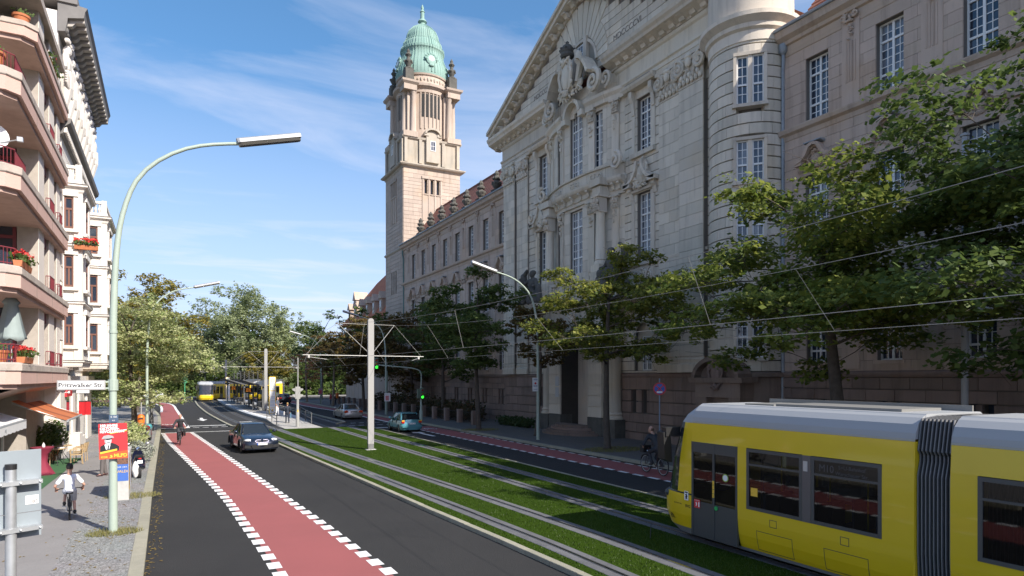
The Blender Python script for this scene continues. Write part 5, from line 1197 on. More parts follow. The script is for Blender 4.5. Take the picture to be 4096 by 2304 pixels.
# closed parasol
t = thing('parasol', 'closed grey green parasol standing on the lowest pink balcony', 'parasol', (-4.75, 28.0, 4.48))
MB().tube([(0, 0, 0), (0, 0, 2.3)], .025, 8).build('pole', M_STEELG, t)
rings = []
for z, r in ((.82, .36), (.95, .34), (1.3, .27), (1.7, .2), (2.05, .14), (2.12, .2), (2.25, .12), (2.38, .03)):
    rings.append([((r * (1 + .22 * (1 if k % 2 else -1)) + .04 * sin(k * 2.3)) * cos(2 * pi * k / 16), (r * (1 + .22 * (1 if k % 2 else -1))) * sin(2 * pi * k / 16), z + (.06 * sin(k * 1.7) if z < .9 else 0)) for k in range(16)])
m_ = MB(); m_.loft(rings); m_.build('canopy', mat('parasol_cloth', (0.3, 0.36, 0.35), .8, var=.3, scale=3), t, smooth='all')
# satellite dish
t = thing('satellite_dish', 'white satellite dish on an arm at the third pink balcony', 'satellite dish', (-5.0, 27.2, 10.9))
m_ = MB(); m_.lathe([(0, .02), (.2, .04), (.35, .1), (.45, .18), (.45, .2), (.34, .12), (.2, .06), (0, .04)], (0, 0, 0), 20); d = m_.build('dish', mat('dish_white', (.75, .75, .75), .4), t, smooth=True); d.location = (-.15, 0, 1.1); d.rotation_euler = (radians(75), 0, radians(25))
MB().tube([(-.1, .1, 0), (-.1, .1, 1.1)], .03, 8).build('mast', M_STEELG, t); m_ = MB(); m_.tube([(-.15, -.05, .85), (.62, -.1, 1.12)], .02, 6); m_.box(.56, -.16, 1.05, .72, -.02, 1.2); m_.build('receiver_arm', M_STEELG, t)
# ------------------------------------------------------------------ white stucco house
M_STUC = mat('white_stucco', (0.72, 0.68, 0.625), .85, streak=.35, var=.45, scale=.9, col2=(0.58, 0.54, 0.49), bump=.2, bscale=16, island=.05, detail=9)
M_CORN = mat('sooty_cornice', (0.2, 0.19, 0.18), .85, var=.5, scale=2, col2=(0.12, 0.115, 0.11))
M_BROWNF = mat('brown_window_frame', (0.16, 0.07, 0.05), .5)
wh = thing('white_house', 'ornate white stucco house with bay oriels and sculpted cornice', 'building', (-8, 45, 0))
WX = -4.6; WW = Wall((WX, 52.0), (WX, 37.7), wh)      # local y would point to -X, so mirror the run
WW = Wall((WX, 37.7), (WX, 52.0), wh); WW.n = Vector((1, 0)); 
def wpart(n, mb, m, smooth=False, par=None, **t):
    o = mb.build(n, m, par or wh, smooth=smooth, **t)
    if par is None: o.location = (8, -45, 0)
    return o
m_ = MB(); m_.box(-20, 37.7, 0, WX, 52.0, 21.6); wpart('wall', m_, M_STUC)
# rusticated courses of the wall
y = 37.75; st_me = MB().box(-.5, -.5, -.5, .5, .5, .5).mesh('stucco_block', M_STUC); nb = 0
for k in range(16):
    z = 4.4 + .72 * k
    for j in range(8):
        ya = 37.75 + 1.78 * j
        o = link('stucco_block', st_me, wh); o.location = (WX + .03 + 8, ya + .88 + (.4 if k % 2 else 0) * (1 if j < 7 else 0) - 45, z + .34); o.scale = (.1, 1.74 if not (k % 2 and j == 7) else 1.3, .66)
def w_window(x, y0, y1, z0, z1, par=None, face='x'):
    """brown sash window; face x looks to the street, face y looks to the camera"""
    f = MB(); g2 = MB(); b = .08; zm = lerp(z0, z1, .62)
    def bx(m, a, c, d, e, dep0, dep1):
        if face == 'x': m.box(x + dep0, a, d, x + dep1, c, e)
        else: m.box(a, x - dep0, d, c, x - dep1, e)
    bx(f, y0, y0 + b, z0, z1, -.02, .05); bx(f, y1 - b, y1, z0, z1, -.02, .05); bx(f, y0 + b, y1 - b, z0, z0 + b, -.02, .05); bx(f, y0 + b, y1 - b, z1 - b, z1, -.02, .05); bx(f, y0 + b, y1 - b, zm - .05, zm + .05, -.02, .055); bx(f, (y0 + y1) / 2 - .04, (y0 + y1) / 2 + .04, z0 + b, zm - .05, -.02, .045)
    o = wpart('window', f, M_BROWNF)
    mid = (y0 + y1) / 2
    for (a, c, d, e) in ((y0 + b, mid - .04, z0 + b, zm - .05), (mid + .04, y1 - b, z0 + b, zm - .05), (y0 + b, y1 - b, zm + .05, z1 - b)):
        g3 = MB(); bx(g3, a, c, d, e, .0, .012); g3.build('pane', M_PANE, o)
    sr = MB(); bx(sr, y0 - .16, y0, z0 - .05, z1 + .05, -.02, .1); bx(sr, y1, y1 + .16, z0 - .05, z1 + .05, -.02, .1); bx(sr, y0 - .2, y1 + .2, z1 + .05, z1 + .3, -.02, .16); bx(sr, y0 - .22, y1 + .22, z0 - .2, z0 - .05, -.02, .18); wpart('window_surround', sr, M_STUC)
for yc in (44.2, 46.0):
    for z0, z1 in ((5.2, 7.7), (8.6, 11.0), (12.0, 14.3)): w_window(WX + .1, yc - .5, yc + .5, z0, z1)
for yc in (39.5, 42, 44.5, 47, 49.5): pass
def oriel(y0, y1, xf, z0, z1, cut=.5):
    P = lambda o: [(WX, y0 - o), (xf + o - cut * .0 - .0, y0 - o), (xf + o, y0 + cut * 0 - o), (xf + o, y1 + o), (WX, y1 + o)]
    P = lambda o: [(WX - .1, y0 - o), (xf + o, y0 - o), (xf + o, y1 + o), (WX - .1, y1 + o)]
    m_ = MB(); m_.prism(P(0)[::-1], 'z', z0, z1); m_.prism([(WX, y0 + .3), (WX, y1 - .3), (xf - .4, y1 - .5), (xf - .4, y0 + .5)], 'z', z0 - .5, z0); wpart('oriel_body', m_, M_STUC)
    for zc, hh, oo in ((z1, .45, .3), (lerp(z0, z1, .66), .35, .18), (lerp(z0, z1, .33), .35, .18), (z0 - .05, .3, .15)):
        m_ = MB(); m_.loft([[(x, y, z) for x, y in P(o)][::-1] for o, z in ((.03, zc - hh), (oo * .4, zc - hh * .7), (oo * .5, zc - hh * .4), (oo, zc - hh * .2), (oo, zc), (.03, zc + .08))][::1]); wpart('oriel_cornice', m_, M_STUC)
        m_ = MB(); m_.prism(P(oo + .02)[::-1], 'z', zc + .004, zc + .05); wpart('cornice_cover', m_, M_CORN)
    # corner pilasters
    m_ = MB(); m_.box(xf - .3, y0 - .06, z0, xf + .06, y0 + .3, z1 - .4); m_.box(xf - .3, y1 - .3, z0, xf + .06, y1 + .06, z1 - .4); wpart('oriel_pilaster', m_, M_STUC)
    xm = (WX + xf) / 2 - .1; hw = (xf - WX) * .24; h3 = (z1 - z0) / 3
    for k in range(3):
        w_window(y0, xm - hw, xm + hw, z0 + h3 * k + .75, z0 + h3 * (k + 1) - .62, face='y'); w_window(xf, (y0 + y1) / 2 - .7, (y0 + y1) / 2 + .7, z0 + h3 * k + .75, z0 + h3 * (k + 1) - .62)
    # balustraded balcony on top
    m_ = MB(); zt = z1 + .1
    for a, b, c, d in ((WX, y0, xf, y0 + .2), (xf - .2, y0 + .2, xf, y1), (WX, y1 - .2, xf - .2, y1)): m_.box(a, b, zt, c, d, zt + .18); m_.box(a, b, zt + .75, c, d, zt + .9)
    m_.box(xf - .24, y0 - .03, zt, xf + .03, y0 + .24, zt + .95); wpart('balustrade', m_, M_STUC)
    blm = MB()
    for k in range(5): x = lerp(WX + .1, xf - .35, k / 4); blm.lathe([(.05, 0), (.09, .2), (.04, .4), (.06, .57)], (x, y0 + .1, zt + .18), 6)
    for k in range(12): yy_ = lerp(y0 + .35, y1 - .2, k / 11); blm.lathe([(.05, 0), (.09, .2), (.04, .4), (.06, .57)], (xf - .1, yy_, zt + .18), 6)
    wpart('balusters', blm, M_STUC)
oriel(38.9, 42.4, -3.78, 4.9, 13.6); oriel(47.4, 51.4, -3.32, 4.9, 13.9)
# dark string cornice with dentils, sculpted frieze, top cornice on brackets
m_ = MB(); m_.prism([(WX, 15.7), (WX + .2, 15.75), (WX + .25, 16.1), (WX + .5, 16.3), (WX + .55, 16.5), (WX, 16.6)], 'y', 37.7, 52.2); wpart('string_cornice', m_, M_CORN)
m_ = MB()
for k in range(56): yy_ = 37.8 + .255 * k; m_.box(WX + .2, yy_, 15.85, WX + .36, yy_ + .14, 16.1)
wpart('dentils', m_, M_STUC)
for k in range(10):
    yy_ = 38.5 + 1.42 * k; f = MB(); r_ = random.Random(k)
    f.ball((WX + .28, yy_, 20.05), (.2, .22, .27), 8, 6); f.ball((WX + .24, yy_, 19.35), (.26, .42, .5), 8, 6); f.ball((WX + .26, yy_ - .4, 19.5), (.15, .17, .45), 6, 5); f.ball((WX + .26, yy_ + .4, 19.5), (.15, .17, .45), 6, 5)
    f.tube([(WX + .2, yy_, 19.0), (WX + .22, yy_, 18.2), (WX + .12, yy_, 17.2)], [.36, .34, .16], 8)
    for q in range(5): pts = [(WX + .3 + .1 * sin(pi * j / 6), yy_ - .5 + j / 6, 18.9 - .12 * q - .35 * sin(pi * j / 6)) for j in range(7)]; f.tube(pts, .07, 5)
    leafy_ = [f.ball((WX + .3 + r_.uniform(-.05, .1), yy_ + r_.uniform(-.5, .5), 20.4 + r_.uniform(-.1, .2)), r_.uniform(.08, .16), 5, 4) for _ in range(8)]
    wpart('sculpted_herm', f, M_STUC)
    if k < 9:
        m_ = MB(); m_.box(WX, yy_ + .5, 17.4, WX + .06, yy_ + .95, 19.6); wpart('frieze_window', m_, M_PANE)
m_ = MB(); m_.prism([(WX, 20.6), (WX + .3, 20.65), (WX + .36, 21.0), (WX + .4, 21.3), (WX + 1.05, 21.45), (WX + 1.1, 21.75), (WX + 1.2, 21.95), (WX, 22.1)], 'y', 37.6, 52.3); wpart('top_cornice', m_, M_CORN)
br = MB().prism([(0, 0), (.2, .05), (.35, .25), (.7, .32), (.7, .45), (0, .45)], 'y', -.16, .16).mesh('cornice_bracket', mat('bracket_stone', (.42, .39, .35), .85))
for k in range(20):
    o = link('cornice_bracket', br, wh); o.location = (WX + .36 + 8, 38.0 + .74 * k - 45, 21.0)
bd = MB()
for k in range(40): bd.ball((WX + .34, 37.9 + .36 * k, 20.8), (.08, .14, .14), 6, 5)
wpart('bead_moulding', bd, M_CORN)
m_ = MB(); m_.box(-20, 37.5, 22.0, WX + .8, 52.2, 22.4); wpart('roof', m_, M_CORN)
# ground floor of the white house
m_ = MB(); m_.box(WX, 37.8, .1, WX + .12, 39.6, 4.0); m_.box(WX, 42.2, .1, WX + .12, 43.4, 4.0); m_.box(WX, 45.2, .1, WX + .12, 47.5, 4.0); m_.box(WX, 37.8, 3.6, WX + .3, 52, 4.1); m_.box(WX, 49.5, .1, WX + .12, 52, 4.0); wpart('ground_floor_piers', m_, M_STUC)
for a, b in ((39.7, 42.1), (43.5, 45.1), (47.6, 49.4)): m_ = MB(); m_.box(WX, a, .5, WX + .04, b, 3.5); wpart('shop_window', m_, M_PANE)
m_ = MB(); m_.box(-5.0, 41.5, .1, -4.1, 43.0, 1.0); m_.box(-5, 43, .1, -4.3, 46.5, .6); wpart('stoop', m_, M_STUC)
flower_box('hanging box of bright red flowers on the white house oriel', -3.55, 38.7, 10.4, 1.0, False, 160)
# ------------------------------------------------------------------ cafe
car = MB(); car.add([(-3.85, 27.2, .127), (-3.6, 37.6, .127), (-6, 37.6, .127), (-6, 27.2, .127)], [(0, 1, 2, 3)]); car.box(-6, 27.2, .12, -3.95, 27.22, .13)
tag(car.build('carpet', mat('green_carpet', (0.045, 0.13, 0.05), .95, var=.4, scale=5)), 'green artificial turf carpet under the cafe tables', 'carpet')
def awning(name, label, y0, y1, xb, zb, xf, zf, mats, val, stripes=1):
    t = thing(name, label, 'awning', ((xb + xf) / 2, (y0 + y1) / 2, 0))
    o = lambda n, mb, m: setattr(mb.build(n, m, t), 'location', (-(xb + xf) / 2, -(y0 + y1) / 2, 0))
    for i in range(stripes):
        ya, yb = lerp(y0, y1, i / stripes), lerp(y0, y1, (i + 1) / stripes); m_ = MB(); sag = -.06
        m_.loft([[(xb, ya, zb), (xb, yb, zb), (xb, yb, zb - .02), (xb, ya, zb - .02)], [((xb + xf) / 2, ya, (zb + zf) / 2 + sag), ((xb + xf) / 2, yb, (zb + zf) / 2 + sag), ((xb + xf) / 2, yb, (zb + zf) / 2 + sag - .02), ((xb + xf) / 2, ya, (zb + zf) / 2 + sag - .02)], [(xf, ya, zf), (xf, yb, zf), (xf, yb, zf - .02), (xf, ya, zf - .02)]])
        o('canvas', m_, mats[i % len(mats)])
    m_ = MB(); m_.tube([(xf, y0, zf - .02), (xf, y1, zf - .02)], .045, 8); m_.tube([(xb, y0 + .05, zb - .1), (xf, y0 + .05, zf - .04)], .03, 6); m_.tube([(xb, y1 - .05, zb - .1), (xf, y1 - .05, zf - .04)], .03, 6); o('frame', m_, M_STEELG)
    if val: 
        m_ = MB(); n = 14
        for i in range(n): ya, yb = lerp(y0, y1, i / n), lerp(y0, y1, (i + 1) / n); dz = .02 * (i % 2); m_.box(xf + .02, ya, zf - val - dz, xf + .035, yb, zf)
        o('valance', m_, mats[0]); m_ = MB(); m_.add([(xf, y1, zf), (xb, y1, zb), (xb, y1, zb - .02), (xf, y1, zf - val)], [(0, 1, 2, 3)]); o('side_flap', m_, mats[0])
    return t
M_CANV = mat('white_canvas', (0.7, 0.7, 0.69), .8, var=.3, scale=2, col2=(.55, .55, .55)); M_OR1 = leaf_mat('orange_canvas', (0.58, 0.17, 0.06), (0.66, 0.24, 0.1), .3); M_OR2 = leaf_mat('orange_canvas_dark', (0.34, 0.1, 0.045), (0.4, 0.12, 0.05), .3)
aw = awning('white_awning', 'white canvas cafe awning at the left edge above the pavement', 25.6, 30.2, -6.15, 2.95, -4.7, 2.42, [M_CANV], .3)
lettering('valance_lettering', 'ory', .2, mat('grey_print', (.25, .27, .28), .8), aw, (-4.655 + 5.425, 26.6 - 27.9, 2.27), FACE_PX)
awning('orange_awning', 'striped orange awning of the cafe beside the lamp post', 31.3, 36.0, -5.3, 3.1, -3.5, 2.3, [M_OR1, M_OR1, M_OR2, M_OR1], 0, 8)
M_WICK = mat('wicker', (0.45, 0.32, 0.17), .7, var=.5, scale=30, col2=(.3, .2, .1), bump=.4, bscale=70)
def chair(label, x, y, rz):
    t = thing('cafe_chair', label, 'chair', (x, y, .125), rz, 'wicker cafe chairs')
    s = MB(); s.box(-.24, -.23, .42, .24, .23, .46); s.build('seat', M_WICK, t)
    b = MB(); b.loft([[(-.24, -.22, z), (-.1, -.27 - .1 * (z - .46), z), (.1, -.27 - .1 * (z - .46), z), (.24, -.22, z), (.24, -.2, z), (.1, -.25 - .1 * (z - .46), z), (-.1, -.25 - .1 * (z - .46), z), (-.24, -.2, z)] for z in (.46, .65, .86)]); b.build('backrest', M_WICK, t)
    for sx in (-1, 1):
        MB().tube([(sx * .22, .2, 0), (sx * .22, .21, .66)], .018, 6).build('leg', M_WICK, t); MB().tube([(sx * .2, -.25, 0), (sx * .23, -.22, .45), (sx * .23, -.3, .87)], .018, 6).build('leg', M_WICK, t)
        MB().tube([(sx * .23, -.27, .72), (sx * .27, -.05, .68), (sx * .24, .21, .66)], .02, 6).build('armrest', M_WICK, t)
chair('wicker armchair with its back to the street, nearest the lamp post', -3.6, 34.95, radians(100)); chair('wicker armchair behind another at the outer row of the cafe', -3.55, 36.1, radians(85)); chair('wicker armchair left of the round cafe table by the maroon cloth', -4.7, 33.9, radians(-60)); chair('wicker armchair at the rear of the cafe against the hedge', -4.9, 36.2, radians(200))
def table(label, x, y, cloth):
    t = thing('bistro_table' if cloth else 'cafe_table', label, 'table', (x, y, .125))
    if cloth:
        m_ = MB(); m_.lathe([(.42, 0), (.34, .12), (.16, .5), (.2, .8), (.38, 1.04), (.4, 1.08), (.4, 1.1), (0, 1.1)], n=20)
        for i, v in enumerate(m_.v):
            a = atan2(v[1], v[0]); r = sqrt(v[0] ** 2 + v[1] ** 2); k = 1 + .08 * sin(6 * a) * (1 if v[2] < 1 else 0); m_.v[i] = (v[0] * k, v[1] * k, v[2])
        m_.build('tablecloth', mat('maroon_cloth', (.22, .02, .045), .8), t, smooth=True)
    else:
        MB().lathe([(.0, .7), (.4, .7), (.42, .715), (.4, .73), (0, .73)], n=24).build('tabletop', M_WICK, t)
        for k in range(4): a = k * pi / 2 + .4; MB().tube([(.3 * cos(a), .3 * sin(a), 0), (.05 * cos(a), .05 * sin(a), .4), (.2 * cos(a), .2 * sin(a), .7)], .015, 6).build('leg', M_BLACK, t)
    zt = .125 + (1.1 if cloth else .73)
    return zt
zt = table('tall bistro table wrapped in a maroon cloth', -4.4, 31.8, True); z2 = table('round wooden cafe table set with sugar and menus', -4.35, 34.95, False); z3 = table('round wooden cafe table at the rear near the hedge', -4.3, 36.5, False)
def sugar(label, x, y, z):
    m_ = MB(); m_.lathe([(.05, 0), (.055, .02), (.05, .1), (.03, .13), (.02, .17), (0, .18)], (x, y, z), 10); tag(m_.build('sugar_caster', M_FRAME, smooth=True), label, 'caster', 'sugar casters on the cafe tables')
sugar('white sugar caster on the maroon bistro table', -4.35, 31.75, zt); sugar('white sugar caster on the front wooden cafe table', -4.45, 34.85, z2); sugar('white sugar caster on the rear wooden cafe table', -4.25, 36.45, z3)
m_ = MB(); m_.box(-4.3, 35.0, z2, -4.05, 35.2, z2 + .04); tag(m_.build('menu_tray', M_FRAME), 'white tray on the front cafe table', 'tray')
sgn = MB(); sgn.box(-4.48, 39.0, 3.05, -4.38, 41.0, 3.5); sg = thing('shop_sign', 'red shop sign on the white house above the cafe', 'sign', (-4.43, 40, 3.0)); o = sgn.build('board', mat('sign_red', (.5, .02, .03), .5), sg); o.location = (4.43, -40, -3.0)
lettering('lettering', 'www.', .3, M_FRAME, sg, (.06, -.3, .28), FACE_PX); m_ = MB(); m_.box(-.05, -1.02, .05, .05, -1.0, .5); m_.build('end_plate', mat('sign_red', (.5, .02, .03), .5), sg); lettering('end_lettering', 'www.', .16, M_FRAME, sg, (.0, -1.03, .28), FACE_MY)
for i, (x, y) in enumerate(((-4.2, 43.6), (-3.95, 43.9))):
    t = thing('red_box_lamp', ('left' if i == 0 else 'right') + ' red box lantern hanging at the shop past the orange awning', 'lantern', (x, y, 1.9), 0, 'red lanterns at the shop'); MB().box(-.14, -.12, 0, .14, .12, .75).build('case', mat('sign_red2', (.42, .01, .015), .4), t); MB().box(-.15, -.13, .75, .15, .13, .8).build('cap', M_BLACK, t); MB().tube([(0, 0, .8), (0, 0, 1.2), (-.5, 0, 1.2)], .015, 5).build('bracket', M_BLACK, t)
# ------------------------------------------------------------------ street furniture
M_LAMPG = mat('lamp_green_grey', (0.36, 0.43, 0.36), .5, var=.35, scale=3, col2=(.28, .33, .28), bump=.1, bscale=20)
M_ALU = mat('lamp_aluminium', (0.38, 0.39, 0.4), .5, metal=.3, var=.4, scale=12)
M_LGLASS = mat('lamp_glass', (0.1, 0.095, 0.085), .15, spec=.7)
M_POLEGREY = mat('pole_grey', (0.33, 0.325, 0.31), .7, var=.3, scale=30, col2=(.33, .32, .3))
M_DKGREY = mat('dark_grey_metal', (0.1, 0.1, 0.1), .55, var=.2, scale=4)
M_TLGREY = mat('signal_grey', (0.3, 0.3, 0.285), .6)
M_TLGREEN = mat('signal_green_paint', (0.12, 0.16, 0.12), .5)
M_WIRE = mat('wire', (0.45, 0.44, 0.41), .5, metal=.2); M_WIREF = mat('wire_thin', (0.3, 0.29, 0.27), .6)
def lamp_post(label, x, y, s, rise=.0):
    t = thing('street_lamp', label, 'street lamp', (x, y, .12), 0, 'arched street lamps')
    pts = [(0, 0, 0), (0, 0, 2.2), (0, 0, 4.5), (.01, 0, 5.6), (.07, 0, 7.0), (.2, 0, 8.0), (.5, 0, 8.9), (1.0, 0, 9.5), (1.65, 0, 9.92), (2.3, 0, 10.14), (2.95, 0, 10.27)]
    pts = [(a * s, b, c) for a, b, c in smooth_pl(pts, .3)]
    rs = [lerp(.105, .085, min(1, p[2] / 3)) if p[2] < 5.6 else lerp(.085, .045, (p[2] - 5.6) / 4.7) for p in pts]
    m_ = MB(); m_.tube(pts, rs, 14); m_.build('mast', M_LAMPG, t, smooth=True)
    m_ = MB(); m_.tube([(0, 0, 2.4), (0, 0, 2.46)], .11, 14); m_.tube([(0, 0, 5.0), (0, 0, 5.07)], .1, 12); m_.build('collar', M_LAMPG, t, smooth=True)
    h = MB(); L_ = 1.72; sec = lambda q, a: [(a, -.14 * q, .0), (a, .14 * q, .0), (a, .12 * q, .1), (a, .06 * q, .14), (a, -.06 * q, .14), (a, -.12 * q, .1)]
    h.loft([sec(.8, 0), sec(1, .06), sec(1, L_ - .06), sec(.85, L_)]); hd = h.build('lamp_head', M_ALU, t)
    gl = MB(); sec2 = lambda q, a: [(a, -.13 * q, -.004), (a, .13 * q, -.004), (a, .1 * q, -.08), (a, -.1 * q, -.08)]
    gl.loft([sec2(.7, .03), sec2(1, .1), sec2(1, L_ - .1), sec2(.7, L_ - .03)]); gg = gl.build('lens', M_LGLASS, hd)
    hd.location = (2.9 * s, 0, 10.26); hd.rotation_euler = (0, radians(-15), 0 if s > 0 else pi)
    return t
lamp_post('tall arched green grey street lamp in the left foreground carrying the street name sign', -1.19, 19.15, 1)
lamp_post('arched street lamp behind the pale linden on the left pavement', -1.19, 51.1, 1)
lamp_post('arched street lamp beside the courthouse portal carrying a white notice', 20.5, 35.1, -1)
lamp_post('second arched street lamp along the courthouse pavement, in front of the brown trees', 20.5, 67.0, -1)
lamp_post('farthest arched street lamp along the courthouse pavement', 20.5, 99.7, -1)
# street name sign
t = thing('street_sign', 'white street name sign reading Pritzwalker Str. on the near lamp post', 'street sign', (-1.82, 19.1, 3.7))
MB().box(-.53, -.02, 0, .47, .02, .24).build('frame', mat('sign_frame', (.35, .34, .33), .5), t); MB().box(-.5, -.026, .03, .44, -.021, .21).build('plate', mat('sign_white', (.82, .82, .8), .4), t)
lettering('lettering', 'Pri\u1e97zwalker Str.'.replace('\u1e97', 't'), .15, mat('sign_ink', (.03, .03, .035), .6), t, (-.03, -.029, .115), FACE_MY, .002, 1.0, 'CENTER', .003)
m_ = MB(); m_.box(.47, -.015, .02, .6, .015, .06); m_.box(.47, -.015, .18, .6, .015, .22); m_.tube([(.63, .05, -.02), (.63, .05, .26)], .115, 12); m_.build('bracket', M_LAMPG, t)
MB().box(-.13, -.02, -.075, .13, .0, -.005).build('number_plate', mat('sign_white', (.82, .82, .8), .4), t); lettering('number_lettering', '8 - 1', .055, mat('sign_ink', (.05, .05, .055), .6), t, (0, -.024, -.04), FACE_MY, .001)
# election poster on the lamp post
t = thing('election_poster', 'red election poster with a capped man tied to the near lamp post', 'poster', (-1.165, 18.98, 1.98))
P_R = mat('poster_red', (.62, .035, .04), .6); P_O = mat('poster_orange', (.72, .1, .03), .6); P_Y = mat('poster_yellow', (.8, .5, .05), .6); P_W = mat('poster_white', (.8, .8, .78), .6); P_K = mat('poster_black', (.02, .02, .022), .6); P_G = mat('poster_grey', (.38, .38, .38), .6); P_G2 = mat('poster_grey_light', (.6, .6, .6), .6)
t.rotation_euler = (0, radians(-1.5), radians(-6))
MB().box(-.31, -.006, 0, .31, .006, .88).build('board', P_R, t)
def flat(name, pts, m, par, y): return MB().add([(a, y, b) for a, b in pts], [tuple(range(len(pts)))]).build(name, m, par)
flat('footer', [(-.308, .002), (.308, .002), (.308, .2), (-.308, .12)], P_O, t, -.0075)
flat('flag', [(-.05, .62), (.3, .68), (.3, .72), (-.1, .66)], P_Y, t, -.0075); flat('flag_edge', [(-.05, .64), (.3, .705), (.3, .725), (-.06, .66)], P_W, t, -.0085)
# portrait: generic man in a flat cap
flat('coat', [(-.29, .14), (.12, .2), (.13, .3), (.06, .36), (-.02, .4), (-.18, .38), (-.28, .32)], P_K, t, -.009)
flat('shirt', [(-.16, .24), (-.09, .24), (-.06, .36), (-.13, .39), (-.19, .36)], P_W, t, -.010); flat('tie', [(-.13, .24), (-.1, .24), (-.09, .34), (-.12, .34)], P_K, t, -.011)
flat('face', [(-.05 + .075 * cos(a * pi / 8) - .06, .455 + .105 * sin(a * pi / 8)) for a in range(16)], P_G2, t, -.012)
flat('cheek_shadow', [(-.19, .5), (-.16, .36), (-.12, .35), (-.15, .42), (-.155, .5)], P_G, t, -.0125); flat('eyes', [(-.15, .47), (-.05, .48), (-.05, .495), (-.15, .488)], P_K, t, -.013); flat('moustache', [(-.13, .405), (-.06, .41), (-.055, .425), (-.13, .42)], P_K, t, -.013)
flat('cap', [(-.25, .5), (-.2, .58), (-.1, .6), (.0, .57), (.02, .52), (-.06, .52), (-.16, .51)], P_G, t, -.0135); flat('cap_peak', [(-.2, .505), (-.04, .515), (.0, .5), (-.06, .49), (-.18, .49)], P_K, t, -.014)
flat('banner', [(-.29, .13), (.08, .2), (.08, .25), (-.29, .18)], P_Y, t, -.0145)
for i, s_ in enumerate(('100 JAHRE', 'OKTOBER-', 'REVOLUTION')): lettering('headline', s_, .085, P_W, t, (-.28, -.0085, .83 - .075 * i), FACE_MY, .001, 1.0, 'LEFT', .004)
lettering('party_lettering', 'MLPD', .115, P_Y, t, (.15, -.0095, .075), FACE_MY, .001, 1.0, 'CENTER', .004); lettering('group_lettering', 'ICOR', .06, P_Y, t, (-.27, -.0095, .05), FACE_MY, .001, 1.0, 'LEFT', .002)
flat('emblem', [(-.1, .03), (-.03, .03), (-.02, .07), (-.05, .1), (-.08, .09), (-.06, .06)], P_Y, t, -.0095)
t = thing('pole_plate', 'small dark blue plate above the election poster on the lamp post', 'plate', (-1.17, 19.03, 2.88)); MB().box(-.1, -.01, 0, .1, .01, .19).build('plate', mat('plate_blue', (.06, .1, .16), .5), t)
lettering('lettering', 'S 150', .06, P_W, t, (0, -.012, .14), FACE_MY, .001); lettering('lettering', '4.1', .05, P_W, t, (0, -.012, .05), FACE_MY, .001)
# poster-covered cabinet behind the lamp
t = thing('cable_cabinet', 'grey cable cabinet pasted with concert posters behind the near lamp post', 'cabinet', (-1.24, 24.7, .12))
o = MB().box(-.18, -.8, 0, .18, .8, 1.5).build('body', mat('cabinet_grey', (.5, .49, .46), .7, var=.5, scale=4), t); bevel(o, .015)
MB().box(-.2, -.82, 1.503, .2, .82, 1.55).build('lid', mat('cabinet_grey', (.5, .49, .46), .7), t)
flat('blue_poster', [(-.17, .62), (.17, .62), (.17, 1.45), (-.17, 1.45)], mat('poster_blue', (.05, .13, .42), .6), t, -.806); flat('photo', [(-.165, 1.15), (.165, 1.15), (.165, 1.44), (-.165, 1.4)], mat('poster_photo', (.06, .03, .03), .6, var=.8, scale=25, col2=(.3, .15, .08)), t, -.808)
lettering('poster_lettering', '0.09. | 20 h', .06, P_W, t, (0, -.81, 1.06), FACE_MY, .001); lettering('poster_lettering', 'VALDI', .11, P_Y, t, (0, -.81, .92), FACE_MY, .001); 
for k in range(4):
    m_ = MB(); m_.add([(.184, -.78 + .4 * k, .3 + .1 * (k % 2)), (.184, -.42 + .4 * k, .3 + .1 * (k % 2)), (.184, -.42 + .4 * k, 1.3), (.184, -.78 + .4 * k, 1.3)], [(0, 1, 2, 3)]); m_.build('side_poster', [P_Y, mat('poster_blue', (.05, .13, .42), .6), P_W, mat('poster_photo', (.06, .03, .03), .6)][k], t)
lt = MB(); r_ = random.Random(4); lt.ball((-.95, 25.75, .85), (.1, .09, .28), 9, 8)
lt.v = [(x + r_.uniform(-.02, .02), y + r_.uniform(-.02, .02), z + r_.uniform(-.03, .03)) for x, y, z in lt.v]; tag(lt.build('plastic_bag', mat('bag_white', (.75, .75, .75), .35), smooth='all'), 'crumpled white plastic bag hanging at the cable cabinet', 'bag')
# backs of traffic signs in the left foreground
t = thing('sign_post', 'galvanised post with two grey sign backs in the left foreground', 'traffic sign', (-1.08, 6.35, .12), radians(26))
MB().tube([(0, 0, 0), (0, 0, 3.16)], .038, 16).build('post', M_STEELG, t, smooth=True); MB().tube([(0, 0, 3.16), (0, 0, 3.2)], .04, 16).build('cap', M_BLACK, t)
M_SB = mat('sign_back', (.27, .31, .335), .5, var=.2, scale=3)
o = MB().box(-.33, .05, 2.8, .22, .056, 3.3).build('upper_plate', M_SB, t); bevel(o, .002); o = MB().box(-.33, .05, 2.6, .22, .056, 2.795).build('lower_plate', M_SB, t)
for z in (3.05, 2.68):
    m_ = MB(); m_.box(-.2, -.045, z - .016, .2, .0, z + .016); m_.tube([(0, 0, z - .02), (0, 0, z + .02)], .045, 12); m_.box(-.22, .0, z - .015, .2, .05, z + .015); m_.build('clamp', M_STEELG, t)
    for xx in (-.08, .05, .18): MB().ball((xx, -.05, z), .011, 6, 4).build('bolt', M_STEELG, t)
MB().box(.11, .046, 2.86, .2, .049, 2.93).build('sticker', P_W, t); lettering('sticker_lettering', '87', .04, P_K, t, (.175, .0455, .885 + 2 - .005), FACE_MY, .0005)
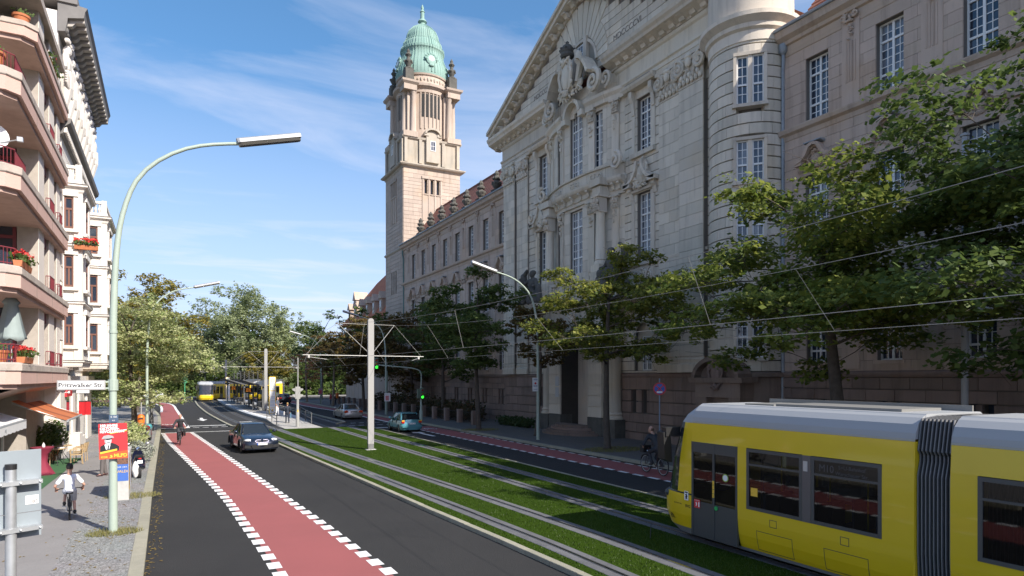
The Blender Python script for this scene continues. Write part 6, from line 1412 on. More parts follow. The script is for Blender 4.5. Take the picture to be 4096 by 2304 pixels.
# ---- overhead line
def catenary_pole(label, x, y, xl, xr, zb):
    t = thing('catenary_pole', label, 'tram mast', (x, y, zb), 0, 'catenary masts between the tram tracks'); H_ = 7.25 - zb
    m_ = MB(); pr2 = [(-.16, .32), (-.16, H_ - .14), (-.13, H_ - .05), (-.06, H_), (.06, H_), (.13, H_ - .05), (.16, H_ - .14), (.16, .32)]; m_.prism(pr2, 'y', -.1, .1); m_.build('mast', M_POLEGREY, t)
    MB().box(-.155, -.095, .02, .155, .095, .318).build('foot', mat('mast_foot', (.16, .16, .155), .7), t); MB().box(-.26, -.2, -.03, .26, .2, .02).build('base_plate', mat('base_plate', (.6, .59, .56), .7), t)
    a = MB(); a.tube([(xl - x, 0, 5.2 - zb), (xr - x, 0, 5.2 - zb)], .02, 8); a.build('cross_arm', M_WIRE, t)
    a = MB(); a.tube([(-1.8, 0, 6.92 - zb), (1.34, 0, 6.92 - zb)], .01, 6); a.tube([(-1.8, 0, 6.92 - zb), (-.15, 0, 5.4 - zb)], .014, 6); a.tube([(1.34, 0, 6.92 - zb), (.15, 0, 5.4 - zb)], .014, 6); a.build('top_frame', M_WIRE, t)
    MB().tube([(-1.8, 0, 6.92 - zb), (xl - x + .15, 0, 5.22 - zb)], .006, 5).build('stay', M_WIRE, t); MB().tube([(1.34, 0, 6.92 - zb), (xr - x - .15, 0, 5.22 - zb)], .006, 5).build('stay', M_WIRE, t)
    for s_, xe, xc in ((-1, xl, pl_x(TRL, y)), (1, xr, pl_x(TRR, y))):
        r_ = MB(); r_.box(xe - x - s_ * .3 - .05, -.06, 5.05 - zb, xe - x - s_ * .3 + .05, .06, 5.18 - zb); r_.tube([(xe - x - s_ * .3, 0, 5.1 - zb), (xc - x, .1, 4.98 - zb)], .014, 5); r_.build('registration_arm', M_WIRE, t)
    return t
catenary_pole('nearest grey tram mast standing in the lawn between the tracks', 9.88, 35.1, 6.28, 12.94, .06); catenary_pole('tram mast at the near end of the platform shelter', 9.78, 77.0, 5.2, 13.4, .25); catenary_pole('farthest tram mast beyond the platform', 9.4, 127, 5.0, 14.0, .1)
def wire(label, pts, r=.0058):
    m_ = MB(); m_.tube(pts, r, 5); return tag(m_.build('overhead_wire', M_WIREF), label, 'wire', 'overhead tram wires')
YS = [-7, 35.1, 77.0, 127]
for nm, tr, xs in (('left', TRL, (8.35, 8.08, 7.98, 7.6)), ('right', TRR, (11.0, 11.22, 11.12, 10.74))):
    c = []; 
    for a, b in zip(YS, YS[1:]):
        for k in range(12): y = lerp(a, b, k / 12); c.append((pl_x(tr, y), y, 4.97))
    wire('contact wire hanging above the %s tram track' % nm, c)
    mw = []
    for (a, b, xa, xb) in zip(YS, YS[1:], xs, xs[1:]):
        for k in range(14): q = k / 14; mw.append((lerp(xa, xb, q), lerp(a, b, q), 6.92 - 1.0 * 4 * q * (1 - q) * .8))
    wire('sagging carrier wire strung over the %s tram track' % nm, mw, .006)
    dr = ['first', 'second', 'third', 'fourth', 'fifth', 'sixth', 'seventh', 'eighth', 'ninth', 'tenth', 'eleventh', 'twelfth']
    for (a, b, xa, xb) in zip(YS, YS[1:], xs, xs[1:]):
        for k in range(1, 5):
            q = (k - .5) / 4; y = lerp(a, b, q)
            if y < 2: continue
            z = 6.92 - 3.2 * q * (1 - q); m_ = MB(); m_.tube([(lerp(xa, xb, q), y, z), (pl_x(tr, y), y, 4.97)], .006, 4)
            tag(m_.build('dropper_wire', M_WIREF), '%s slanting dropper of the %s tram wire, counted from the camera' % (dr.pop(0), nm), 'wire', 'droppers of the %s tram track' % nm)
# ---- traffic lights
G_ON = mat('signal_green_lit', (0, .6, .1), .4, emit=(.02, 1, .02, 2.2)); G_R = mat('signal_red_off', (.32, .03, .02), .3); G_Y = mat('signal_yellow_off', (.38, .24, .02), .3)
def signal_head(par, x, y, z, m, lit=True, s=1.0, face=-1):
    """three-light head, lights facing -Y (face=-1)"""
    h = MB(); h.box(x - .17 * s, y - .12, z, x + .17 * s, y + .12, z + .95 * s); o = bevel(h.build('signal_head', m, par), .03)
    for k, mm in enumerate((G_ON if lit else G_R, G_Y, G_R)):
        zc = z + (.17 + .3 * k) * s; l = MB(); l.lathe([(0, 0), (.09 * s, .0), (.1 * s, face * .02), (0, face * .025)], (x, y + face * .122, zc), 14, axis='y'); l.build('lens', mm, o)
        v = MB(); v.lathe([(.115 * s, 0), (.115 * s, face * .2), (.105 * s, face * .2), (.105 * s, 0)], (x, y + face * .115, zc), 12, axis='y', a0=.2, a1=pi - .2); v.build('visor', m, o)
    return o
t = thing('traffic_light', 'green-lit traffic light with a curved arm over the courthouse-side lane', 'traffic light', (19.51, 53.5, .12), 0, 'traffic lights with curved arms')
m_ = MB(); m_.tube([(0, 0, 0), (0, 0, 1.0), (0, 0, 1.1), (0, 0, 3.1)], [.14, .14, .09, .08], 12); m_.build('post', M_LAMPG, t, smooth=True)
m_ = MB(); m_.tube(smooth_pl([(0, 0, 3.1), (0, 0, 4.2), (-.15, 0, 4.5), (-.6, 0, 4.66), (-1.4, 0, 4.76), (-3.85, 0, 4.95)], .2), .05, 8); m_.build('arm', M_LAMPG, t, smooth=True)
signal_head(t, .02, -.16, 2.05, M_TLGREEN); signal_head(t, -4.0, -.05, 4.6, M_TLGREEN); m_ = MB(); m_.box(-.35, -.1, 2.1, -.12, .1, 2.9); m_.build('side_head', M_TLGREEN, t)
def back_head(par, x, y, z, m, s=1.0):
    """signal head seen from behind, visors standing out sideways"""
    h = MB(); h.box(x - .2 * s, y - .1, z, x + .2 * s, y + .1, z + 1.0 * s); o = bevel(h.build('signal_head', m, par), .03)
    for sx in (-1, 1):
        for zz in (.12, .6): MB().prism([(x + sx * .2 * s, z + zz * s), (x + sx * .42 * s, z + (zz + .14) * s), (x + sx * .42 * s, z + (zz + .24) * s), (x + sx * .2 * s, z + (zz + .28) * s)][::sx], 'y', y - .08, y + .08).build('visor', m, o)
    return o
t = thing('traffic_light', 'grey traffic light seen from behind on the platform ramp', 'traffic light', (9.33, 54.4, .03))
m_ = MB(); m_.tube([(0, 0, 0), (0, 0, 1.25), (0, 0, 1.3), (0, 0, 2.3)], [.14, .14, .11, .11], 12); m_.tube([(.02, 0, 3.2), (.02, 0, 5.6)], .05, 8); m_.build('post', M_TLGREY, t, smooth=True); back_head(t, 0, 0, 2.25, M_TLGREY); MB().box(-.04, -.14, 1.2, .04, -.1, 1.4).build('push_button', P_Y, t)
t = thing('traffic_light', 'grey traffic light on the left kerb with an arm over the road', 'traffic light', (-.99, 54.65, .12), 0, 'traffic lights with curved arms')
m_ = MB(); m_.tube([(0, 0, 0), (0, 0, 1.0), (0, 0, 1.1), (0, 0, 3.1)], [.15, .15, .1, .08], 12); m_.build('post', M_DKGREY, t, smooth=True)
m_ = MB(); m_.tube(smooth_pl([(0, 0, 3.1), (0, 0, 4.0), (.12, 0, 4.45), (.45, 0, 4.63), (1.2, 0, 4.75), (4.0, 0, 4.98)], .2), .05, 8); m_.build('arm', M_TLGREY, t, smooth=True); back_head(t, .05, 0, 1.9, M_TLGREY, 1.1); o = MB().box(3.95, -.1, 4.55, 4.25, .1, 5.4).build('overhead_head', M_TLGREY, t); bevel(o, .03)
t = thing('traffic_light', 'small green painted traffic light on the far island before the side street', 'traffic light', (2.75, 125.4, .11)); MB().tube([(0, 0, 0), (0, 0, 3.4)], .09, 8).build('post', mat('green_paint', (.05, .25, .12), .5), t); back_head(t, 0, 0, 2.9, mat('green_paint', (.05, .25, .12), .5))
t = thing('traffic_light', 'tram signal on a grey post beside the far stop pillar', 'traffic light', (8.5, 112, .25)); MB().tube([(0, 0, 0), (0, 0, 3.0)], .09, 8).build('post', M_TLGREY, t); back_head(t, 0, 0, 2.6, M_TLGREY, .9)
# ---- stop pillars
M_PY = mat('stop_yellow', (.85, .55, .03), .5); M_PW = mat('stop_white', (.78, .78, .75), .45)
def pillar(label, x, y):
    t = thing('stop_pillar', label, 'stop sign', (x, y, .25), 0, 'tram stop pillars')
    m_ = MB(); m_.prism([(-.34, 0), (.34, 0), (.34, 3.78), (.28, 3.86), (-.28, 3.86), (-.34, 3.78)], 'y', -.12, .12); m_.build('frame', M_PY, t)
    for z0, z1 in ((.62, 2.35), (2.42, 3.8)): MB().box(-.28, -.135, z0, .28, -.121, z1).build('panel', M_PW, t)
    MB().box(-.28, -.135, .05, .28, -.121, .58).build('panel', M_PW, t)
    gm_ = mat('stop_green', (.25, .42, .1), .5); o = MB(); k = 24; o.add([(r * cos(2 * pi * j / k), -.138, 3.5 + r * sin(2 * pi * j / k)) for j in range(k) for r in (.2, .16)], [(2 * j, 2 * j + 1, (2 * j + 3) % (2 * k), (2 * j + 2) % (2 * k)) for j in range(k)]); o.build('stop_ring', gm_, t); lettering('stop_letter', 'H', .27, gm_, t, (0, -.139, 3.5), FACE_MY, .001, 1, 'CENTER', .008)
    tx = MB()
    for i in range(7): tx.box(-.24, -.138, 3.15 - .1 * i, -.24 + random.uniform(.2, .45), -.136, 3.17 - .1 * i)
    for i in range(3): tx.box(-.25, -.138, 1.75 - .38 * i, .25, -.136, 1.78 - .38 * i)
    tx.build('timetable_print', mat('print_grey', (.3, .3, .3), .6), t)
    for i in range(3): MB().box(-.25, -.1385, 1.5 - .38 * i, .25, -.136, 1.72 - .38 * i).build('timetable', mat('timetable', (.6, .65, .68), .5), t)
    MB().box(-.1, -.139, .28, .1, -.136, .46).build('logo_panel', P_Y, t); lettering('logo_lettering', 'BVG', .08, P_K, t, (0, -.141, .37), FACE_MY, .001)
pillar('white and yellow tram stop pillar with a green H, near end of the platform', 9.79, 72.0); pillar('far tram stop pillar half hidden behind the shelter', 9.4, 122.6)
# ---- shelters
def shelter(label, x, y0, y1, rz=0):
    t = thing('tram_shelter', label, 'shelter', (x, (y0 + y1) / 2, .25), rz, 'platform shelters'); L_ = (y1 - y0) / 2
    for s_ in (-1, 1):
        m_ = MB(); a = (s_ * .02, 2.78); b = (s_ * 2.15, 3.5)
        for k in range(16):
            q0, q1 = k / 16, (k + .88) / 16; m_.add([(lerp(a[0], b[0], q), y, lerp(a[1], b[1], q) + dz) for dz in (0, .05) for q, y in ((q0, -L_), (q1, -L_), (q1, L_), (q0, L_))], [(0, 1, 2, 3), (7, 6, 5, 4), (0, 4, 5, 1), (1, 5, 6, 2), (2, 6, 7, 3), (3, 7, 4, 0)])
        m_.add([(a[0], -L_, a[1] + .055), (b[0], -L_, b[1] + .055), (b[0], L_, b[1] + .055), (a[0], L_, a[1] + .055)], [(0, 1, 2, 3)]); m_.build('roof_wing', M_DKGREY, t)
        MB().prism([(a[0], a[1] - .06), (b[0], b[1] - .02), (b[0], b[1] + .08), (a[0], a[1] + .09)][::s_], 'y', -L_ - .05, -L_ - .005).build('roof_edge', M_DKGREY, t)
    n = 4
    for k in range(n):
        y = lerp(-L_ + .3, L_ - .3, k / (n - 1)); MB().box(-.1, y - .1, 0, .1, y + .1, 2.8).build('post', M_DKGREY, t); m_ = MB(); m_.tube([(0, y, 2.8), (0, y, 4.6)], .045, 6); m_.tube([(0, y, 4.5), (1.9, y, 3.42)], .012, 4); m_.tube([(0, y, 4.5), (-1.9, y, 3.42)], .012, 4); m_.build('stay_mast', M_DKGREY, t)
    G_ = glass_mat('shelter_glass', (.55, .6, .6), .9)
    for k in range(n - 1):
        ya, yb = lerp(-L_ + .3, L_ - .3, k / (n - 1)) + .12, lerp(-L_ + .3, L_ - .3, (k + 1) / (n - 1)) - .12
        if k == 1: continue
        MB().box(-.015, ya, .35, .015, yb, 2.3).build('glass_panel', G_, t); m_ = MB(); m_.box(-.03, ya, .3, .03, yb, .36); m_.box(-.03, ya, 2.3, .03, yb, 2.36); m_.box(-.03, (ya + yb) / 2 - .03, .36, .03, (ya + yb) / 2 + .03, 2.3); m_.build('glass_frame', M_DKGREY, t)
        b = MB(); 
        for q in range(6): yy_ = lerp(ya + .4, yb - .9, q / 5); b.box(-.62, yy_, .42, -.2, yy_ + .5, .46); b.box(-.22, yy_, .46, -.17, yy_ + .5, .95)
        b.box(-.5, ya + .4, .36, -.3, yb - .4, .42); b.box(-.48, ya + .6, 0, -.38, ya + .7, .4); b.box(-.48, yb - .7, 0, -.38, yb - .6, .4); b.build('bench', M_DKGREY, t)
    for sx in (-1,):
        m_ = MB(); y = -L_ + .3; m_.tube([(-1.1, y, 0), (-1.1, y, 1.0), (-.1, y, 1.0)], .03, 6); m_.tube([(-.1, y, .3), (-1.1, y, .3)], .02, 6); 
        for q in range(8): m_.tube([(-1.05 + .13 * q, y, .3), (-1.05 + .13 * q, y, 1.0)], .01, 4)
        m_.build('end_railing', M_DKGREY, t)
    MB().box(-.95, 3.2, 1.85, .0, 3.35, 2.45).build('display', mat('led_board', (.015, .012, .01), .3), t)
    for q in range(3): lettering('display_lettering', ('M10  3 min', 'M13  6 min', 'M10 11 min')[q], .12, mat('led_orange', (.6, .2, .02), .5, emit=(1, .35, .05, .6)), t, (-.48, 3.195, 2.33 - .17 * q), FACE_MY, .001)
    return t
shelter('dark butterfly-roofed tram shelter at the near half of the platform', 9.72, 78.6, 93.5); shelter('dark butterfly-roofed tram shelter at the far half of the platform', 9.55, 97, 113)
# ---- ramp railings
def ramp_rail(label, pts):
    t = thing('ramp_railing', label, 'railing', (pts[0][0], pts[0][1], 0), 0, 'railings of the platform ramp'); o_ = pts[0]
    P_ = [(x - o_[0], y - o_[1], z) for x, y, z in pts]
    for p in P_: MB().box(p[0] - .03, p[1] - .03, p[2], p[0] + .03, p[1] + .03, p[2] + 1.0).build('post', M_DKGREY, t)
    for h in (1.0, .5): MB().tube([(p[0], p[1], p[2] + h) for p in P_], .028, 6).build('rail', M_DKGREY, t)
ramp_rail('steel railing on the left side of the platform ramp', [(8.1, 57.0, .03), (8.12, 60, .11), (8.2, 63.8, .25)]); ramp_rail('steel railing on the right side of the platform ramp', [(10.9, 56.9, .03), (11.0, 60.2, .11), (11.2, 63.8, .25)])
# ---- signs, posters and bins across the street
t = thing('no_stopping_sign', 'round blue and red no stopping sign in front of the courthouse base', 'traffic sign', (20.5, 23.75, .12)); MB().tube([(0, 0, 0), (0, 0, 3.85)], .03, 8).build('post', mat('post_blue_grey', (.2, .25, .32), .5), t)
# sign faces the oncoming street side
sd = MB(); sd.lathe([(0, 0), (.3, 0), (.3, .02), (0, .02)], (0, -.05, 3.36), 28, axis='y'); sd.build('disc', mat('sign_red3', (.5, .03, .04), .4), t); sd = MB(); sd.lathe([(0, 0), (.235, 0), (.235, .004), (0, .004)], (0, -.056, 3.36), 28, axis='y'); sd.build('face', mat('sign_blue', (.03, .09, .4), .4), t)
for a in (45, -45): m_ = MB(); q = Matrix.Rotation(radians(a), 3, 'Y'); m_.add([Vector((0, -.0585 - .001 * (a > 0), 3.36)) + q @ Vector(v) for v in ((-.235, 0, -.025), (.235, 0, -.025), (.235, 0, .025), (-.235, 0, .025))], [(0, 1, 2, 3)]); m_.build('cross_bar', mat('sign_red3', (.5, .03, .04), .4), t)
MB().box(-.13, -.064, 3.17, .13, -.062, 3.24).build('sticker', P_W, t)
t.rotation_euler = (0, 0, radians(-38))
t = thing('notice_board', 'white notice with a red dot on the lamp post beside the portal', 'sign', (20.33, 35.0, 3.15)); MB().box(-.28, -.02, 0, .12, .0, .85).build('board', P_W, t); m_ = MB(); m_.lathe([(0, 0), (.07, 0), (.07, -.003), (0, -.003)], (-.08, -.021, .5), 14, axis='y'); m_.build('red_dot', P_R, t); m_ = MB()
for z in (.75, .7, .35, .3, .12): m_.box(-.22, -.023, z, .06, -.021, z + .02)
m_.build('print', mat('print_blue', (.1, .12, .3), .6), t)
def pole_poster(label, x, y, kind):
    t = thing('poster_pole', label, 'poster', (x, y, .12), 0, 'posters on posts along the courthouse pavement'); MB().tube([(0, 0, 0), (0, 0, 4.6)], .06, 8).build('post', M_TLGREEN, t); MB().box(-.32, -.08, 1.45, .32, -.06, 2.3).build('board', P_W if kind == 0 else mat('poster_violet', (.35, .2, .25), .6), t); m_ = MB()
    for i in range(5): m_.box(-.2, -.084, 1.55 + .1 * i, .18 - .05 * (i % 2), -.081, 1.62 + .1 * i)
    m_.build('print', P_R, t); flat('script', [(-.26, 2.14), (.25, 2.17), (.25, 2.2), (-.26, 2.17)], P_G, t, -.083)
pole_poster('white poster with red blocks on a post right of the tram mast', 20.12, 65.3, 0); pole_poster('dull violet poster on a post near the far right-hand trees', 20.0, 97.7, 1)
def bin_(label, x, y, z):
    t = thing('litter_bin', label, 'litter bin', (x, y, z), 0, 'orange litter bins'); m_ = MB(); m_.lathe([(.0, .0), (.17, .0), (.2, .06), (.22, .6), (.2, .72), (.12, .8), (0, .82)], n=14); m_.build('body', mat('bin_orange', (.72, .17, .02), .5), t, smooth=True); MB().box(-.12, -.23, .5, .12, -.2, .6).build('slot', M_BLACK, t); MB().box(-.04, .2, -.3, .04, .26, .8).build('bracket', M_DKGREY, t)
    MB().tube([(0, .26, -z + .12), (0, .26, 1.6)], .04, 8).build('post', M_TLGREY, t)
bin_('orange litter bin on a post by the courthouse fence', 21.6, 94, 1.05); bin_('orange litter bin beside the far lamp post on the left pavement', -1.5, 49.6, .75)
m_ = MB(); m_.tube([(24.8, 12.7, .12), (24.8, 12.7, 12.5)], [.12, .09], 12); m_.lathe([(.14, 0), (.15, .07), (0, .14)], (24.8, 12.7, 12.5), 12); tag(m_.build('flagpole', mat('pole_white', (.4, .41, .42), .5), smooth=True), 'pale tall pole standing behind the big maple by the courthouse wall', 'pole')
# low hedge and fence posts before the far wing
def hedge(label, x0, x1, y0, y1, h, n, m, seed):
    r_ = random.Random(seed); mb = MB()
    for i in range(n):
        c = Vector((r_.uniform(x0, x1), r_.uniform(y0, y1), .12 + h * r_.random() ** .7 * (.75 + .25 * sin(r_.uniform(y0, y1))))); q = Matrix.Rotation(r_.uniform(0, 6.3), 3, Vector((r_.gauss(0, 1), r_.gauss(0, 1), r_.gauss(0, 1))).normalized()); s_ = r_.uniform(.07, .16)
        mb.add([c + q @ Vector(v) for v in ((-s_, 0, -s_ * .5), (0, 0, -s_ * .7), (s_, 0, 0), (0, .03, s_ * .8))], [(0, 1, 2, 3)])
    t = thing('hedge', label, 'hedge', ((x0 + x1) / 2, (y0 + y1) / 2, .12)); o = mb.build('foliage', m, t); o.location = (-(x0 + x1) / 2, -(y0 + y1) / 2, -.12); m_ = MB()
    for i in range(6): m_.tube([(r_.uniform(-.3, .3), lerp(y0, y1, (i + .5) / 6) - (y0 + y1) / 2, 0), (r_.uniform(-.5, .5), lerp(y0, y1, (i + .5) / 6) - (y0 + y1) / 2, h * .7)], .03, 5)
    m_.build('stems', mat('bark_hedge', (.08, .065, .05), .9), t)
M_HEDGE = leaf_mat('hedge_leaves', (0.035, 0.055, 0.02), (0.1, 0.06, 0.03), .2); M_HEDGE2 = leaf_mat('hedge_leaves_green', (0.03, 0.06, 0.02), (0.06, 0.09, 0.03), .2)
hedge('dark straggly hedge before the far courthouse wing', 22.8, 25.2, 52, 63, 1.9, 3200, M_HEDGE, 5); hedge('rusty brown hedge behind the teal hatchback along the fence', 22.8, 25.0, 63.5, 82, 2.2, 3600, M_HEDGE, 6); hedge('low green hedge left of the portal steps', 24.2, 25.2, 43.2, 48.5, .8, 900, M_HEDGE2, 7)
fn = thing('fence', 'low iron fence with stone posts along the courthouse pavement', 'fence', (22.5, 68, .12))
for i in range(17):
    y = 49 + 3 * i - 68; MB().box(-.2, y - .2, 0, .2, y + .2, 1.15).build('post', M_ST_B, fn)
    if i < 16:
        m_ = MB(); m_.tube([(0, y + .2, .95), (0, y + 2.8, .95)], .02, 5); m_.tube([(0, y + .2, .25), (0, y + 2.8, .25)], .02, 5)
        for k in range(13): m_.tube([(0, y + .3 + .2 * k, .1), (0, y + .3 + .2 * k, 1.08)], .012, 4)
        m_.build('fence_panel', M_BLACK, fn)
# tufts of dry grass at the lamp foot, at the cabinet and round the trees
def tuft(x, y, r, n, seed):
    r_ = random.Random(seed); mb = MB()
    for i in range(n):
        a = r_.uniform(0, 6.28); q = r * sqrt(r_.random()); px_, py_ = x + q * cos(a) * 1.5, y + q * sin(a); h = r_.uniform(.03, .13); w_ = .008; b = r_.uniform(0, pi); mb.add([(px_ - w_ * cos(b), py_ - w_ * sin(b), .12), (px_ + w_ * cos(b), py_ + w_ * sin(b), .12), (px_ + r_.uniform(-.06, .06), py_ + r_.uniform(-.06, .06), .12 + h)], [(0, 1, 2)])
    o = mb.build('grass_tuft', M_TUFT); o['kind'] = 'stuff'
M_TUFT = leaf_mat('dry_grass', (.14, .15, .04), (.28, .25, .1), .3)
tuft(-1.15, 19.0, .42, 900, 1); tuft(-.95, 24.6, .55, 900, 2); tuft(21.3, 28.4, 1.2, 2500, 3); tuft(20.6, 43.8, 1.0, 1500, 4)

# fallen leaves on pavements, kerbs and lawn edge (uncountable)
r_ = random.Random(77); fl_ = MB()
for i in range(2600):
    k = r_.random()
    if k < .4: x, y, z = r_.uniform(19.7, 25), r_.uniform(8, 60), .124
    elif k < .7: x, y, z = r_.gauss(-1.4, .7), r_.uniform(10, 60), .126
    elif k < .8: x, y, z = r_.uniform(18.9, 19.3), r_.uniform(10, 60), .012
    else: x, y, z = r_.uniform(-.38, -.1), r_.uniform(10, 60), .006
    if -.68 < x < -.39 or (x > -.42 and x < 5 and z > .1): continue
    a = r_.uniform(0, 6.28); q = r_.uniform(.025, .06); fl_.add([(x + q * cos(a), y + q * sin(a), z), (x - q * .5 * sin(a), y + q * .5 * cos(a), z + .012), (x - q * cos(a), y - q * sin(a), z + .004), (x + q * .5 * sin(a), y - q * .5 * cos(a), z + .01)], [(0, 3, 2, 1)])
o = fl_.build('fallen_leaves', leaf_mat('fallen_leaf', (.16, .1, .03), (.3, .22, .07), .2)); o['kind'] = 'stuff'
# ------------------------------------------------------------------ trams
M_TY = mat('tram_yellow', (0.72, 0.51, 0.012), .35, coat=.35, var=.3, scale=1.2, col2=(.6, .41, .012)); M_TG = mat('tram_roof_grey', (0.36, 0.37, 0.375), .5, var=.2, scale=1.5, col2=(.31, .32, .325)); M_TD = mat('tram_dark', (0.06, 0.065, 0.065), .45); M_TSK = mat('tram_skirt', (0.2, 0.2, 0.2), .5)
M_TGL = glass_mat('tram_glass', (.3, .33, .34), .92); M_TFR = mat('tram_window_frame', (0.07, 0.075, 0.075), .4); M_FAB = mat('bellows_fabric', (.012, .012, .013), .8); M_RIB = mat('bellows_rib', (.17, .17, .175), .5); M_SEAT = mat('tram_seat', (.05, .07, .12), .7); M_POLE = mat('tram_grab_pole', (.7, .5, .03), .4); M_INT = mat('tram_interior', (.4, .4, .39), .6)
XP = [(.15, 1.05), (.3, 1.11), (.5, 1.16), (.85, 1.195), (1.1, 1.2), (2.2, 1.2), (2.42, 1.195), (2.86, 1.165)]
def xz(z):
    for (a, p), (b, q) in zip(XP, XP[1:]):
        if a <= z <= b: return lerp(p, q, (z - a) / (b - a))
    return XP[-1][1] if z > 2 else XP[0][1]
def skin(mb, s_, y0, y1, z0, z1, mi=0, o=0.0):
    zs = [z0] + [z for z, _ in XP if z0 < z < z1] + [z1]; n = len(zs)
    vs = [(s_ * (xz(z) + o), y, z) for y in (y0, y1) for z in zs]
    mb.add(vs, [((i, i + n, i + n + 1, i + 1) if s_ > 0 else (i + 1, i + n + 1, i + n, i)) for i in range(n - 1)], mi)
ROOFP = [(1.165, 2.9), (1.15, 3.0), (1.08, 3.15), (.96, 3.26), (.84, 3.32)]
def tram_side(P, y0, y1, doors, wins):
    """both side walls of a body section between local y0 (rear) and y1 (front); P(name, mb, mat, parent=None) adds a part"""
    for s_ in (-1, 1):
        body = MB(); ops = sorted([(a, b, .2, 2.42) for a, b in doors] + [(a, b, 1.1, 2.41) for a, b in wins]); y = y0
        for a, b, z0, z1 in ops:
            if a > y + .01: skin(body, s_, y, a, .22, 2.42)
            if z0 > .3: skin(body, s_, a, b, .22, z0)
            y = b
        if y < y1: skin(body, s_, y, y1, .22, 2.42)
        skin(body, s_, y0, y1, 2.42, 2.86); P('side_panel', body, M_TY)
        sk = MB(); skin(sk, s_, y0, y1, .15, .22, 0, .004); P('skirt', sk, M_TSK)
        tr = MB(); tr.add([(s_ * 1.17, y0, 2.862), (s_ * 1.17, y1, 2.862), (s_ * 1.172, y1, 2.9), (s_ * 1.172, y0, 2.9)], [(0, 1, 2, 3) if s_ > 0 else (3, 2, 1, 0)]); P('roof_trim', tr, mat('roof_trim', (.42, .41, .36), .5))
        for a, b in wins:
            f = MB(); X = s_ * 1.206; fw = .07
            for q in ((a, 1.1, a + fw, 2.41), (b - fw, 1.1, b, 2.41), (a + fw, 1.1, b - fw, 1.1 + fw), (a + fw, 2.41 - fw, b - fw, 2.41), (a + fw, 2.05, b - fw, 2.09)): f.box(X - s_ * .05, q[0], q[1], X, q[2], q[3])
            w_ = P('window', f, M_TFR)
            for z0, z1 in ((1.17, 2.05), (2.09, 2.34)): P('pane', MB().add([(s_ * 1.196, a + fw, z0), (s_ * 1.196, b - fw, z0), (s_ * 1.196, b - fw, z1), (s_ * 1.196, a + fw, z1)], [(0, 1, 2, 3) if s_ > 0 else (3, 2, 1, 0)]), M_TGL, w_)
        for a, b in doors:
            m = (a + b) / 2; f = MB(); X = s_ * 1.203
            f.box(X - s_ * .05, a, .2, X, a + .06, 2.42); f.box(X - s_ * .05, b - .06, .2, X, b, 2.42); f.box(X - s_ * .05, m - .03, .2, X + s_ * .004, m + .03, 2.42); f.box(X - s_ * .05, a + .06, 2.18, X, m - .03, 2.42); f.box(X - s_ * .05, m + .03, 2.18, X, b - .06, 2.42)
            f.box(X - s_ * .05, a + .06, .2, X - s_ * .012, b - .06, 1.02); w_ = P('door', f, M_TD)
            for ya, yb in ((a + .06, m - .03), (m + .03, b - .06)): P('pane', MB().add([(s_ * 1.188, ya, 1.02), (s_ * 1.188, yb, 1.02), (s_ * 1.188, yb, 2.18), (s_ * 1.188, ya, 2.18)], [(0, 1, 2, 3) if s_ > 0 else (3, 2, 1, 0)]), M_TGL, w_)
            P('door_button', MB().lathe([(0, 0), (.05, 0), (.05, .02), (0, .025)], (X if s_ > 0 else X, b - .65 if s_ < 0 else b - .65, .95), 12, axis='x') if s_ > 0 else MB().lathe([(0, 0), (.05, 0), (.05, -.02), (0, -.025)], (X, a + .62, .95), 12, axis='x'), mat('button_green', (.02, .4, .1), .4), w_)
        # pillars between windows and small hatches
        for (a, b), (c, d) in zip(wins, wins[1:]):
            if 0 < c - b < .6: P('window_pillar', MB().box(s_ * 1.2, b + .005, 1.1, s_ * 1.208, c - .005, 2.41), mat('pillar_grey', (.13, .13, .135), .35, metal=.4))
        for a, b in wins:
            ym = (a + b) / 2; 
            for (q0, q1, z0, z1, nm) in ((ym - .09, ym + .09, .82, .98, 'hatch'), (ym - .45, ym + .45, .26, .68, 'wheel_hatch')):
                h = MB(); e = .012
                for (ya, za, yb, zb) in ((q0, z0, q1, z0 + e), (q0, z1 - e, q1, z1), (q0, z0, q0 + e, z1), (q1 - e, z0, q1, z1)): skin(h, s_, ya, yb, za, zb, 0, .004)
                P(nm, h, M_TD)
    rf = MB(); ring = [(x, z) for x, z in ROOFP] + [(-x, z) for x, z in ROOFP[::-1]]
    rf.loft([[(x, y, z) for x, z in ring] for y in (y0, y1)], cap=False, close=False); rf.add([(x, y0, z) for x, z in ring], [tuple(range(len(ring)))]); rf.add([(x, y1, z) for x, z in ring], [tuple(range(len(ring)))[::-1]]); P('roof_shell', rf, M_TG)
    fl = MB(); fl.box(-1.1, y0, .3, 1.1, y1, .36); P('floor', fl, M_TD); P('ceiling', MB().box(-1.1, y0, 2.5, 1.1, y1, 2.55), M_INT)
    P('rear_bulkhead', MB().box(-1.19, y0 - .01, .25, -.5, y0 + .03, 2.86).box(.5, y0 - .01, .25, 1.19, y0 + .03, 2.86), M_TY)
    eq = MB(); eq.box(-.55, y0 + .6, 3.32, .7, y1 - 1.9, 3.37); eq.box(-.5, y1 - 1.8, 3.32, .65, y1 - 1.0, 3.35); P('roof_equipment', eq, mat('roof_box', (.2, .195, .18), .6)); P('roof_fairing', MB().box(.78, y0 + .1, 3.3, .82, y1 - .6, 3.43), mat('roof_box', (.2, .195, .18), .6))
    y = y0 + .8
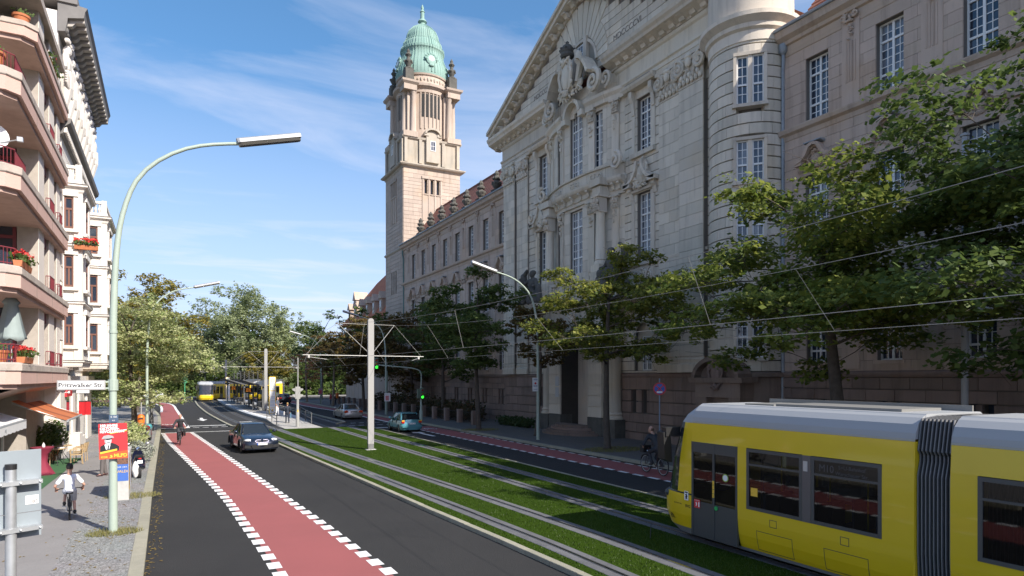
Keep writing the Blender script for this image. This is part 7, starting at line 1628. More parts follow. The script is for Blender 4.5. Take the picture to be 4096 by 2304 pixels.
    while y < y1 - 1.5:
        if not any(a - .5 < y < b + .2 for a, b in doors):
            for s_ in (-1, 1):
                st = MB(); 
                for q in (0, .45): x = s_ * (.35 + q); st.box(x - .2, y, .75, x + .2, y + .42, .83); st.box(x - .2, y - .06, .83, x + .2, y, 1.45)
                P('seat', st, M_SEAT)
        P('grab_pole', MB().tube([(.3 if int(y * 10) % 2 else -.3, y + .6, .36), (.3 if int(y * 10) % 2 else -.3, y + .6, 2.5)], .018, 6), M_POLE); y += 1.25
def tram_nose(P):
    """driver's end; local y=0 is the tip, body starts at y=-0.98"""
    Y0 = -.98; LZ = [(.15, .95), (.3, 1.22), (.6, 1.36), (1.0, 1.34), (1.12, 1.3), (1.16, 1.2), (2.0, 1.0), (2.72, .7), (2.86, .64), (3.05, .46), (3.22, .2), (3.32, .0)]
    n = 20
    def ring(z, L_): 
        w_ = xz(z) if z < 2.86 else lerp(1.165, .84, ((z - 2.86) / .46) ** 2)
        r = []
        for i in range(n + 1):
            t = pi * i / n; c, s_ = cos(t), sin(t); r.append((w_ * (abs(c) ** .42) * (1 if c > 0 else -1), Y0 + L_ * abs(s_) ** .75, z))
        return r
    R = [ring(z, L_) for z, L_ in LZ]
    def band(a, b, i0, i1, mi=0, mb=None):
        mb = mb or MB()
        for k in range(a, b):
            for i in range(i0, i1): mb.add([R[k][i], R[k][i + 1], R[k + 1][i + 1], R[k + 1][i]], [(0, 1, 2, 3)])
        return mb
    P('front_skirt', band(0, 1, 0, n), M_TSK); P('front_apron', band(1, 4, 0, n), M_TY); P('bumper_band', band(4, 5, 0, n), M_TD)
    P('windscreen', band(5, 7, 2, n - 2), mat('windscreen', (.02, .025, .03), .05, spec=.8)); P('corner_pillar', band(4, 7, 0, 2), M_TY); P('corner_pillar', band(4, 7, n - 2, n), M_TY); P('windscreen_head', band(7, 8, 2, n - 2), M_TD); P('corner_head', band(7, 8, 0, 2), M_TY); P('corner_head', band(7, 8, n - 2, n), M_TY); P('front_roof', band(8, 11, 0, n), M_TG)
    top = MB(); top.add(R[-1], [tuple(range(n + 1))]); P('front_roof_top', top, M_TG); bot = MB(); bot.add(R[0], [tuple(range(n + 1))[::-1]]); P('front_floor', bot, M_TSK)
    for s_ in (-1, 1):
        P('headlight', MB().ball((s_ * .86, Y0 + 1.04, 1.02), (.16, .12, .07), 10, 6), mat('headlight', (.6, .62, .62), .1, spec=.8))
        P('light_housing', MB().ball((s_ * .86, Y0 + 1.0, 1.04), (.26, .15, .13), 12, 8), M_TD)
        m_ = MB(); m_.box(s_ * 1.05, Y0 + .55, 2.5, s_ * 1.5, Y0 + .72, 2.72); P('mirror_arm', m_, M_BLACK); m_ = MB(); m_.prism([(s_ * 1.28, 1.85), (s_ * 1.52, 1.95), (s_ * 1.56, 2.6), (s_ * 1.34, 2.68)][::s_], 'y', Y0 + .58, Y0 + .82); P('mirror', m_, M_BLACK)
    for a, b in ((-.1, .5), (-.6, .0)): P('wiper', MB().tube([(a, Y0 + 1.2, 1.2), (b, Y0 + 1.02, 1.95)], .012, 5), M_BLACK)
def bellows(P, y0, y1):
    sec = [(1.08, .25), (1.13, 1.0), (1.13, 2.3), (1.06, 2.55), (1.06, 2.65), (1.12, 2.72), (1.02, 3.25), (.5, 3.3)]
    ring = sec + [(-x, z) for x, z in sec[::-1]]
    fb = MB(); fb.loft([[(x * .97, y, z - .02) for x, z in ring] for y in (y0, y1)], cap=False); P('bellows', fb, M_FAB)
    for k in range(9):
        y = lerp(y0 + .03, y1 - .03, k / 8); rb = MB(); L_ = [(x, z) for x, z in ring]
        out_ = [[(x * q, y + dy, z) for x, z in L_] for q, dy in ((.965, -.009), (1.02, -.009), (1.02, .009), (.965, .009))]; n = len(L_)
        rb.add([p for r in out_ for p in r], [(a * n + i, a * n + i + 1, ((a + 1) % 4) * n + i + 1, ((a + 1) % 4) * n + i) for a in range(4) for i in range(n - 1)]); P('bellows_rib', rb, M_RIB)
def tram_writing(P_txt):
    ink = mat('tram_ink', (.01, .01, .012), .5)
    P_txt('fleet_number', '9001', .15, ink, -1.135, -.55, .42, .7); P_txt('operator_lettering', 'BVG', .12, ink, -1.2025, -1.14, .86, 1.0); P_txt('class_lettering', 'FLEXITY Berlin', .065, ink, -1.19, -.87, .88, 1)
class TramSec:
    """collects the parts of a section once, then links them under any tram"""
    def __init__(s): s.parts = []
    def P(s, name, mb, m, parent=None, smooth=False): s.parts.append([name, mb.mesh(name, m, smooth), parent]); return len(s.parts) - 1
    def place(s, root, x, y, rz, skip=()):
        objs = []
        for name, me, par in s.parts:
            if name in skip: objs.append(None); continue
            o = link(name, me, objs[par] if par is not None and objs[par] else root)
            if par is None or not objs[par]: o.location = (x, y, 0); o.rotation_euler = (0, 0, rz)
            objs.append(o)
        return objs
cab = TramSec(); tram_side(cab.P, -6.23, -.98, [(-2.4, -.98)], [(-5.67, -4.25), (-4.05, -2.65)]); tram_nose(cab.P)
mid = TramSec(); tram_side(mid.P, -6.2, 0, [(-5.6, -4.2)], [(-1.95, -.4), (-3.8, -2.15)]); blw = TramSec(); bellows(blw.P, -.57, 0)
near = thing('tram', 'near yellow articulated tram with grey roof entering at the lower right', 'tram', (12.3, 12.7, .06), 0, 'yellow trams')
cab.place(near, 0, 0, 0); blw.place(near, 0, -6.23, 0); mid.place(near, 0, -6.8, 0); blw.place(near, 0, -13.0, 0); mid.place(near, 0, -13.57, 0)
def side_text(name, txt, size, m, x, y, z, sx=1.0, bold=0.0): return lettering(name, txt, size, m, near, (x, y, z), FACE_MX, .001, 1.0, 'CENTER', bold, sx)
ink = mat('tram_ink', (.01, .01, .012), .5)
side_text('fleet_number', '9001', .17, ink, -1.1, -.25, .5, .62); near.children[-1].rotation_euler = (radians(90), 0, radians(-66)); side_text('operator_lettering', 'BVG', .1, ink, -1.205, -.86, .84, .9); side_text('class_lettering', 'FLEXITY Berlin', .05, ink, -1.18, -.52, .86); near.children[-1].rotation_euler = (radians(90), 0, radians(-80))
# Berlin bear shield, emergency sticker, pictograms
def sq(name, y0, y1, z0, z1, m, x=-1.2075): return MB().add([(x, y0, z0), (x, y0, z1), (x, y1, z1), (x, y1, z0)], [(0, 1, 2, 3)]).build(name, m, near)
sq('shield', -.88, -.74, .98, 1.2, P_W, -1.205); MB().add([(-1.207, -.81 + a, 1.0 + b) for a, b in ((-.01, .0), (-.035, .02), (-.025, .06), (-.05, .08), (-.03, .1), (-.02, .13), (.0, .145), (.015, .12), (.04, .115), (.035, .1), (.01, .09), (.03, .06), (.045, .055), (.04, .04), (.015, .04), (.03, .0), (.01, .0), (.0, .03))], [tuple(range(18))[::-1]]).build('bear_emblem', ink, near); sq('shield_crown', -.86, -.76, 1.155, 1.185, ink, -1.206)
sq('emergency_sticker', -1.27, -1.08, .86, 1.06, P_R, -1.2085); lettering('sticker_lettering', 'NOTEINGANG', .026, P_W, near, (-1.2095, -1.175, 1.035), FACE_MX, .0005); MB().add([(-1.2095, -1.175 + a, .95 + b) for a, b in ((.05, -.05), (.03, -.01), (.05, .03), (.02, .05), (.0, .0), (.02, -.05))], [tuple(range(6))]).build('running_figure', P_W, near); sq('door_pictogram', -1.255, -1.215, .89, 1.0, P_W, -1.2095)
for k in range(4): sq('warning_pictogram', -1.72, -1.66, 1.18 + .1 * k, 1.27 + .1 * k, P_Y, -1.2085)
m_ = MB(); m_.lathe([(0, 0), (.09, 0), (.09, -.002), (0, -.002)], (-1.2, -2.05, 1.68), 20, axis='x'); m_.build('round_sticker', mat('sticker_green', (.3, .45, .08), .5), near); m_ = MB(); m_.lathe([(0, 0), (.068, 0), (.068, -.002), (0, -.002)], (-1.2025, -2.05, 1.68), 20, axis='x'); m_.build('sticker_centre', P_W, near)
sq('ticket_notice', -2.95, -2.77, 1.4, 1.58, P_Y, -1.2); MB().box(-1.215, -4.18, 2.1, -1.209, -4.08, 2.3).build('door_sensor', M_STEELG, near)
MB().box(-1.19, -5.58, 2.06, -1.15, -4.34, 2.33).build('side_display', M_BLACK, near); led = mat('led_dull', (.07, .075, .085), .5)
lettering('line_number', 'M10', .2, led, near, (-1.1985, -4.58, 2.2), FACE_MX, .0005, 1, 'CENTER', 0, .9); lettering('destination', 'S+U-Bahnhof', .1, led, near, (-1.1985, -5.1, 2.255), FACE_MX, .0005); lettering('destination', 'Warschauer Str.', .1, led, near, (-1.1985, -5.1, 2.14), FACE_MX, .0005)
# far tram bending round the curve
far = thing('tram', 'far yellow tram facing the camera as it comes round the bend', 'tram', (5.85, 120.4, .0), 0, 'yellow trams')
cab.place(far, 0, 0, pi, ('seat', 'grab_pole'))
def sec_at(sec, x, y, rz): sec.place(far, x, y, rz, ('seat', 'grab_pole'))
blw.place(far, 0, 6.23, pi); x, y, a = 0.0, 6.8, 0.0
for da in (-24, -34, -16):
    a += radians(da); sec_at(mid, x, y, pi + a); x += -sin(a) * 6.2; y += cos(a) * 6.2; blw.place(far, x, y, pi + a + radians(da) * .3); x += -sin(a) * .57; y += cos(a) * .57
m_ = MB(); m_.tube([(0, 3, 3.5), (0, 4.0, 4.2), (0, 3.2, 4.9)], .03, 6); m_.box(-.7, 3.1, 4.9, .7, 3.3, 4.95); m_.build('pantograph', M_DKGREY, far)
# ------------------------------------------------------------------ cars
def paint(name, c, metal=.4, rough=.3): return mat(name, c, rough, metal=metal, coat=.8)
M_TYRE = mat('tyre', (.018, .018, .018), .8); M_RIM = mat('alloy', (.5, .49, .45), .3, metal=.8); M_CGL = mat('car_glass', (.015, .02, .024), .04, spec=.9); M_CHR = mat('chrome', (.75, .75, .75), .12, metal=1.0); M_TAIL = mat('tail_light', (.42, .015, .01), .15, spec=.7); M_LAMP = mat('car_headlamp', (.55, .57, .58), .08, spec=.9); M_PLATE = mat('number_plate', (.8, .8, .78), .4)
def wheel_mesh(r, w_):
    t_ = MB(); t_.lathe([(r * .66, -w_ / 2), (r * .95, -w_ / 2), (r, -w_ * .35), (r, w_ * .35), (r * .95, w_ / 2), (r * .66, w_ / 2)], n=24, axis='y', cap=False); rim = MB(); rim.lathe([(r * .66, w_ * .44), (r * .6, w_ * .3), (r * .55, w_ * .1), (0, w_ * .1)], n=20, axis='y'); rim.lathe([(r * .66, -w_ * .44), (r * .6, -w_ * .3), (r * .55, -w_ * .1), (0, -w_ * .1)], n=20, axis='y')
    sp = MB()
    for k in range(7):
        a = 2 * pi * k / 7; q = Matrix.Rotation(a, 3, 'Y')
        for s_ in (-1, 1): sp.add([q @ Vector(v) for v in ((-.035, s_ * w_ * .4, .03), (.035, s_ * w_ * .4, .03), (.05, s_ * w_ * .44, r * .64), (-.05, s_ * w_ * .44, r * .64), (-.035, s_ * w_ * .2, .03), (.035, s_ * w_ * .2, .03), (.05, s_ * w_ * .2, r * .64), (-.05, s_ * w_ * .2, r * .64))], [(0, 1, 2, 3), (0, 4, 5, 1), (1, 5, 6, 2), (3, 7, 4, 0), (7, 6, 5, 4), (2, 6, 7, 3)])
    sp.lathe([(.0, -w_ * .46), (.06, -w_ * .44), (.06, w_ * .44), (0, w_ * .46)], n=10, axis='y'); return t_, rim, sp
def car(name, label, x, y, heading, c, prof, gh, wx, r, W, plate=None, group=None):
    """prof: upper outline (x,z) from front bumper bottom over bonnet and boot to rear bumper bottom; gh: greenhouse; wx: (front axle, rear axle)"""
    t = thing(name, label, 'car', (x, y, 0), heading, group); pm = paint('paint_' + name + str(len(bpy.data.materials)), c); xf, xr = wx; zb = .2; hw = W / 2
    bot = [(prof[-1][0], zb)]
    def arch(xc): return [(xc + (r + .05) * cos(a), r + .0 + (r + .05) * sin(a)) for a in [pi - (pi + .5) * k / 10 + .25 for k in range(11)]]
    bot += [p for p in arch(xr) if p[1] > zb] + [p for p in arch(xf) if p[1] > zb] + [(prof[0][0], zb)]
    outl = bot + prof; xc = (prof[0][0] + prof[-1][0]) / 2; zc = .55; xmax = max(p[0] for p in outl); xmin = min(p[0] for p in outl)
    rings = []
    for tt, ins in ((-1, .07), (-.96, .025), (-.85, .0), (-.5, 0), (0, 0), (.5, 0), (.85, 0), (.96, .025), (1, .07)):
        rg = []
        for px_, pz in outl:
            k = abs(tt); q = (px_ - xc) / (xmax - xc) if px_ > xc else (px_ - xc) / (xc - xmin); xx = px_ - (.22 if q > 0 else -.14) * (k ** 2.6) * max(0, (abs(q) - .45) / .55) ** 1.2; zz = pz - (.05 * k * k if pz > .6 else 0)
            if ins: xx += (-ins if q > .6 else ins if q < -.6 else 0); zz += (-ins * .9 if pz > .62 else 0)
            narrow = .05 if pz > .75 else (.03 if pz < .35 else 0)
            rg.append((xx, tt * (hw - (narrow if k > .8 else 0)), zz))
        rings.append(rg)
    b = MB(); n = len(outl); b.loft(rings, cap=False); b.add(rings[0], [tuple(range(n))[::-1]]); b.add(rings[-1], [tuple(range(n))]); body = b.build('body', pm, t, smooth=True)
    bm = bmesh.new(); bm.from_mesh(body.data); bmesh.ops.recalc_face_normals(bm, faces=bm.faces); bm.to_mesh(body.data); bm.free()
    try: body.data.set_sharp_from_angle(angle=radians(35))
    except Exception: pass
    MB().box(xmin + .25, -hw + .12, .17, xmax - .3, hw - .12, .5).build('underbody', M_BLACK, t)
    # greenhouse: (x_base_front, x_roof_front, x_roof_rear, x_base_rear, z_base, z_roof, half width base, half width roof)
    b0, r0, r1, b1, z0, z1, wb, wr = gh
    g_ = MB(); g_.loft([[(b0 + .0, wb * .86, z0 - .06), (b0 - .35, wb, z0 - .06), (b1 + .3, wb * .98, z0 - .06), (b1, wb * .84, z0 - .06), (b1, -wb * .84, z0 - .06), (b1 + .3, -wb * .98, z0 - .06), (b0 - .35, -wb, z0 - .06), (b0, -wb * .86, z0 - .06)], [(r0, wr * .86, z1), (r0 - .2, wr, z1), (r1 + .2, wr, z1), (r1, wr * .84, z1), (r1, -wr * .84, z1), (r1 + .2, -wr, z1), (r0 - .2, -wr, z1), (r0, -wr * .86, z1)]]); g_.build('glazing', M_CGL, t)
    rf = MB(); pts0 = [(r0 + .03, wr * .86), (r0 - .2, wr + .015), (r1 + .2, wr + .015), (r1 - .03, wr * .84)]; pts0 = pts0 + [(a, -b_) for a, b_ in pts0[::-1]]; xm = (r0 + r1) / 2
    rf.loft([[(a, b_, z1 - .03) for a, b_ in pts0], [(a, b_, z1 + .008) for a, b_ in pts0], [(xm + (a - xm) * .85, b_ * .8, z1 + .045) for a, b_ in pts0], [(xm + (a - xm) * .4, b_ * .3, z1 + .06) for a, b_ in pts0]]); rf.build('roof', pm, t, smooth=True)
    for s_ in (-1, 1):
        for (xa, ya, xb, yb, w_) in ((b0 - .18, wb * .94, r0 - .1, wr * .94, .045), (b1 + .16, wb * .92, r1 + .1, wr * .93, .07), ((b0 + b1) / 2 - .02, wb * 1.0, (r0 + r1) / 2 - .02, wr * 1.0, .03)):
            MB().tube([(xa, s_ * ya, z0 - .06), (xb, s_ * yb, z1)], w_, 6).build('pillar', pm, t)
        m_ = MB(); m_.ball((b0 - .3, s_ * (hw + .1), z0 + .08), (.1, .12, .085), 8, 6); m_.tube([(b0 - .28, s_ * (hw - .05), z0), (b0 - .28, s_ * (hw + .08), z0 + .04)], .025, 5); m_.build('mirror', pm, t, smooth=True)
        for xd in (b0 - 1.3, b0 - 2.1): MB().box(xd - .1, s_ * hw - s_ * .01, .72, xd + .08, s_ * hw + s_ * .015, .75).build('door_handle', pm, t)
        for xd in (b0 - .55, b0 - 1.45): MB().box(xd - .006, s_ * (hw - .045), .3, xd + .006, s_ * (hw + .004), z0 - .05).build('door_gap', M_BLACK, t)
    wm = wheel_mesh(r, .22); ms = [wm[0].mesh('tyre', M_TYRE, True), wm[1].mesh('rim', M_DKGREY, True), wm[2].mesh('spokes', M_RIM)]
    for xa in wx:
        for s_ in (-1, 1):
            w_ = link('wheel', ms[0], t); w_.location = (xa, s_ * (hw - .13), r); link('rim', ms[1], w_); link('spokes', ms[2], w_)
            MB().lathe([(r + .06, -.2), (r + .06, .02)], (xa, s_ * (hw - .12), r + .01), 18, axis='y', a0=-.2, a1=pi + .2).build('wheel_arch', M_BLACK, t)
    return t, pm
def plate(t, x, z, rz, txt, par=None):
    p = MB().box(-.26, -.012, -.055, .26, 0, .055).build('number_plate', M_PLATE, t); p.location = (x, 0, z); p.rotation_euler = (0, 0, rz); MB().box(-.26, -.014, -.055, -.215, -.0125, .055).build('euro_band', mat('plate_blue2', (.02, .08, .4), .4), p)
    lettering('plate_lettering', txt, .1, M_BLACK, p, (.02, -.0135, 0), FACE_MY, .0008)
# dark blue saloon coming towards the camera
PB = [(2.38, .22), (2.44, .34), (2.42, .55), (2.3, .7), (2.0, .8), (1.5, .89), (1.0, .95), (.85, .98), (-1.35, 1.0), (-1.6, 1.03), (-2.2, 1.0), (-2.32, .95), (-2.4, .7), (-2.42, .45), (-2.36, .22)]
hd = atan2(-1, .085); fx_, fy_ = 4.39, 37.5; dirv = Vector((cos(hd), sin(hd))); c0 = Vector((fx_, fy_)) - dirv * 1.5
t, pm = car('blue_saloon', 'dark blue saloon car driving towards the camera beside the lawn', c0.x, c0.y, hd, (.014, .021, .04), PB, (1.02, .2, -.95, -1.75, .98, 1.42, .8, .6), (1.5, -1.38), .33, 1.83)
for s_ in (-1, 1):
    MB().ball((2.1, s_ * .66, .68), (.2, .19, .085), 12, 8).build('headlight', M_LAMP, t, smooth=True)
    for q in (.58, .72): m_ = MB(); m_.lathe([(.065, 0), (.075, .02), (.05, .03), (0, .02)], (2.25 if q < .6 else 2.18, s_ * q, .67), 14, axis='x'); m_.build('headlight_ring', M_CHR, t)
    k = MB(); k.loft([[(2.4, s_ * .03, .56), (2.4, s_ * .3, .57), (2.38, s_ * .36, .66), (2.36, s_ * .28, .73), (2.36, s_ * .06, .73)], [(2.43, s_ * .03, .56), (2.43, s_ * .3, .57), (2.41, s_ * .36, .66), (2.39, s_ * .28, .73), (2.39, s_ * .06, .73)]]); k.build('grille', M_CHR, t); gr = MB()
    for i in range(9): y_ = s_ * (.055 + .03 * i); gr.box(2.4, y_ - .008, .585, 2.436 - .002 * i, y_ + .012, .705)
    gr.build('grille_bars', M_BLACK, t); MB().ball((2.33, s_ * .72, .36), (.03, .04, .035), 8, 6).build('fog_lamp', mat('fog_lamp', (.85, .85, .85), .1, emit=(1, 1, .95, .8)), t)
    MB().prism([(s_ * .5, .27), (s_ * .86, .3), (s_ * .84, .46), (s_ * .56, .42)][::s_], 'x', 2.18, 2.385).build('air_intake', M_BLACK, t)
    MB().box(-2.4, s_ * .5, .72, -2.3, s_ * .82, .9).build('tail_lamp', M_TAIL, t)
MB().prism([(-.46, .26), (.46, .26), (.56, .46), (-.56, .46)], 'x', 2.2, 2.43).build('air_intake', M_BLACK, t); m_ = MB(); m_.box(2.36, -.8, .225, 2.46, .8, .25); m_.build('splitter', pm, t)
plate(t, 2.455, .5, radians(90), 'B: MAX 14'); m_ = MB(); m_.lathe([(0, 0), (.04, .0), (.03, .01), (0, .012)], (2.28, 0, .755), 12); m_.build('badge', M_CHR, t)
m_ = MB(); m_.ball((.35, -.36, .95), (.13, .2, .3), 8, 6); m_.ball((.3, -.36, 1.22), (.1, .09, .13), 8, 6); m_.build('driver_seat', mat('seat_dark', (.02, .02, .025), .7), t)
# silver saloon driving away
PS = [(2.4, .22), (2.46, .4), (2.4, .62), (2.1, .74), (1.5, .87), (1.0, .94), (-1.3, .98), (-1.7, 1.0), (-2.3, .95), (-2.42, .85), (-2.5, .55), (-2.5, .4), (-2.42, .22)]
t, pm = car('silver_saloon', 'silver saloon car driving away past the platform', 15.8, 64.4, pi / 2, (.42, .4, .36), PS, (1.05, .2, -1.0, -1.85, .96, 1.4, .8, .6), (1.55, -1.42), .33, 1.86)
for s_ in (-1, 1): MB().prism([(s_ * .48, .7), (s_ * .88, .66), (s_ * .86, .84), (s_ * .62, .9)][::s_], 'x', -2.46, -2.28).build('tail_lamp', mat('tail_orange', (.6, .07, .02), .15, spec=.7), t)
MB().box(-2.455, -.3, .68, -2.42, .3, .8).build('plate_recess', M_CHR, t); MB().box(-2.54, -.85, .38, -2.45, .85, .46).build('bumper', pm, t)
# teal hatchback at the stop line
PT = [(1.72, .22), (1.78, .4), (1.72, .6), (1.5, .74), (1.1, .86), (.8, .9), (-1.5, .95), (-1.72, .95), (-1.82, .7), (-1.86, .5), (-1.86, .36), (-1.8, .22)]
t, pm = car('teal_hatchback', 'small teal hatchback waiting on the courthouse side lane', 15.8, 47.1, pi / 2, (.1, .32, .36), PT, (.85, .15, -1.2, -1.68, .92, 1.39, .76, .6), (1.2, -1.16), .28, 1.6)
for s_ in (-1, 1): MB().box(-1.84, s_ * .55, .7, -1.7, s_ * .76, .82).build('tail_lamp', M_TAIL, t); MB().box(-1.84, s_ * .55, .822, -1.7, s_ * .76, .9).build('indicator', mat('tail_amber', (.75, .4, .03), .2), t)
plate(t, -1.87, .66, radians(-90), 'B MAX 34'); o = MB().prism([(-.62, .95), (.62, .95), (.52, 1.32), (-.52, 1.32)], 'x', -.02, .0).build('rear_window', M_CGL, t); o.location = (-1.72, 0, 0); o.rotation_euler = (0, 0, 0)
MB().box(-1.92, -.74, .38, -1.8, .74, .52).build('bumper', pm, t)
# black estate far down the street
t, pm = car('black_hatchback', 'black hatchback driving away beyond the platform, behind the waiting man', 16.2, 107.2, pi / 2, (.02, .022, .026), [(2.1, .22), (2.15, .45), (2.05, .65), (1.5, .85), (1.0, .95), (-1.9, 1.0), (-2.1, .98), (-2.15, .7), (-2.18, .45), (-2.1, .22)], (1.0, .2, -1.5, -2.0, .98, 1.46, .8, .62), (1.35, -1.3), .32, 1.8)
for s_ in (-1, 1): MB().box(-2.16, s_ * .5, .82, -2.05, s_ * .82, .96).build('tail_lamp', M_TAIL, t)
t, pm = car('blue_hatchback', 'dark blue hatchback far down the street partly hidden by the stop pillar', 15.9, 121, pi / 2, (.03, .04, .07), [(2.1, .22), (2.15, .45), (2.05, .65), (1.5, .85), (1.0, .95), (-1.9, 1.0), (-2.1, .98), (-2.15, .7), (-2.18, .45), (-2.1, .22)], (1.0, .2, -1.5, -2.0, .98, 1.46, .8, .62), (1.35, -1.3), .32, 1.8)
t, pm = car('white_car', 'white car parked under the trees beyond the side street', -2.5, 139.5, pi, (.7, .7, .7), [(2.1, .22), (2.15, .45), (2.05, .65), (1.5, .85), (1.0, .95), (-1.9, 1.0), (-2.1, .98), (-2.15, .7), (-2.18, .45), (-2.1, .22)], (1.0, .2, -1.5, -2.0, .98, 1.46, .8, .62), (1.35, -1.3), .32, 1.8)
# ------------------------------------------------------------------ people and bicycles
M_SKIN = mat('skin', (.5, .28, .2), .55); M_SUIT = mat('suit_charcoal', (.035, .037, .043), .8, var=.3, scale=12); M_SUITN = mat('suit_navy', (.025, .032, .05), .8, var=.3, scale=12); M_SHOE = mat('shoe_black', (.012, .012, .012), .35); M_HAIRD = mat('hair_dark', (.012, .01, .009), .6); M_HAIRB = mat('hair_blond', (.45, .28, .1), .6); M_HAIRG = mat('hair_brown', (.12, .07, .04), .6)
M_TEE = mat('tee_white', (.78, .78, .8), .85); M_SHORTS = mat('shorts_grey', (.42, .43, .47), .85); M_WTROU = mat('trousers_white', (.72, .72, .72), .85); M_GTROU = mat('trousers_grey', (.12, .105, .1), .85); M_BSHIRT = mat('shirt_slate', (.1, .12, .16), .85, var=.3, scale=20)
def remesh(mb, vox, smooth=4):
    me = mb.mesh('r', M_SKIN); o = bpy.data.objects.new('r', me); COL.objects.link(o)
    bm = bmesh.new(); bm.from_mesh(me); bmesh.ops.recalc_face_normals(bm, faces=bm.faces); bm.to_mesh(me); bm.free()
    r = o.modifiers.new('r', 'REMESH'); r.mode = 'VOXEL'; r.voxel_size = vox; s_ = o.modifiers.new('s', 'SMOOTH'); s_.iterations = smooth; s_.factor = .5
    dg = bpy.context.evaluated_depsgraph_get(); out_ = bpy.data.meshes.new_from_object(o.evaluated_get(dg)); bpy.data.objects.remove(o); bpy.data.meshes.remove(me)
    out_.polygons.foreach_set('use_smooth', [True] * len(out_.polygons)); return out_
def caps(mb, a, b, ra, rb, n=10):
    a, b = Vector(a), Vector(b); k = 4; pts = [a.lerp(b, i / k) for i in range(k + 1)]; mb.tube(pts, [lerp(ra, rb, i / k) for i in range(k + 1)], n); mb.ball(a, ra, n, 6); mb.ball(b, rb, n, 6)
def garment(name, parts, m, parent, vox=.016, sm=4):
    mb = MB()
    for p in parts:
        if len(p) == 4: caps(mb, *p)
        else: mb.ball(p[0], p[1], 12, 8)
    me = remesh(mb, vox, sm); me.materials.clear(); me.materials.append(m); return link(name, me, parent)
def human(root, J, sleeve='long', trouser='long', top_m=None, bot_m=None, shoe_m=None, hair_m=None, hair='short', look=0.0, jacket=False, build=1.0, grip=True, base=None, tie=False):
    """J: joint positions in the thing's frame. Body is one continuous skin; clothes and hair are children."""
    h = Vector(J['head']); nk = Vector(J['neck']); pv = Vector(J['pelvis']); ch_ = Vector(J['chest']); B = build
    fw = Vector((cos(look), sin(look), 0)); lf = Vector((-fw.y, fw.x, 0))
    mb = MB(); R = Matrix((( fw.x, lf.x, 0), (fw.y, lf.y, 0), (0, 0, 1)))
    mb.ball(h, (.098, .078, .118), 14, 10, 0, None) if False else None
    hd = MB(); hd.ball((0, 0, .01), (.098, .077, .115), 16, 12); hd.ball((.03, 0, -.05), (.07, .062, .075), 12, 8); hd.ball((.098, 0, -.012), (.022, .014, .026), 8, 6); hd.ball((.055, 0, -.105), (.035, .03, .025), 8, 6)
    for s_ in (-1, 1): hd.ball((-.005, s_ * .08, -.01), (.022, .012, .034), 8, 6); hd.ball((.075, s_ * .03, .025), (.02, .024, .012), 6, 5)
    hd.ball((.092, 0, -.055), (.012, .026, .009), 6, 5)
    o0 = len(mb.v); mb.add([R @ Vector(v) + h for v in hd.v], hd.f)
    caps(mb, h - Vector((.02 * fw.x, .02 * fw.y, .06)), nk, .052, .058); caps(mb, nk, ch_, .07 * B, .12 * B); caps(mb, ch_, pv, .125 * B, .125 * B)
    for s in 'LR':
        sh, el, wr, hp, kn, an, to = (Vector(J[k + s]) for k in ('sh', 'el', 'wr', 'hip', 'kn', 'an', 'toe'))
        caps(mb, nk - Vector((0, 0, .04)), sh, .06 * B, .055 * B); caps(mb, sh, el, .05 * B, .04 * B); caps(mb, el, wr, .04 * B, .028 * B); caps(mb, pv, hp, .11 * B, .09 * B); caps(mb, hp, kn, .082 * B, .055 * B); caps(mb, kn, an, .053 * B, .036 * B); caps(mb, an, to, .036, .03)
        hdir = Vector(J.get('hd' + s, (wr - el).normalized())).normalized(); palm = wr + hdir * .07; caps(mb, wr, palm, .03, .036)
    body = remesh(mb, .013, 3)
    # fingers rooted in the palms
    fb = MB()
    for s in 'LR':
        el, wr = Vector(J['el' + s]), Vector(J['wr' + s]); hdir = Vector(J.get('hd' + s, (wr - el).normalized())).normalized(); palm = wr + hdir * .07
        side = hdir.cross(Vector((0, 0, 1))); side = side.normalized() if side.length > .1 else Vector((0, 1, 0)); dn = hdir.cross(side).normalized(); dn = dn if dn.z < 0 else -dn; cu = .045 if grip else .015
        for i, ln in enumerate((.07, .08, .075, .06)):
            r0 = palm + hdir * .015 + side * (.027 - .018 * i); p1 = r0 + hdir * ln * .45 + dn * cu * .3; p2 = p1 + hdir * ln * (.15 if grip else .4) + dn * cu; p3 = p2 + dn * cu * .5 - hdir * (ln * .2 if grip else -ln * .15)
            fb.tube([r0, p1, p2, p3], [.0095, .009, .0085, .007], 6)
        sg = 1 if s == 'L' else -1; t0 = wr + hdir * .03 + side * sg * .025; fb.tube([t0, t0 + side * sg * .03 + hdir * .025, t0 + side * sg * .025 + hdir * .05 + dn * .02], [.012, .011, .009], 6)
    bm = bmesh.new(); bm.from_mesh(body); tmp = fb.mesh('f', M_SKIN); bm.from_mesh(tmp); bm.to_mesh(body); bm.free(); bpy.data.meshes.remove(tmp)
    body.materials.clear(); body.materials.append(M_SKIN); body.polygons.foreach_set('use_smooth', [True] * len(body.polygons)); link('body', body, root)
    ey = MB()
    for s_ in (-1, 1): ey.ball(R @ Vector((.088, s_ * .031, .018)) + h, (.012, .012, .009), 6, 5)
    ey.build('eyes', M_HAIRD, root)
    P = []
    P += [(nk - Vector((0, 0, .05)), ch_, .1 * B, .145 * B), (ch_, pv + Vector((0, 0, .02)), .15 * B, .14 * B), (pv + Vector((0, 0, .02)), pv - Vector((0, 0, .08 if jacket else .0)), .15 * B, .155 * B)]
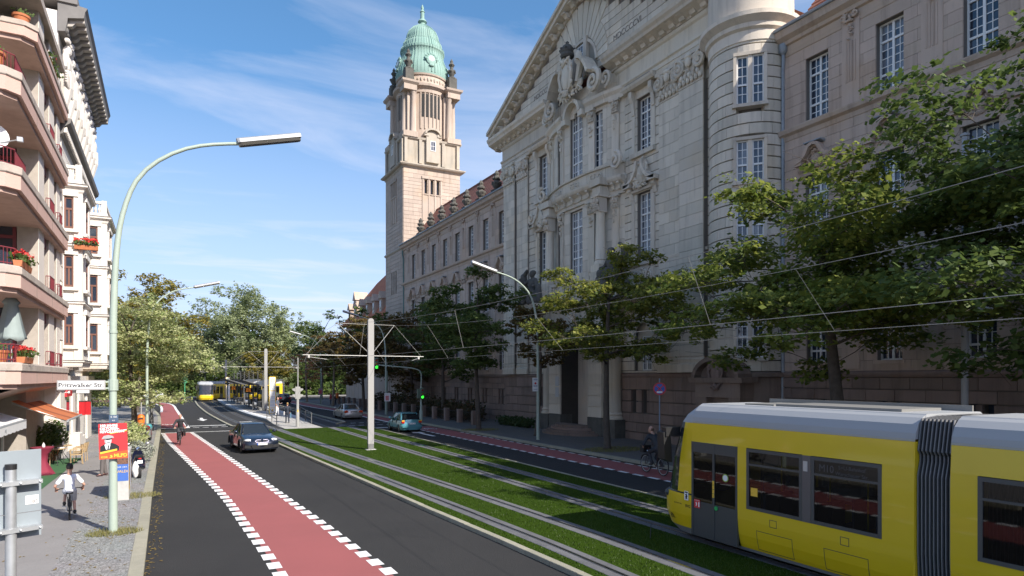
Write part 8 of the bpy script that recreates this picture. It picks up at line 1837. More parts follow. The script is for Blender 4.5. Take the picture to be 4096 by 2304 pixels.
    for s in 'LR':
        sh, el, wr = Vector(J['sh' + s]), Vector(J['el' + s]), Vector(J['wr' + s]); P += [(nk - Vector((0, 0, .06)), sh, .085 * B, .072 * B), (ch_, sh, .12 * B, .07 * B)]
        if sleeve == 'long': P += [(sh, el, .068 * B, .056 * B), (el, wr - (wr - el).normalized() * .02, .056 * B, .043 * B)]
        else: P += [(sh, sh.lerp(el, .65), .072 * B, .072 * B)]
    garment('jacket' if jacket else 'shirt', P, top_m, root)
    P = [(pv + Vector((0, 0, .03)), pv - Vector((0, 0, .03)), .135 * B, .14 * B)]
    for s in 'LR':
        hp, kn, an = Vector(J['hip' + s]), Vector(J['kn' + s]), Vector(J['an' + s]); P += [(pv, hp, .125 * B, .105 * B)]
        if trouser == 'long': P += [(hp, kn, .1 * B, .075 * B), (kn, an + (kn - an).normalized() * .03, .074 * B, .062 * B)]
        else: P += [(hp, hp.lerp(kn, .95), .105 * B, .088 * B)]
    garment('trousers' if trouser == 'long' else 'shorts', P, bot_m, root)
    for s in 'LR':
        an, to = Vector(J['an' + s]), Vector(J['toe' + s]); d = (to - an).normalized(); garment('shoe', [(an - d * .04 - Vector((0, 0, .03)), to, .045, .036), (an, an - Vector((0, 0, .03)), .045, .045)], shoe_m or M_SHOE, root, .014, 3)
    if hair != 'bald':
        hb = MB(); hb.ball((-.02, 0, .035), (.1, .086, .105), 14, 10); 
        if hair == 'bun': hb.ball((-.12, 0, .06), (.045, .045, .045), 10, 8)
        hb.v = [v for v in hb.v]; vs = [R @ Vector(v) + h + Vector((0, 0, .008)) for v in hb.v]
        keep = [f for f in hb.f if not (sum(hb.v[i][0] for i in f) / len(f) > .045 and sum(hb.v[i][2] for i in f) / len(f) < .075) and sum(hb.v[i][2] for i in f) / len(f) > (-.06)]
        MB().add(vs, keep).build('hair', hair_m, root, smooth='all')
    else:
        hb = MB(); hb.ball((-.02, 0, .0), (.092, .083, .08), 14, 10); keep = [f for f in hb.f if sum(hb.v[i][0] for i in f) / len(f) < .01 and abs(sum(hb.v[i][2] for i in f) / len(f)) < .05]; MB().add([R @ Vector(v) + h for v in hb.v], keep).build('hair', hair_m or M_HAIRG, root, smooth='all')
    if tie:
        d = fw; c = ch_ + Vector((0, 0, .08)); sl = (nk.x - ch_.x) / max(.05, nk.z - ch_.z); f = lambda a, z, o: c + d * (.168 * B + o + sl * z) + lf * a + Vector((0, 0, z))
        MB().add([f(-.055, .1, -.03), f(.055, .1, -.03), f(.03, -.16, .012), f(-.03, -.16, .012)], [(0, 1, 2, 3)]).build('shirt_front', M_TEE, root); MB().add([f(-.018, .06, -.012), f(.018, .06, -.012), f(.02, -.16, .02), f(0, -.2, .02), f(-.02, -.16, .02)], [(0, 1, 2, 3, 4)]).build('tie', M_SHOE, root)
def bicycle(label, loc, rz, s=1.0, frame_c=(.03, .03, .032), basket=False, rack=True, crank=0.0, group='bicycles'):
    t = thing('bicycle', label, 'bicycle', loc, rz, group); fm = mat('frame_' + str(frame_c), frame_c, .35, coat=.4); r = .34 * s; rh, fh, bb = Vector((-.52 * s, 0, r)), Vector((.54 * s, 0, r)), Vector((-.09 * s, 0, .29 * s)); st = Vector((-.24 * s, 0, .82 * s)); ht, hb = Vector((.36 * s, 0, .9 * s)), Vector((.4 * s, 0, .72 * s))
    f = MB()
    for a, b in ((bb, st), (st - Vector((0, 0, .06 * s)), ht), (bb, hb)): f.tube([a, b], .017, 8)
    for sy in (-1, 1): o = Vector((0, sy * .045, 0)); f.tube([bb + o * .5, rh + o], .01, 6); f.tube([st - Vector((0, 0, .07)) + o * .4, rh + o], .009, 6); f.tube([hb + o, fh + o], .012, 6)
    f.tube([ht + Vector((-.01, 0, .05)), hb - Vector((-.01, 0, .03))], .02, 8); f.build('frame', fm, t)
    tyre = MB(); tyre.lathe([(r - .035, -.018), (r - .012, -.022), (r, 0), (r - .012, .022), (r - .035, .018), (r - .035, -.018)], n=28, axis='y', cap=False); tm = tyre.mesh('wheel', M_TYRE, True); rim = MB(); rim.lathe([(r - .037, -.012), (r - .055, -.01), (r - .055, .01), (r - .037, .012)], n=28, axis='y', cap=False)
    rm = rim.mesh('rim', M_STEELG, True); sp = MB()
    for k in range(16): a = 2 * pi * k / 16; sp.tube([(.02 * cos(a + .6), .02 * (1 if k % 2 else -1), .02 * sin(a + .6)), ((r - .05) * cos(a), 0, (r - .05) * sin(a))], .0018, 3)
    sp.tube([(0, -.05, 0), (0, .05, 0)], .02, 8); sm_ = sp.mesh('spokes', M_DKGREY)
    for c in (rh, fh):
        w_ = link('wheel', tm, t); w_.location = c; link('rim', rm, w_); link('spokes', sm_, w_)
    m_ = MB(); m_.loft([[(-.24 * s + a, w_ * sy, st.z + .09 + dz) for sy in (-1, 1) for dz in ((0, .04) if sy < 0 else (.04, 0))] for a, w_ in ((-.13, .08), (-.06, .085), (.05, .035), (.14, .018))]); m_.tube([st, st + Vector((0, 0, .1))], .013, 6); m_.build('saddle', M_SHOE, t)
    hz = ht.z + .12 * s; hbm = MB(); hbm.tube([ht, ht + Vector((.02, 0, .12 * s))], .014, 6); hbm.tube([(.28 * s, -.29, hz + .01), (.37 * s, -.2, hz + .02), (.4 * s, 0, hz), (.37 * s, .2, hz + .02), (.28 * s, .29, hz + .01)], .012, 8); hbm.build('handlebar', M_BLACK, t)
    for sy in (-1, 1): MB().tube([(.28 * s, sy * .29, hz + .01), (.33 * s, sy * .24, hz + .015)], .018, 8).build('grip', M_BLACK, t)
    cr = MB(); cr.lathe([(.09, -.004), (.095, 0), (.09, .004), (.06, .004), (.06, -.004)], (bb.x, -.05, bb.z), 18, axis='y'); cr.build('chainring', M_STEELG, t)
    for sg, sy in ((1, 1), (-1, -1)): cr = MB(); d = Vector((cos(crank) * sg, 0, sin(crank) * sg)) * .165 * s; cr.tube([bb + Vector((0, sy * .07, 0)), bb + Vector((0, sy * .08, 0)) + d], .01, 6); p = bb + d + Vector((0, sy * .13, 0)); cr.box(p.x - .045, p.y - .045, p.z - .012, p.x + .045, p.y + .045, p.z + .012); cr.build('crank', M_STEELG, t)
    mg = MB()
    for c in (rh, fh): mg.lathe([(r + .02, -.025), (r + .03, 0), (r + .02, .025)], c, 12, axis='y', a0=.35, a1=2.75)
    if s > .9: mg.build('mudguards', M_BLACK, t)
    if rack and s > .9: rk = MB(); rk.box(-.82, -.06, .76, -.3, .06, .775); rk.tube([(-.75, .05, .76), rh + Vector((0, .06, 0))], .006, 5); rk.tube([(-.75, -.05, .76), rh + Vector((0, -.06, 0))], .006, 5); rk.build('rack', M_BLACK, t); MB().ball((-.84, 0, .74), (.02, .04, .025), 8, 6).build('rear_light', M_TAIL, t); MB().ball((.47, 0, .82), (.05, .04, .04), 8, 6).build('headlamp', M_CHR, t)
    if basket: b = MB(); b.loft([[(.46 + a, y_, z) for a, y_ in ((0, -.17), (.26, -.15), (.26, .15), (0, .17))] for z in (.76, 1.02)]); b.build('front_bag', M_BLACK, t)
    P_ = [bb + Vector((cos(crank) * sg * .165 * s, sy * .13, sin(crank) * sg * .165 * s)) for sg, sy in ((1, 1), (-1, -1))]
    return t, P_, (hz, .3 * s, .27)
def ride_pose(P_, hb, pel, chest, neck, head, s=1.0):
    hz, hx, hy = hb; J = dict(pelvis=pel, chest=chest, neck=neck, head=head)
    for s_, sg, ped in (('L', 1, P_[0]), ('R', -1, P_[1])):
        J['hip' + s_] = (pel[0] + .02, sg * .1 * s, pel[2] - .05); J['an' + s_] = (ped.x - .07, sg * .12, ped.z + .1); J['toe' + s_] = (ped.x + .08, sg * .13, ped.z + .045)
        h, a = Vector(J['hip' + s_]), Vector(J['an' + s_]); L1, L2 = .44 * s, .44 * s; d = min((a - h).length, L1 + L2 - .01); m = h.lerp(a, .5); bend = sqrt(max(0, L1 ** 2 - (d / 2) ** 2)); u = (a - h).normalized(); p = Vector((1, 0, 0)) - u * u.x; J['kn' + s_] = tuple(m + p.normalized() * bend)
        J['sh' + s_] = (neck[0] - .01, sg * .185 * s, neck[2] - .07); w_ = Vector((hx - .07, sg * hy * 1.02, hz + .045)); J['wr' + s_] = tuple(w_); sh = Vector(J['sh' + s_]); L1, L2 = .29 * s, .27 * s; d = min((w_ - sh).length, L1 + L2 - .005); bend = sqrt(max(0, L1 ** 2 - (d / 2) ** 2)); J['el' + s_] = tuple(sh.lerp(w_, .5) + Vector((-.2, sg * .75, -.6)).normalized() * bend); J['hd' + s_] = (1, 0, -.25)
    return J
# 1 cyclist in a suit riding towards the camera on the red lane
RZ1 = radians(-92); t, P_, hb = bicycle('black city bicycle ridden by the suited man towards the camera', (.72, 43.7, .004), RZ1, 1.0, crank=radians(80))
p = thing('person', 'man in dark suit and tie cycling towards the camera on the red lane', 'person', (.72, 43.7, .004), RZ1); human(p, ride_pose(P_, hb, (-.22, 0, 1.0), (-.08, 0, 1.3), (.04, 0, 1.52), (.08, 0, 1.7)), 'long', 'long', M_SUIT, M_SUIT, M_SHOE, M_HAIRG, 'bald', 0, True, 1.0, tie=True)
c = thing('briefcase', 'black briefcase hanging from the handlebar of the suited cyclist', 'briefcase', (.95, 43.4, .55), RZ1); bevel(MB().box(-.17, -.05, 0, .17, .05, .3).build('case', M_SHOE, c), .02); MB().tube([(-.06, 0, .3), (-.05, 0, .36), (.05, 0, .36), (.06, 0, .3)], .01, 6).build('handle', M_SHOE, c)
# 2 cyclist in a suit riding away beside the tram
RZ2 = radians(85); t, P_, hb = bicycle('black bicycle with a front bag in front of the tram', (17.86, 21.0, .004), RZ2, 1.0, (.06, .03, .03), True, True, radians(10))
p = thing('person', 'balding man in grey suit cycling beside the nose of the near tram', 'person', (17.86, 21.0, .004), RZ2); human(p, ride_pose(P_, hb, (-.22, 0, 1.0), (-.02, 0, 1.27), (.14, 0, 1.48), (.22, 0, 1.64)), 'long', 'long', M_SUIT, M_SUIT, M_SHOE, M_HAIRG, 'bald', .7, True); p.scale = t.scale = (1.12, 1.12, 1.12)
# 3 boy on a small bicycle on the left pavement
RZ3 = radians(96); t, P_, hb = bicycle('small black BMX bicycle ridden by the boy on the pavement', (-2.38, 21.7, .122), RZ3, .74, (.02, .02, .022), False, False, radians(75))
J = ride_pose(P_, (hb[0], hb[1], .3), (-.22, 0, .82), (-.08, 0, 1.03), (.06, 0, 1.2), (.1, 0, 1.36), .82); p = thing('person', 'boy in white T-shirt and grey shorts cycling away on the pavement', 'person', (-2.38, 21.7, .122), RZ3); human(p, J, 'short', 'short', M_TEE, M_SHORTS, M_SHOE, M_HAIRD, 'short', 0, False, .86)
def stand(h=1.78, lean=0.0, armL=None, armR=None, step=.08):
    k = h / 1.78; J = dict(pelvis=(0, 0, .98 * k), chest=(0 + lean * .5, 0, 1.28 * k), neck=(lean, 0, 1.5 * k), head=(lean * 1.2 + .02, 0, 1.67 * k))
    for s_, sg in (('L', 1), ('R', -1)):
        J['hip' + s_] = (0, sg * .095 * k, .92 * k); J['kn' + s_] = (.02 + sg * step * .5, sg * .1 * k, .5 * k); J['an' + s_] = (sg * step, sg * .11 * k, .08 * k); J['toe' + s_] = (sg * step + .15, sg * .13 * k, .035); J['sh' + s_] = (lean, sg * .19 * k, 1.44 * k); J['el' + s_] = (lean - .03, sg * .24 * k, 1.15 * k); J['wr' + s_] = (lean + .06, sg * .24 * k, .9 * k)
    for s_, a in (('L', armL), ('R', armR)):
        if a: J['el' + s_], J['wr' + s_] = a
    return J
# 4 man half hidden by the poster
p = thing('person', 'man in dark jacket and grey trousers half hidden behind the election poster', 'person', (-2.2, 30.3, .122), radians(190)); human(p, stand(1.76, .03, ((-.1, .26, 1.16), (.05, .1, 1.05)), ((-.1, -.26, 1.16), (.05, -.1, 1.05))), 'long', 'long', M_SUIT, M_GTROU, mat('shoe_brown', (.06, .02, .02), .5), M_HAIRG, 'short', 0, True, 1.06)
# 5, 6 people on the platform ramp
p = thing('person', 'man in slate shirt and white trousers reading a tablet by the stop pillar', 'person', (9.62, 67.4, .252), radians(-25)); human(p, stand(1.8, .03, ((.12, .25, 1.16), (.33, .1, 1.22)), ((-.06, -.25, 1.14), (.1, -.17, .95)), .1), 'short', 'long', M_BSHIRT, M_WTROU, M_SHOE, M_HAIRG, 'bald', 0, False, 1.02)
tb_ = thing('tablet', 'white tablet held by the man at the tram stop', 'tablet', (10.0, 67.3, 1.47), radians(-25)); o = MB().box(-.09, -.13, -.006, .09, .13, .006).build('slab', M_TEE, tb_); o.rotation_euler = (0, radians(-25), 0)
bg_ = thing('shoulder_bag', 'dark shoulder bag carried by the man at the tram stop', 'bag', (9.78, 67.62, 1.0), radians(-25)); bevel(MB().box(-.16, -.05, -.15, .16, .05, .15).build('pouch', mat('bag_blue', (.06, .09, .13), .7), bg_), .03); MB().tube([(-.14, 0, .14), (-.2, -.12, .65), (.0, -.1, .7), (.14, 0, .14)], .012, 5).build('strap', M_SHOE, bg_)
p = thing('person', 'blond woman in dark trouser suit seen from behind on the platform ramp', 'person', (9.25, 58.9, .075), radians(88)); human(p, stand(1.74, 0, ((-.04, .24, 1.15), (.08, .22, .95)), ((-.04, -.24, 1.15), (.08, -.22, .95)), .12), 'long', 'long', M_SUITN, M_SUITN, M_SHOE, M_HAIRB, 'bun', 0, True, .9)
bg_ = thing('handbag', 'pale handbag at the left side of the blond woman', 'bag', (8.98, 59.0, .95), radians(88)); bevel(MB().box(-.14, -.05, -.2, .14, .05, .14).build('pouch', mat('bag_pale', (.5, .5, .5), .6), bg_), .04); MB().tube([(-.1, 0, .14), (-.04, -.04, .4), (.04, -.04, .4), (.1, 0, .14)], .009, 5).build('strap', M_SHOE, bg_)
bg_ = thing('folder', 'light blue folder at the right side of the blond woman', 'folder', (9.53, 58.95, .72), radians(88)); MB().box(-.12, -.015, -.2, .12, .015, .25).build('cover', mat('folder_blue', (.2, .45, .6), .5), bg_)
# far pair by the fence
p = thing('person', 'distant person in red jacket standing under the trees by the fence', 'person', (20.9, 95.0, .12), radians(200)); human(p, stand(1.7), 'long', 'long', mat('jacket_red', (.3, .02, .03), .8), M_SUITN, M_SHOE, M_HAIRD, 'short', 0, True)
p = thing('person', 'distant person in dark clothes beside the one in red', 'person', (21.5, 94.6, .12), radians(160)); human(p, stand(1.6), 'long', 'long', M_SUIT, M_SUITN, M_SHOE, M_HAIRD, 'short', 0, True)
# ---- scooter and motorcycle parked by the kerb
def scooter():
    t = thing('motor_scooter', 'dark blue motor scooter parked behind the poster-covered cabinet', 'scooter', (-.98, 29.5, .122), radians(95)); pm = paint('scooter_blue', (.015, .02, .05))
    for xc in (-.62, .62):
        w_ = MB(); w_.lathe([(.14, -.05), (.24, -.055), (.255, 0), (.24, .055), (.14, .05)], n=22, axis='y'); o = w_.build('wheel', M_TYRE, t, smooth=True); o.location = (xc, 0, .255); r = MB(); r.lathe([(.14, -.04), (.05, -.03), (.05, .03), (.14, .04)], n=16, axis='y'); r.build('rim', M_RIM, o)
    b = MB(); b.loft([[(x, w_ * a, z0 + (z1 - z0) * q) for a, q in ((-1, .1), (-.8, .0), (.8, 0), (1, .1), (1, .7), (.7, 1), (-.7, 1), (-1, .7))] for x, w_, z0, z1 in ((-.86, .06, .5, .7), (-.75, .16, .38, .78), (-.45, .21, .3, .8), (-.15, .2, .28, .76), (.05, .16, .24, .4), (.35, .16, .24, .32))]); b.build('rear_body', pm, t, smooth=True)
    b = MB(); b.loft([[(x, w_ * a, z) for a in (-1, -.5, .5, 1)] + [(x + .06, w_ * a, z) for a in (1, .5, -.5, -1)] for x, w_, z in ((.36, .17, .26), (.45, .2, .5), (.44, .2, .8), (.4, .12, .98))]); b.build('leg_shield', pm, t, smooth=True); s_ = MB(); s_.loft([[(x, w_ * a, z) for a in (-1, 1)] + [(x, w_ * a, z + .08) for a in (1, -1)] for x, w_, z in ((-.75, .12, .8), (-.4, .15, .79), (-.05, .1, .78))]); s_.build('seat', M_SHOE, t)
    h = MB(); h.tube([(.32, -.33, 1.05), (.4, -.1, 1.02), (.4, .1, 1.02), (.32, .33, 1.05)], .02, 7); h.tube([(.42, 0, 1.0), (.6, 0, .26)], .03, 7); h.build('handlebar', M_BLACK, t); MB().ball((.46, 0, 1.03), (.09, .1, .09), 10, 8).build('headlamp', M_CHR, t); f = MB(); f.lathe([(.29, -.08), (.3, 0), (.29, .08)], (.62, 0, .255), 12, axis='y', a0=.2, a1=2.6); f.build('mudguard', pm, t)
    for s2 in (-1, 1): m_ = MB(); m_.tube([(.36, s2 * .2, 1.03), (.34, s2 * .32, 1.22)], .008, 5); m_.ball((.34, s2 * .33, 1.24), (.015, .06, .045), 8, 6); m_.build('mirror', M_CHR, t)
    MB().box(-.9, -.09, .6, -.87, .09, .72).build('number_plate', M_PLATE, t); MB().ball((-.86, 0, .78), (.03, .07, .03), 8, 6).build('tail_lamp', M_TAIL, t)
scooter()
t = thing('motorcycle', 'motorcycle with coloured fairing parked at the kerb by the shrub', 'motorcycle', (-1.05, 45.3, .122), radians(80))
for xc in (-.7, .72):
    w_ = MB(); w_.lathe([(.22, -.06), (.3, -.065), (.32, 0), (.3, .065), (.22, .06)], n=22, axis='y'); o = w_.build('wheel', M_TYRE, t, smooth=True); o.location = (xc, 0, .32); r = MB(); r.lathe([(.22, -.04), (.05, -.03), (.05, .03), (.22, .04)], n=14, axis='y'); r.build('rim', M_RIM, o)
MB().ball((.12, 0, .82), (.3, .15, .16), 12, 8).build('tank', paint('moto_red', (.35, .03, .03)), t, smooth=True); MB().ball((.5, 0, .85), (.25, .2, .22), 12, 8).build('fairing', paint('moto_teal', (.1, .4, .42)), t, smooth=True); m_ = MB(); m_.loft([[(x, w_ * a, z) for a in (-1, 1)] + [(x, w_ * a, z + .08) for a in (1, -1)] for x, w_, z in ((-.85, .08, .92), (-.4, .14, .8), (-.1, .1, .8))]); m_.build('seat', M_SHOE, t); MB().box(-.25, -.14, .3, .3, .14, .66).build('engine', M_STEELG, t); m_ = MB(); m_.tube([(.4, -.36, 1.08), (.42, 0, 1.05), (.4, .36, 1.08)], .018, 6); m_.tube([(.72, .09, .32), (.42, .09, 1.05)], .025, 6); m_.tube([(.72, -.09, .32), (.42, -.09, 1.05)], .025, 6); m_.build('fork', M_CHR, t); MB().tube([(.2, -.16, .32), (-.4, -.17, .3), (-.85, -.17, .45)], .045, 8).build('exhaust', M_CHR, t)
# ---- seated stone figures on the portal (parts of the courthouse)
for yc, fl in ((33.0, 1), (43.0, -1)):
    mb = MB(); k = 1.35
    def Pq(x, y, z): return (24.75 - x * k, yc + fl * y * k, 9.55 + z * k)
    for a, b, ra, rb in (((0, 0, .75), (.05, 0, 1.2), .26, .3), ((.05, 0, 1.2), (.1, .05, 1.5), .28, .13), ((0, .15, .7), (.6, .25, .75), .2, .17), ((0, -.15, .7), (.55, -.2, .8), .2, .17), ((.6, .25, .75), (.5, .3, .1), .17, .14), ((.55, -.2, .8), (.65, -.15, .1), .17, .14), ((.08, .3, 1.4), (.1, .55, 1.1), .12, .1), ((.1, .55, 1.1), (.4, .5, 1.0), .1, .08), ((.08, -.3, 1.4), (.25, -.6, 1.25), .12, .1), ((.25, -.6, 1.25), (.5, -.7, 1.5), .1, .08), ((-.1, .6, .2), (-.1, -.6, .2), .35, .35), ((.2, .8, .2), (.1, .7, .9), .25, .2)): caps(mb, Pq(*a), Pq(*b), ra * k, rb * k, 8)
    mb.ball(Pq(.14, .05, 1.72), (.17 * k, .16 * k, .2 * k), 10, 8); mb.ball(Pq(.08, .05, 1.82), (.2 * k, .2 * k, .14 * k), 10, 8); r_ = random.Random(int(yc))
    for i in range(26): a = r_.uniform(-.7, .7); mb.ball(Pq(r_.uniform(.2, .7), a, r_.uniform(.0, .7)), (.12 * k, .1 * k, .2 * k), 6, 5)
    caps(mb, Pq(.0, -.75, .6), Pq(.1, -1.0, 1.7), .12 * k, .2 * k); caps(mb, Pq(.1, -1.0, 1.7), Pq(.1, -.6, 2.0), .16 * k, .1 * k)
    me = remesh(mb, .05, 2); me.materials.clear(); me.materials.append(M_DARKST); o = link('statue', me, court); o.location = (-27, -38.2, 0)
    m_ = MB(); m_.box(24.0, yc - 1.3, 8.95, 26.1, yc + 1.3, 9.55); cpart('statue_plinth', m_, M_ST_G)
# ------------------------------------------------------------------ trees
M_BARK = mat('bark', (0.075, 0.06, 0.048), .95, var=.6, scale=5, col2=(.13, .11, .09), bump=.8, bscale=18); M_BARKL = mat('bark_pale', (0.24, 0.19, 0.14), .95, var=.6, scale=6, col2=(.14, .11, .08), bump=.5, bscale=20)
def crown_parts(h, th, rx, ry, nclump, nleaf, ls, seed, off=(0, 0), flat=.5, rc=None, twigs=5, base_r=.2, top_bias=1.0, drop=0.0, ctr=.5, xlim=None):
    """returns (wood MB, leaf MB) of a tree at the origin: bent trunk, limbs to leaf clumps, sprays of leaves"""
    r_ = random.Random(seed); wood = MB(); lv = MB(); cz = lerp(th, h, ctr); rz = (h - th) / 2
    bend = (r_.uniform(-.25, .25), r_.uniform(-.25, .25)); topz = lerp(th, h, .62)
    tp = lambda z: Vector((off[0] * max(0, z - th * .4) / (h - th * .4) + bend[0] * sin(z / h * 3), off[1] * max(0, z - th * .4) / (h - th * .4) + bend[1] * sin(z / h * 2.5), z))
    tr = lambda z: base_r * (1.0 - .78 * z / h) * (1.35 if z < .15 else 1)
    zs = [0, .15, .5] + [lerp(.5, topz, i / 8) for i in range(1, 9)]; wood.tube([tp(z) for z in zs], [tr(z) for z in zs], 9)
    cl = []
    for i in range(nclump):
        for _ in range(30):
            d = Vector((r_.gauss(0, 1), r_.gauss(0, 1), r_.gauss(0, 1))).normalized() * (r_.random() ** .38); c = Vector((off[0] + d.x * rx, off[1] + d.y * ry, cz + d.z * rz))
            if c.z < th + .1 or (xlim and not xlim[0] < c.x < xlim[1]): continue
            if all((c - q[0]).length > .62 * (rc or rx * .34) for q in cl): break
        cl.append((c, (rc or rx * .34) * r_.uniform(.7, 1.25)))
    # grow the limbs outwards: every clump hangs on the nearest fitting node of trunk or limb
    nodes = [(tp(z), tr(z), 0) for z in [lerp(th * .8, topz, i / 10) for i in range(11)]]
    for c, rad in sorted(cl, key=lambda q: (q[0] - Vector((tp(min(q[0].z, topz)).x, tp(min(q[0].z, topz)).y, q[0].z))).length):
        best = min(nodes, key=lambda nd: (c - nd[0]).length * (1 + .5 * max(0, nd[0].z - c.z + .3)) + .25 * nd[2]); a = best[0]; L_ = (c - a).length; r0 = max(.014, min(best[1] * .72, .014 * L_ + .035))
        m1 = a.lerp(c, .4) + Vector((r_.gauss(0, .1), r_.gauss(0, .1), r_.uniform(-.08, .2))) * min(1, L_ / 2); pts = smooth_pl([a, m1, a.lerp(c, .75) + Vector((r_.gauss(0, .1), r_.gauss(0, .1), .08)) * min(1, L_ / 2), c], .5); rr_ = [lerp(r0, .012, i / (len(pts) - 1)) for i in range(len(pts))]; wood.tube(pts, rr_, 6)
        nodes += [(Vector(p), r, best[2] + 1) for p, r in list(zip(pts, rr_))[len(pts) // 2:]]
        for k in range(twigs):
            s0 = Vector(pts[int(len(pts) * r_.uniform(.45, .95))]); e = c + Vector((r_.gauss(0, .55), r_.gauss(0, .55), r_.gauss(0, .3))) * rad; mm = s0.lerp(e, .5) + Vector((0, 0, r_.uniform(-.1, .15))); wood.tube([s0, mm, e], [.012, .008, .004], 4, 0, False)
    tot = sum(rad ** 2 for _, rad in cl)
    for c, rad in cl:
        n = int(nleaf * rad ** 2 / tot); ns = max(3, n // 22)
        for s_ in range(ns):
            d = Vector((r_.gauss(0, 1), r_.gauss(0, 1), r_.gauss(0, 1))).normalized() * (.35 + .65 * r_.random() ** .5); sc = c + Vector((d.x * rad, d.y * rad, d.z * rad * flat)); tilt = Vector((d.x * .5, d.y * .5, .9)).normalized()
            for k in range(22):
                p = sc + Vector((r_.gauss(0, rad * .16), r_.gauss(0, rad * .16), r_.gauss(0, rad * .07) - drop * r_.random()))
                nr = (tilt + Vector((r_.gauss(0, .5), r_.gauss(0, .5), r_.gauss(0, .35)))).normalized(); u = nr.orthogonal().normalized(); u = (Matrix.Rotation(r_.uniform(0, 6.28), 3, nr) @ u); v = nr.cross(u); q = ls * r_.uniform(.45, 1.3)
                o = len(lv.v); lv.v += [tuple(p - u * q * .5), tuple(p + v * q * .42 - nr * q * .08), tuple(p + u * q * .55 - nr * q * .14), tuple(p - v * q * .42 - nr * q * .08)]; lv.f.append((o, o + 1, o + 2, o + 3)); lv.m.append(0)
    return wood, lv
def tree(label, x, y, m, group, bark=None, z=.12, name='tree', **kw):
    w_, l_ = crown_parts(**kw); t = thing(name, label, 'tree', (x, y, z), 0, group); w_.build('trunk', bark or M_BARK, t, smooth='all'); l_.build('crown', m, t); return t
LM_MAPLE = leaf_mat('maple_leaves', (.075, .13, .026), (.27, .3, .06), .5); LM_YEL = leaf_mat('yellowing_leaves', (.075, .125, .025), (.3, .3, .06), .5); LM_BRN = leaf_mat('russet_leaves', (.16, .08, .03), (.15, .13, .04), .45); LM_GRN = leaf_mat('green_leaves', (.055, .1, .028), (.15, .2, .05), .45)
LM_LIN = leaf_mat('linden_leaves', (.17, .25, .05), (.55, .56, .3), .42); LM_GOLD = leaf_mat('golden_leaves', (.11, .14, .025), (.36, .28, .06), .45); LM_LOC = leaf_mat('locust_leaves', (.2, .25, .1), (.4, .44, .25), .5); LM_AUT = leaf_mat('autumn_leaves', (.3, .13, .05), (.42, .22, .1), .35)
GR = 'street trees along the courthouse'
tree('big maple with spreading limbs behind the near tram, partly sunlit', 21.3, 14.9, LM_MAPLE, GR, h=12.4, th=3.1, rx=5.4, ry=5.8, nclump=60, nleaf=34000, ls=.2, seed=11, off=(-.6, .8), flat=.42, rc=1.35, twigs=9, base_r=.27)
tree('maple at the right edge of the picture with drooping dark foliage', 21.6, 6.6, LM_GRN, GR, h=14, th=3.0, rx=5.4, ry=5.8, nclump=64, nleaf=34000, ls=.2, seed=12, off=(-.3, .3), flat=.45, rc=1.4, twigs=6, base_r=.26)
tree('slim yellowing maple on the pavement in front of the portal', 21.2, 28.8, LM_YEL, GR, h=10.7, th=3.9, rx=4.4, ry=4.8, nclump=54, nleaf=22000, ls=.19, seed=13, off=(.2, -.2), flat=.45, rc=.95, twigs=7, base_r=.2)
tree('maple left of the portal, standing by the lamp post', 20.5, 43.8, LM_GRN, GR, h=11.8, th=4.2, rx=3.8, ry=5.0, nclump=42, nleaf=18000, ls=.2, seed=14, flat=.5, rc=1.0, base_r=.2)
tree('small reddish tree between the portal lamp and the slim maple', 21.8, 37.6, LM_BRN, GR, h=8.8, th=4.3, rx=2.5, ry=2.9, nclump=20, nleaf=6000, ls=.19, seed=15, flat=.5, rc=.8, base_r=.14)
tree('bushy green tree against the far wing windows', 23.2, 57.5, LM_GRN, GR, h=11.4, th=3.6, rx=3.9, ry=5.6, nclump=44, nleaf=18000, ls=.22, seed=16, flat=.55, rc=1.1, base_r=.2)
tree('russet tree behind the traffic light, its trunk in the hedge', 24.3, 69.7, LM_BRN, GR, h=11.4, th=2.2, rx=4.2, ry=5.4, nclump=46, nleaf=19000, ls=.24, seed=17, flat=.6, rc=1.25, base_r=.2)
tree('russet tree on the pavement right of the nearest tram mast', 20.4, 75.2, LM_BRN, GR, h=11.0, th=2.9, rx=4.0, ry=5.0, nclump=42, nleaf=17000, ls=.24, seed=18, flat=.6, rc=1.2, base_r=.2)
tree('dark green tree before the foot of the tower', 23.5, 83, LM_GRN, GR, h=13, th=3.5, rx=3.8, ry=4.4, nclump=32, nleaf=12000, ls=.27, seed=19, flat=.6, rc=1.3, base_r=.22)
tree('brown tree with a pale trunk behind the silver saloon', 20.3, 91, LM_BRN, GR, bark=M_BARKL, h=10.5, th=3.5, rx=3.4, ry=3.8, nclump=28, nleaf=9000, ls=.26, seed=20, flat=.6, rc=1.2, base_r=.2)
tree('half bare autumn tree with pink brown leaves by the far cycle lane', 19.9, 107.5, LM_AUT, GR, bark=M_BARKL, h=9.2, th=2.4, rx=3.2, ry=3.4, nclump=24, nleaf=2200, ls=.26, seed=21, flat=.6, rc=1.0, twigs=8, base_r=.18)
tree('tall rounded green tree rising past the red roofed building', 24.5, 119, LM_GRN, GR, h=16.8, th=4, rx=4.2, ry=4.4, nclump=26, nleaf=8000, ls=.32, seed=22, flat=.7, rc=1.5, base_r=.25)
GLf = 'street trees on the left pavement'
tree('pale leaved linden over the left pavement behind the street sign', -1.9, 52.9, LM_LIN, GLf, h=10.4, th=1.6, rx=5.2, ry=4.6, nclump=84, nleaf=42000, ls=.17, seed=31, off=(-.3, .9), flat=.45, rc=1.2, twigs=5, base_r=.19)
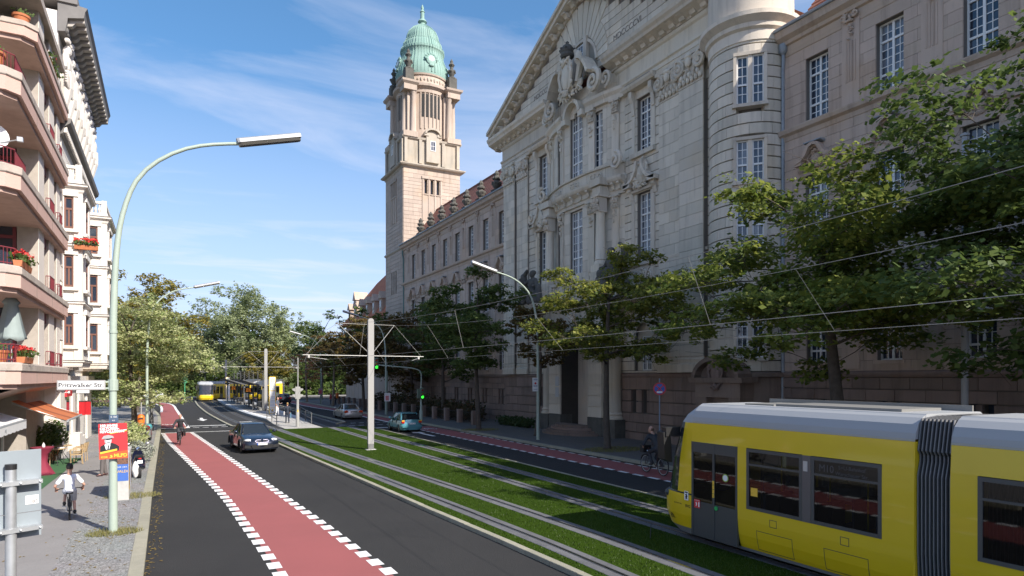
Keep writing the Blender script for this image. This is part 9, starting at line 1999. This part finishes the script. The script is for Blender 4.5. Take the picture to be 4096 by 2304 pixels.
tree('golden dark tree rising behind the pale linden', -2.6, 67.5, LM_GOLD, GLf, h=14.4, th=3.0, rx=6.0, ry=5.2, nclump=66, nleaf=25000, ls=.21, seed=35, off=(-.6, 0), flat=.5, rc=1.35, base_r=.22)
tree('second golden tree farther along the left pavement', -2.9, 84, LM_GOLD, GLf, h=13.2, th=2.6, rx=5.0, ry=4.8, nclump=44, nleaf=15000, ls=.23, seed=33, off=(.8, 0), flat=.5, rc=1.4, base_r=.22)
tree('green tree at the corner of the side street on the left', -5.5, 99, LM_GRN, GLf, h=12.5, th=2.8, rx=4.6, ry=4.8, nclump=26, nleaf=8500, ls=.26, seed=34, flat=.55, rc=1.5, base_r=.22)
# park trees closing the street
pk = [crown_parts(h=26, th=2.2, rx=10.5, ry=10.5, nclump=110, nleaf=30000, ls=.5, seed=41, flat=.6, rc=2.5, base_r=.55, drop=.9), crown_parts(h=20, th=1.8, rx=8, ry=8, nclump=76, nleaf=19000, ls=.48, seed=42, flat=.6, rc=2.2, base_r=.45, drop=.7), crown_parts(h=15, th=1.2, rx=6.5, ry=6.5, nclump=50, nleaf=13000, ls=.45, seed=43, flat=.65, rc=2.0, base_r=.35, drop=.4)]
pm_ = [(w_.mesh('trunk', M_BARK, 'all'), l_.mesh('crown', m)) for (w_, l_), m in zip(pk, (LM_LOC, LM_LOC, LM_GRN))]; pm_.append((pm_[1][0], pk[1][1].mesh('crown', LM_GOLD)))
for i, (x, y, k, s_, lab) in enumerate(((15.5, 163, 0, 1.0, 'tallest feathery grey green park tree closing the street'), (26, 166, 1, 1.0, 'feathery park tree right of the tallest one'), (5.5, 172, 1, 1.02, 'feathery park tree left of the tallest one'), (20, 156, 3, .62, 'small yellowish park tree in front of the tallest one'), (35, 164, 2, .95, 'dark park tree far right behind the autumn tree'), (-6, 160, 1, .9, 'park tree behind the far left street corner'), (-19, 158, 2, 1.1, 'dark park tree behind the left houses'), (43, 150, 2, 1.0, 'dark park tree behind the red roofed building'), (9, 153, 2, .6, 'low dark park tree behind the far tram'), (29, 153, 2, .55, 'low dark park bush tree behind the platform shelter'), (-32, 165, 1, 1.0, 'park tree at the left end of the park'), (0, 152, 2, .55, 'low dark park tree beyond the white car'))):
    t = thing('park_tree', lab, 'tree', (x, y, 0), i * 1.1, 'park trees at the end of the street'); t.scale = (s_, s_, s_); link('trunk', pm_[k][0], t); link('crown', pm_[k][1], t)
wd = MB(); r_ = random.Random(9)
for i in range(15000):
    y = r_.uniform(186, 212); x = r_.uniform(-190, 210); hm = 11 + 4 * sin(x * .11) + 2.5 * sin(x * .31 + 1); p = Vector((x, y, hm * r_.random() ** .6)); nr = Vector((r_.gauss(0, .6), r_.gauss(-.4, .6), r_.gauss(.5, .5))).normalized(); u = nr.orthogonal().normalized(); v = nr.cross(u); q = r_.uniform(.7, 1.6); wd.add([p - u * q, p + v * q, p + u * q, p - v * q], [(0, 1, 2, 3)])
o = wd.build('distant_wood', LM_GRN); o['kind'] = 'stuff'
us = MB()
for i in range(7000):
    y = r_.uniform(150, 156); x = r_.uniform(-50, 60); p = Vector((x, y, (2.2 + 1.2 * sin(x * .4)) * r_.random())); nr = Vector((r_.gauss(0, .6), r_.gauss(-.4, .6), r_.gauss(.5, .5))).normalized(); u = nr.orthogonal().normalized(); v = nr.cross(u); q = r_.uniform(.2, .45); us.add([p - u * q, p + v * q, p + u * q, p - v * q], [(0, 1, 2, 3)])
o = us.build('undergrowth', LM_GRN); o['kind'] = 'stuff'
# shrubs
def shrub(label, x, y, r, h, n, m, ls, seed, z=.12, pot=False):
    q_ = random.Random(seed); mb = MB()
    for i in range(n):
        d = Vector((q_.gauss(0, 1), q_.gauss(0, 1), q_.gauss(0, 1))).normalized() * q_.random() ** .33; p = Vector((d.x * r, d.y * r, h * .5 + d.z * h * .5)); nr = (d + Vector((q_.gauss(0, .5), q_.gauss(0, .5), q_.gauss(.3, .5)))).normalized(); u = nr.orthogonal().normalized(); v = nr.cross(u); k = ls * q_.uniform(.6, 1.3); mb.add([p - u * k, p + v * k * .45, p + u * k, p - v * k * .45], [(0, 1, 2, 3)])
    t = thing('shrub', label, 'shrub', (x, y, z)); f = mb.build('foliage', m, t); f.location = (0, 0, .25 if pot else 0)
    st = MB()
    for i in range(7): a = i * .9; st.tube([(0, 0, 0), (r * .3 * cos(a), r * .3 * sin(a), h * .4), (r * .6 * cos(a), r * .6 * sin(a), h * .8)], [.02, .014, .006], 5)
    st.build('stems', M_BARK, t)
    if pot: MB().lathe([(.2, 0), (.3, .5), (.32, .52), (.27, .52), (0, .45)], n=14).build('pot', M_TERRA, t)
shrub('grey green lavender shrub at the kerb beyond the scooter', -1.15, 34.5, .75, 1.0, 1500, leaf_mat('lavender', (.2, .23, .17), (.32, .34, .28), .2), .06, 51); shrub('dark potted bush at the back of the cafe', -4.75, 37.0, .65, 1.7, 1500, LM_GRN, .09, 52, pot=True); shrub('second dark potted bush under the orange awning', -5.1, 35.3, .55, 1.5, 1200, LM_GRN, .09, 53, pot=True); shrub('leafy green shrub around the foot of the pale linden', -1.7, 41.5, .9, 1.5, 1300, LM_LIN, .09, 54)
flush_masonry()
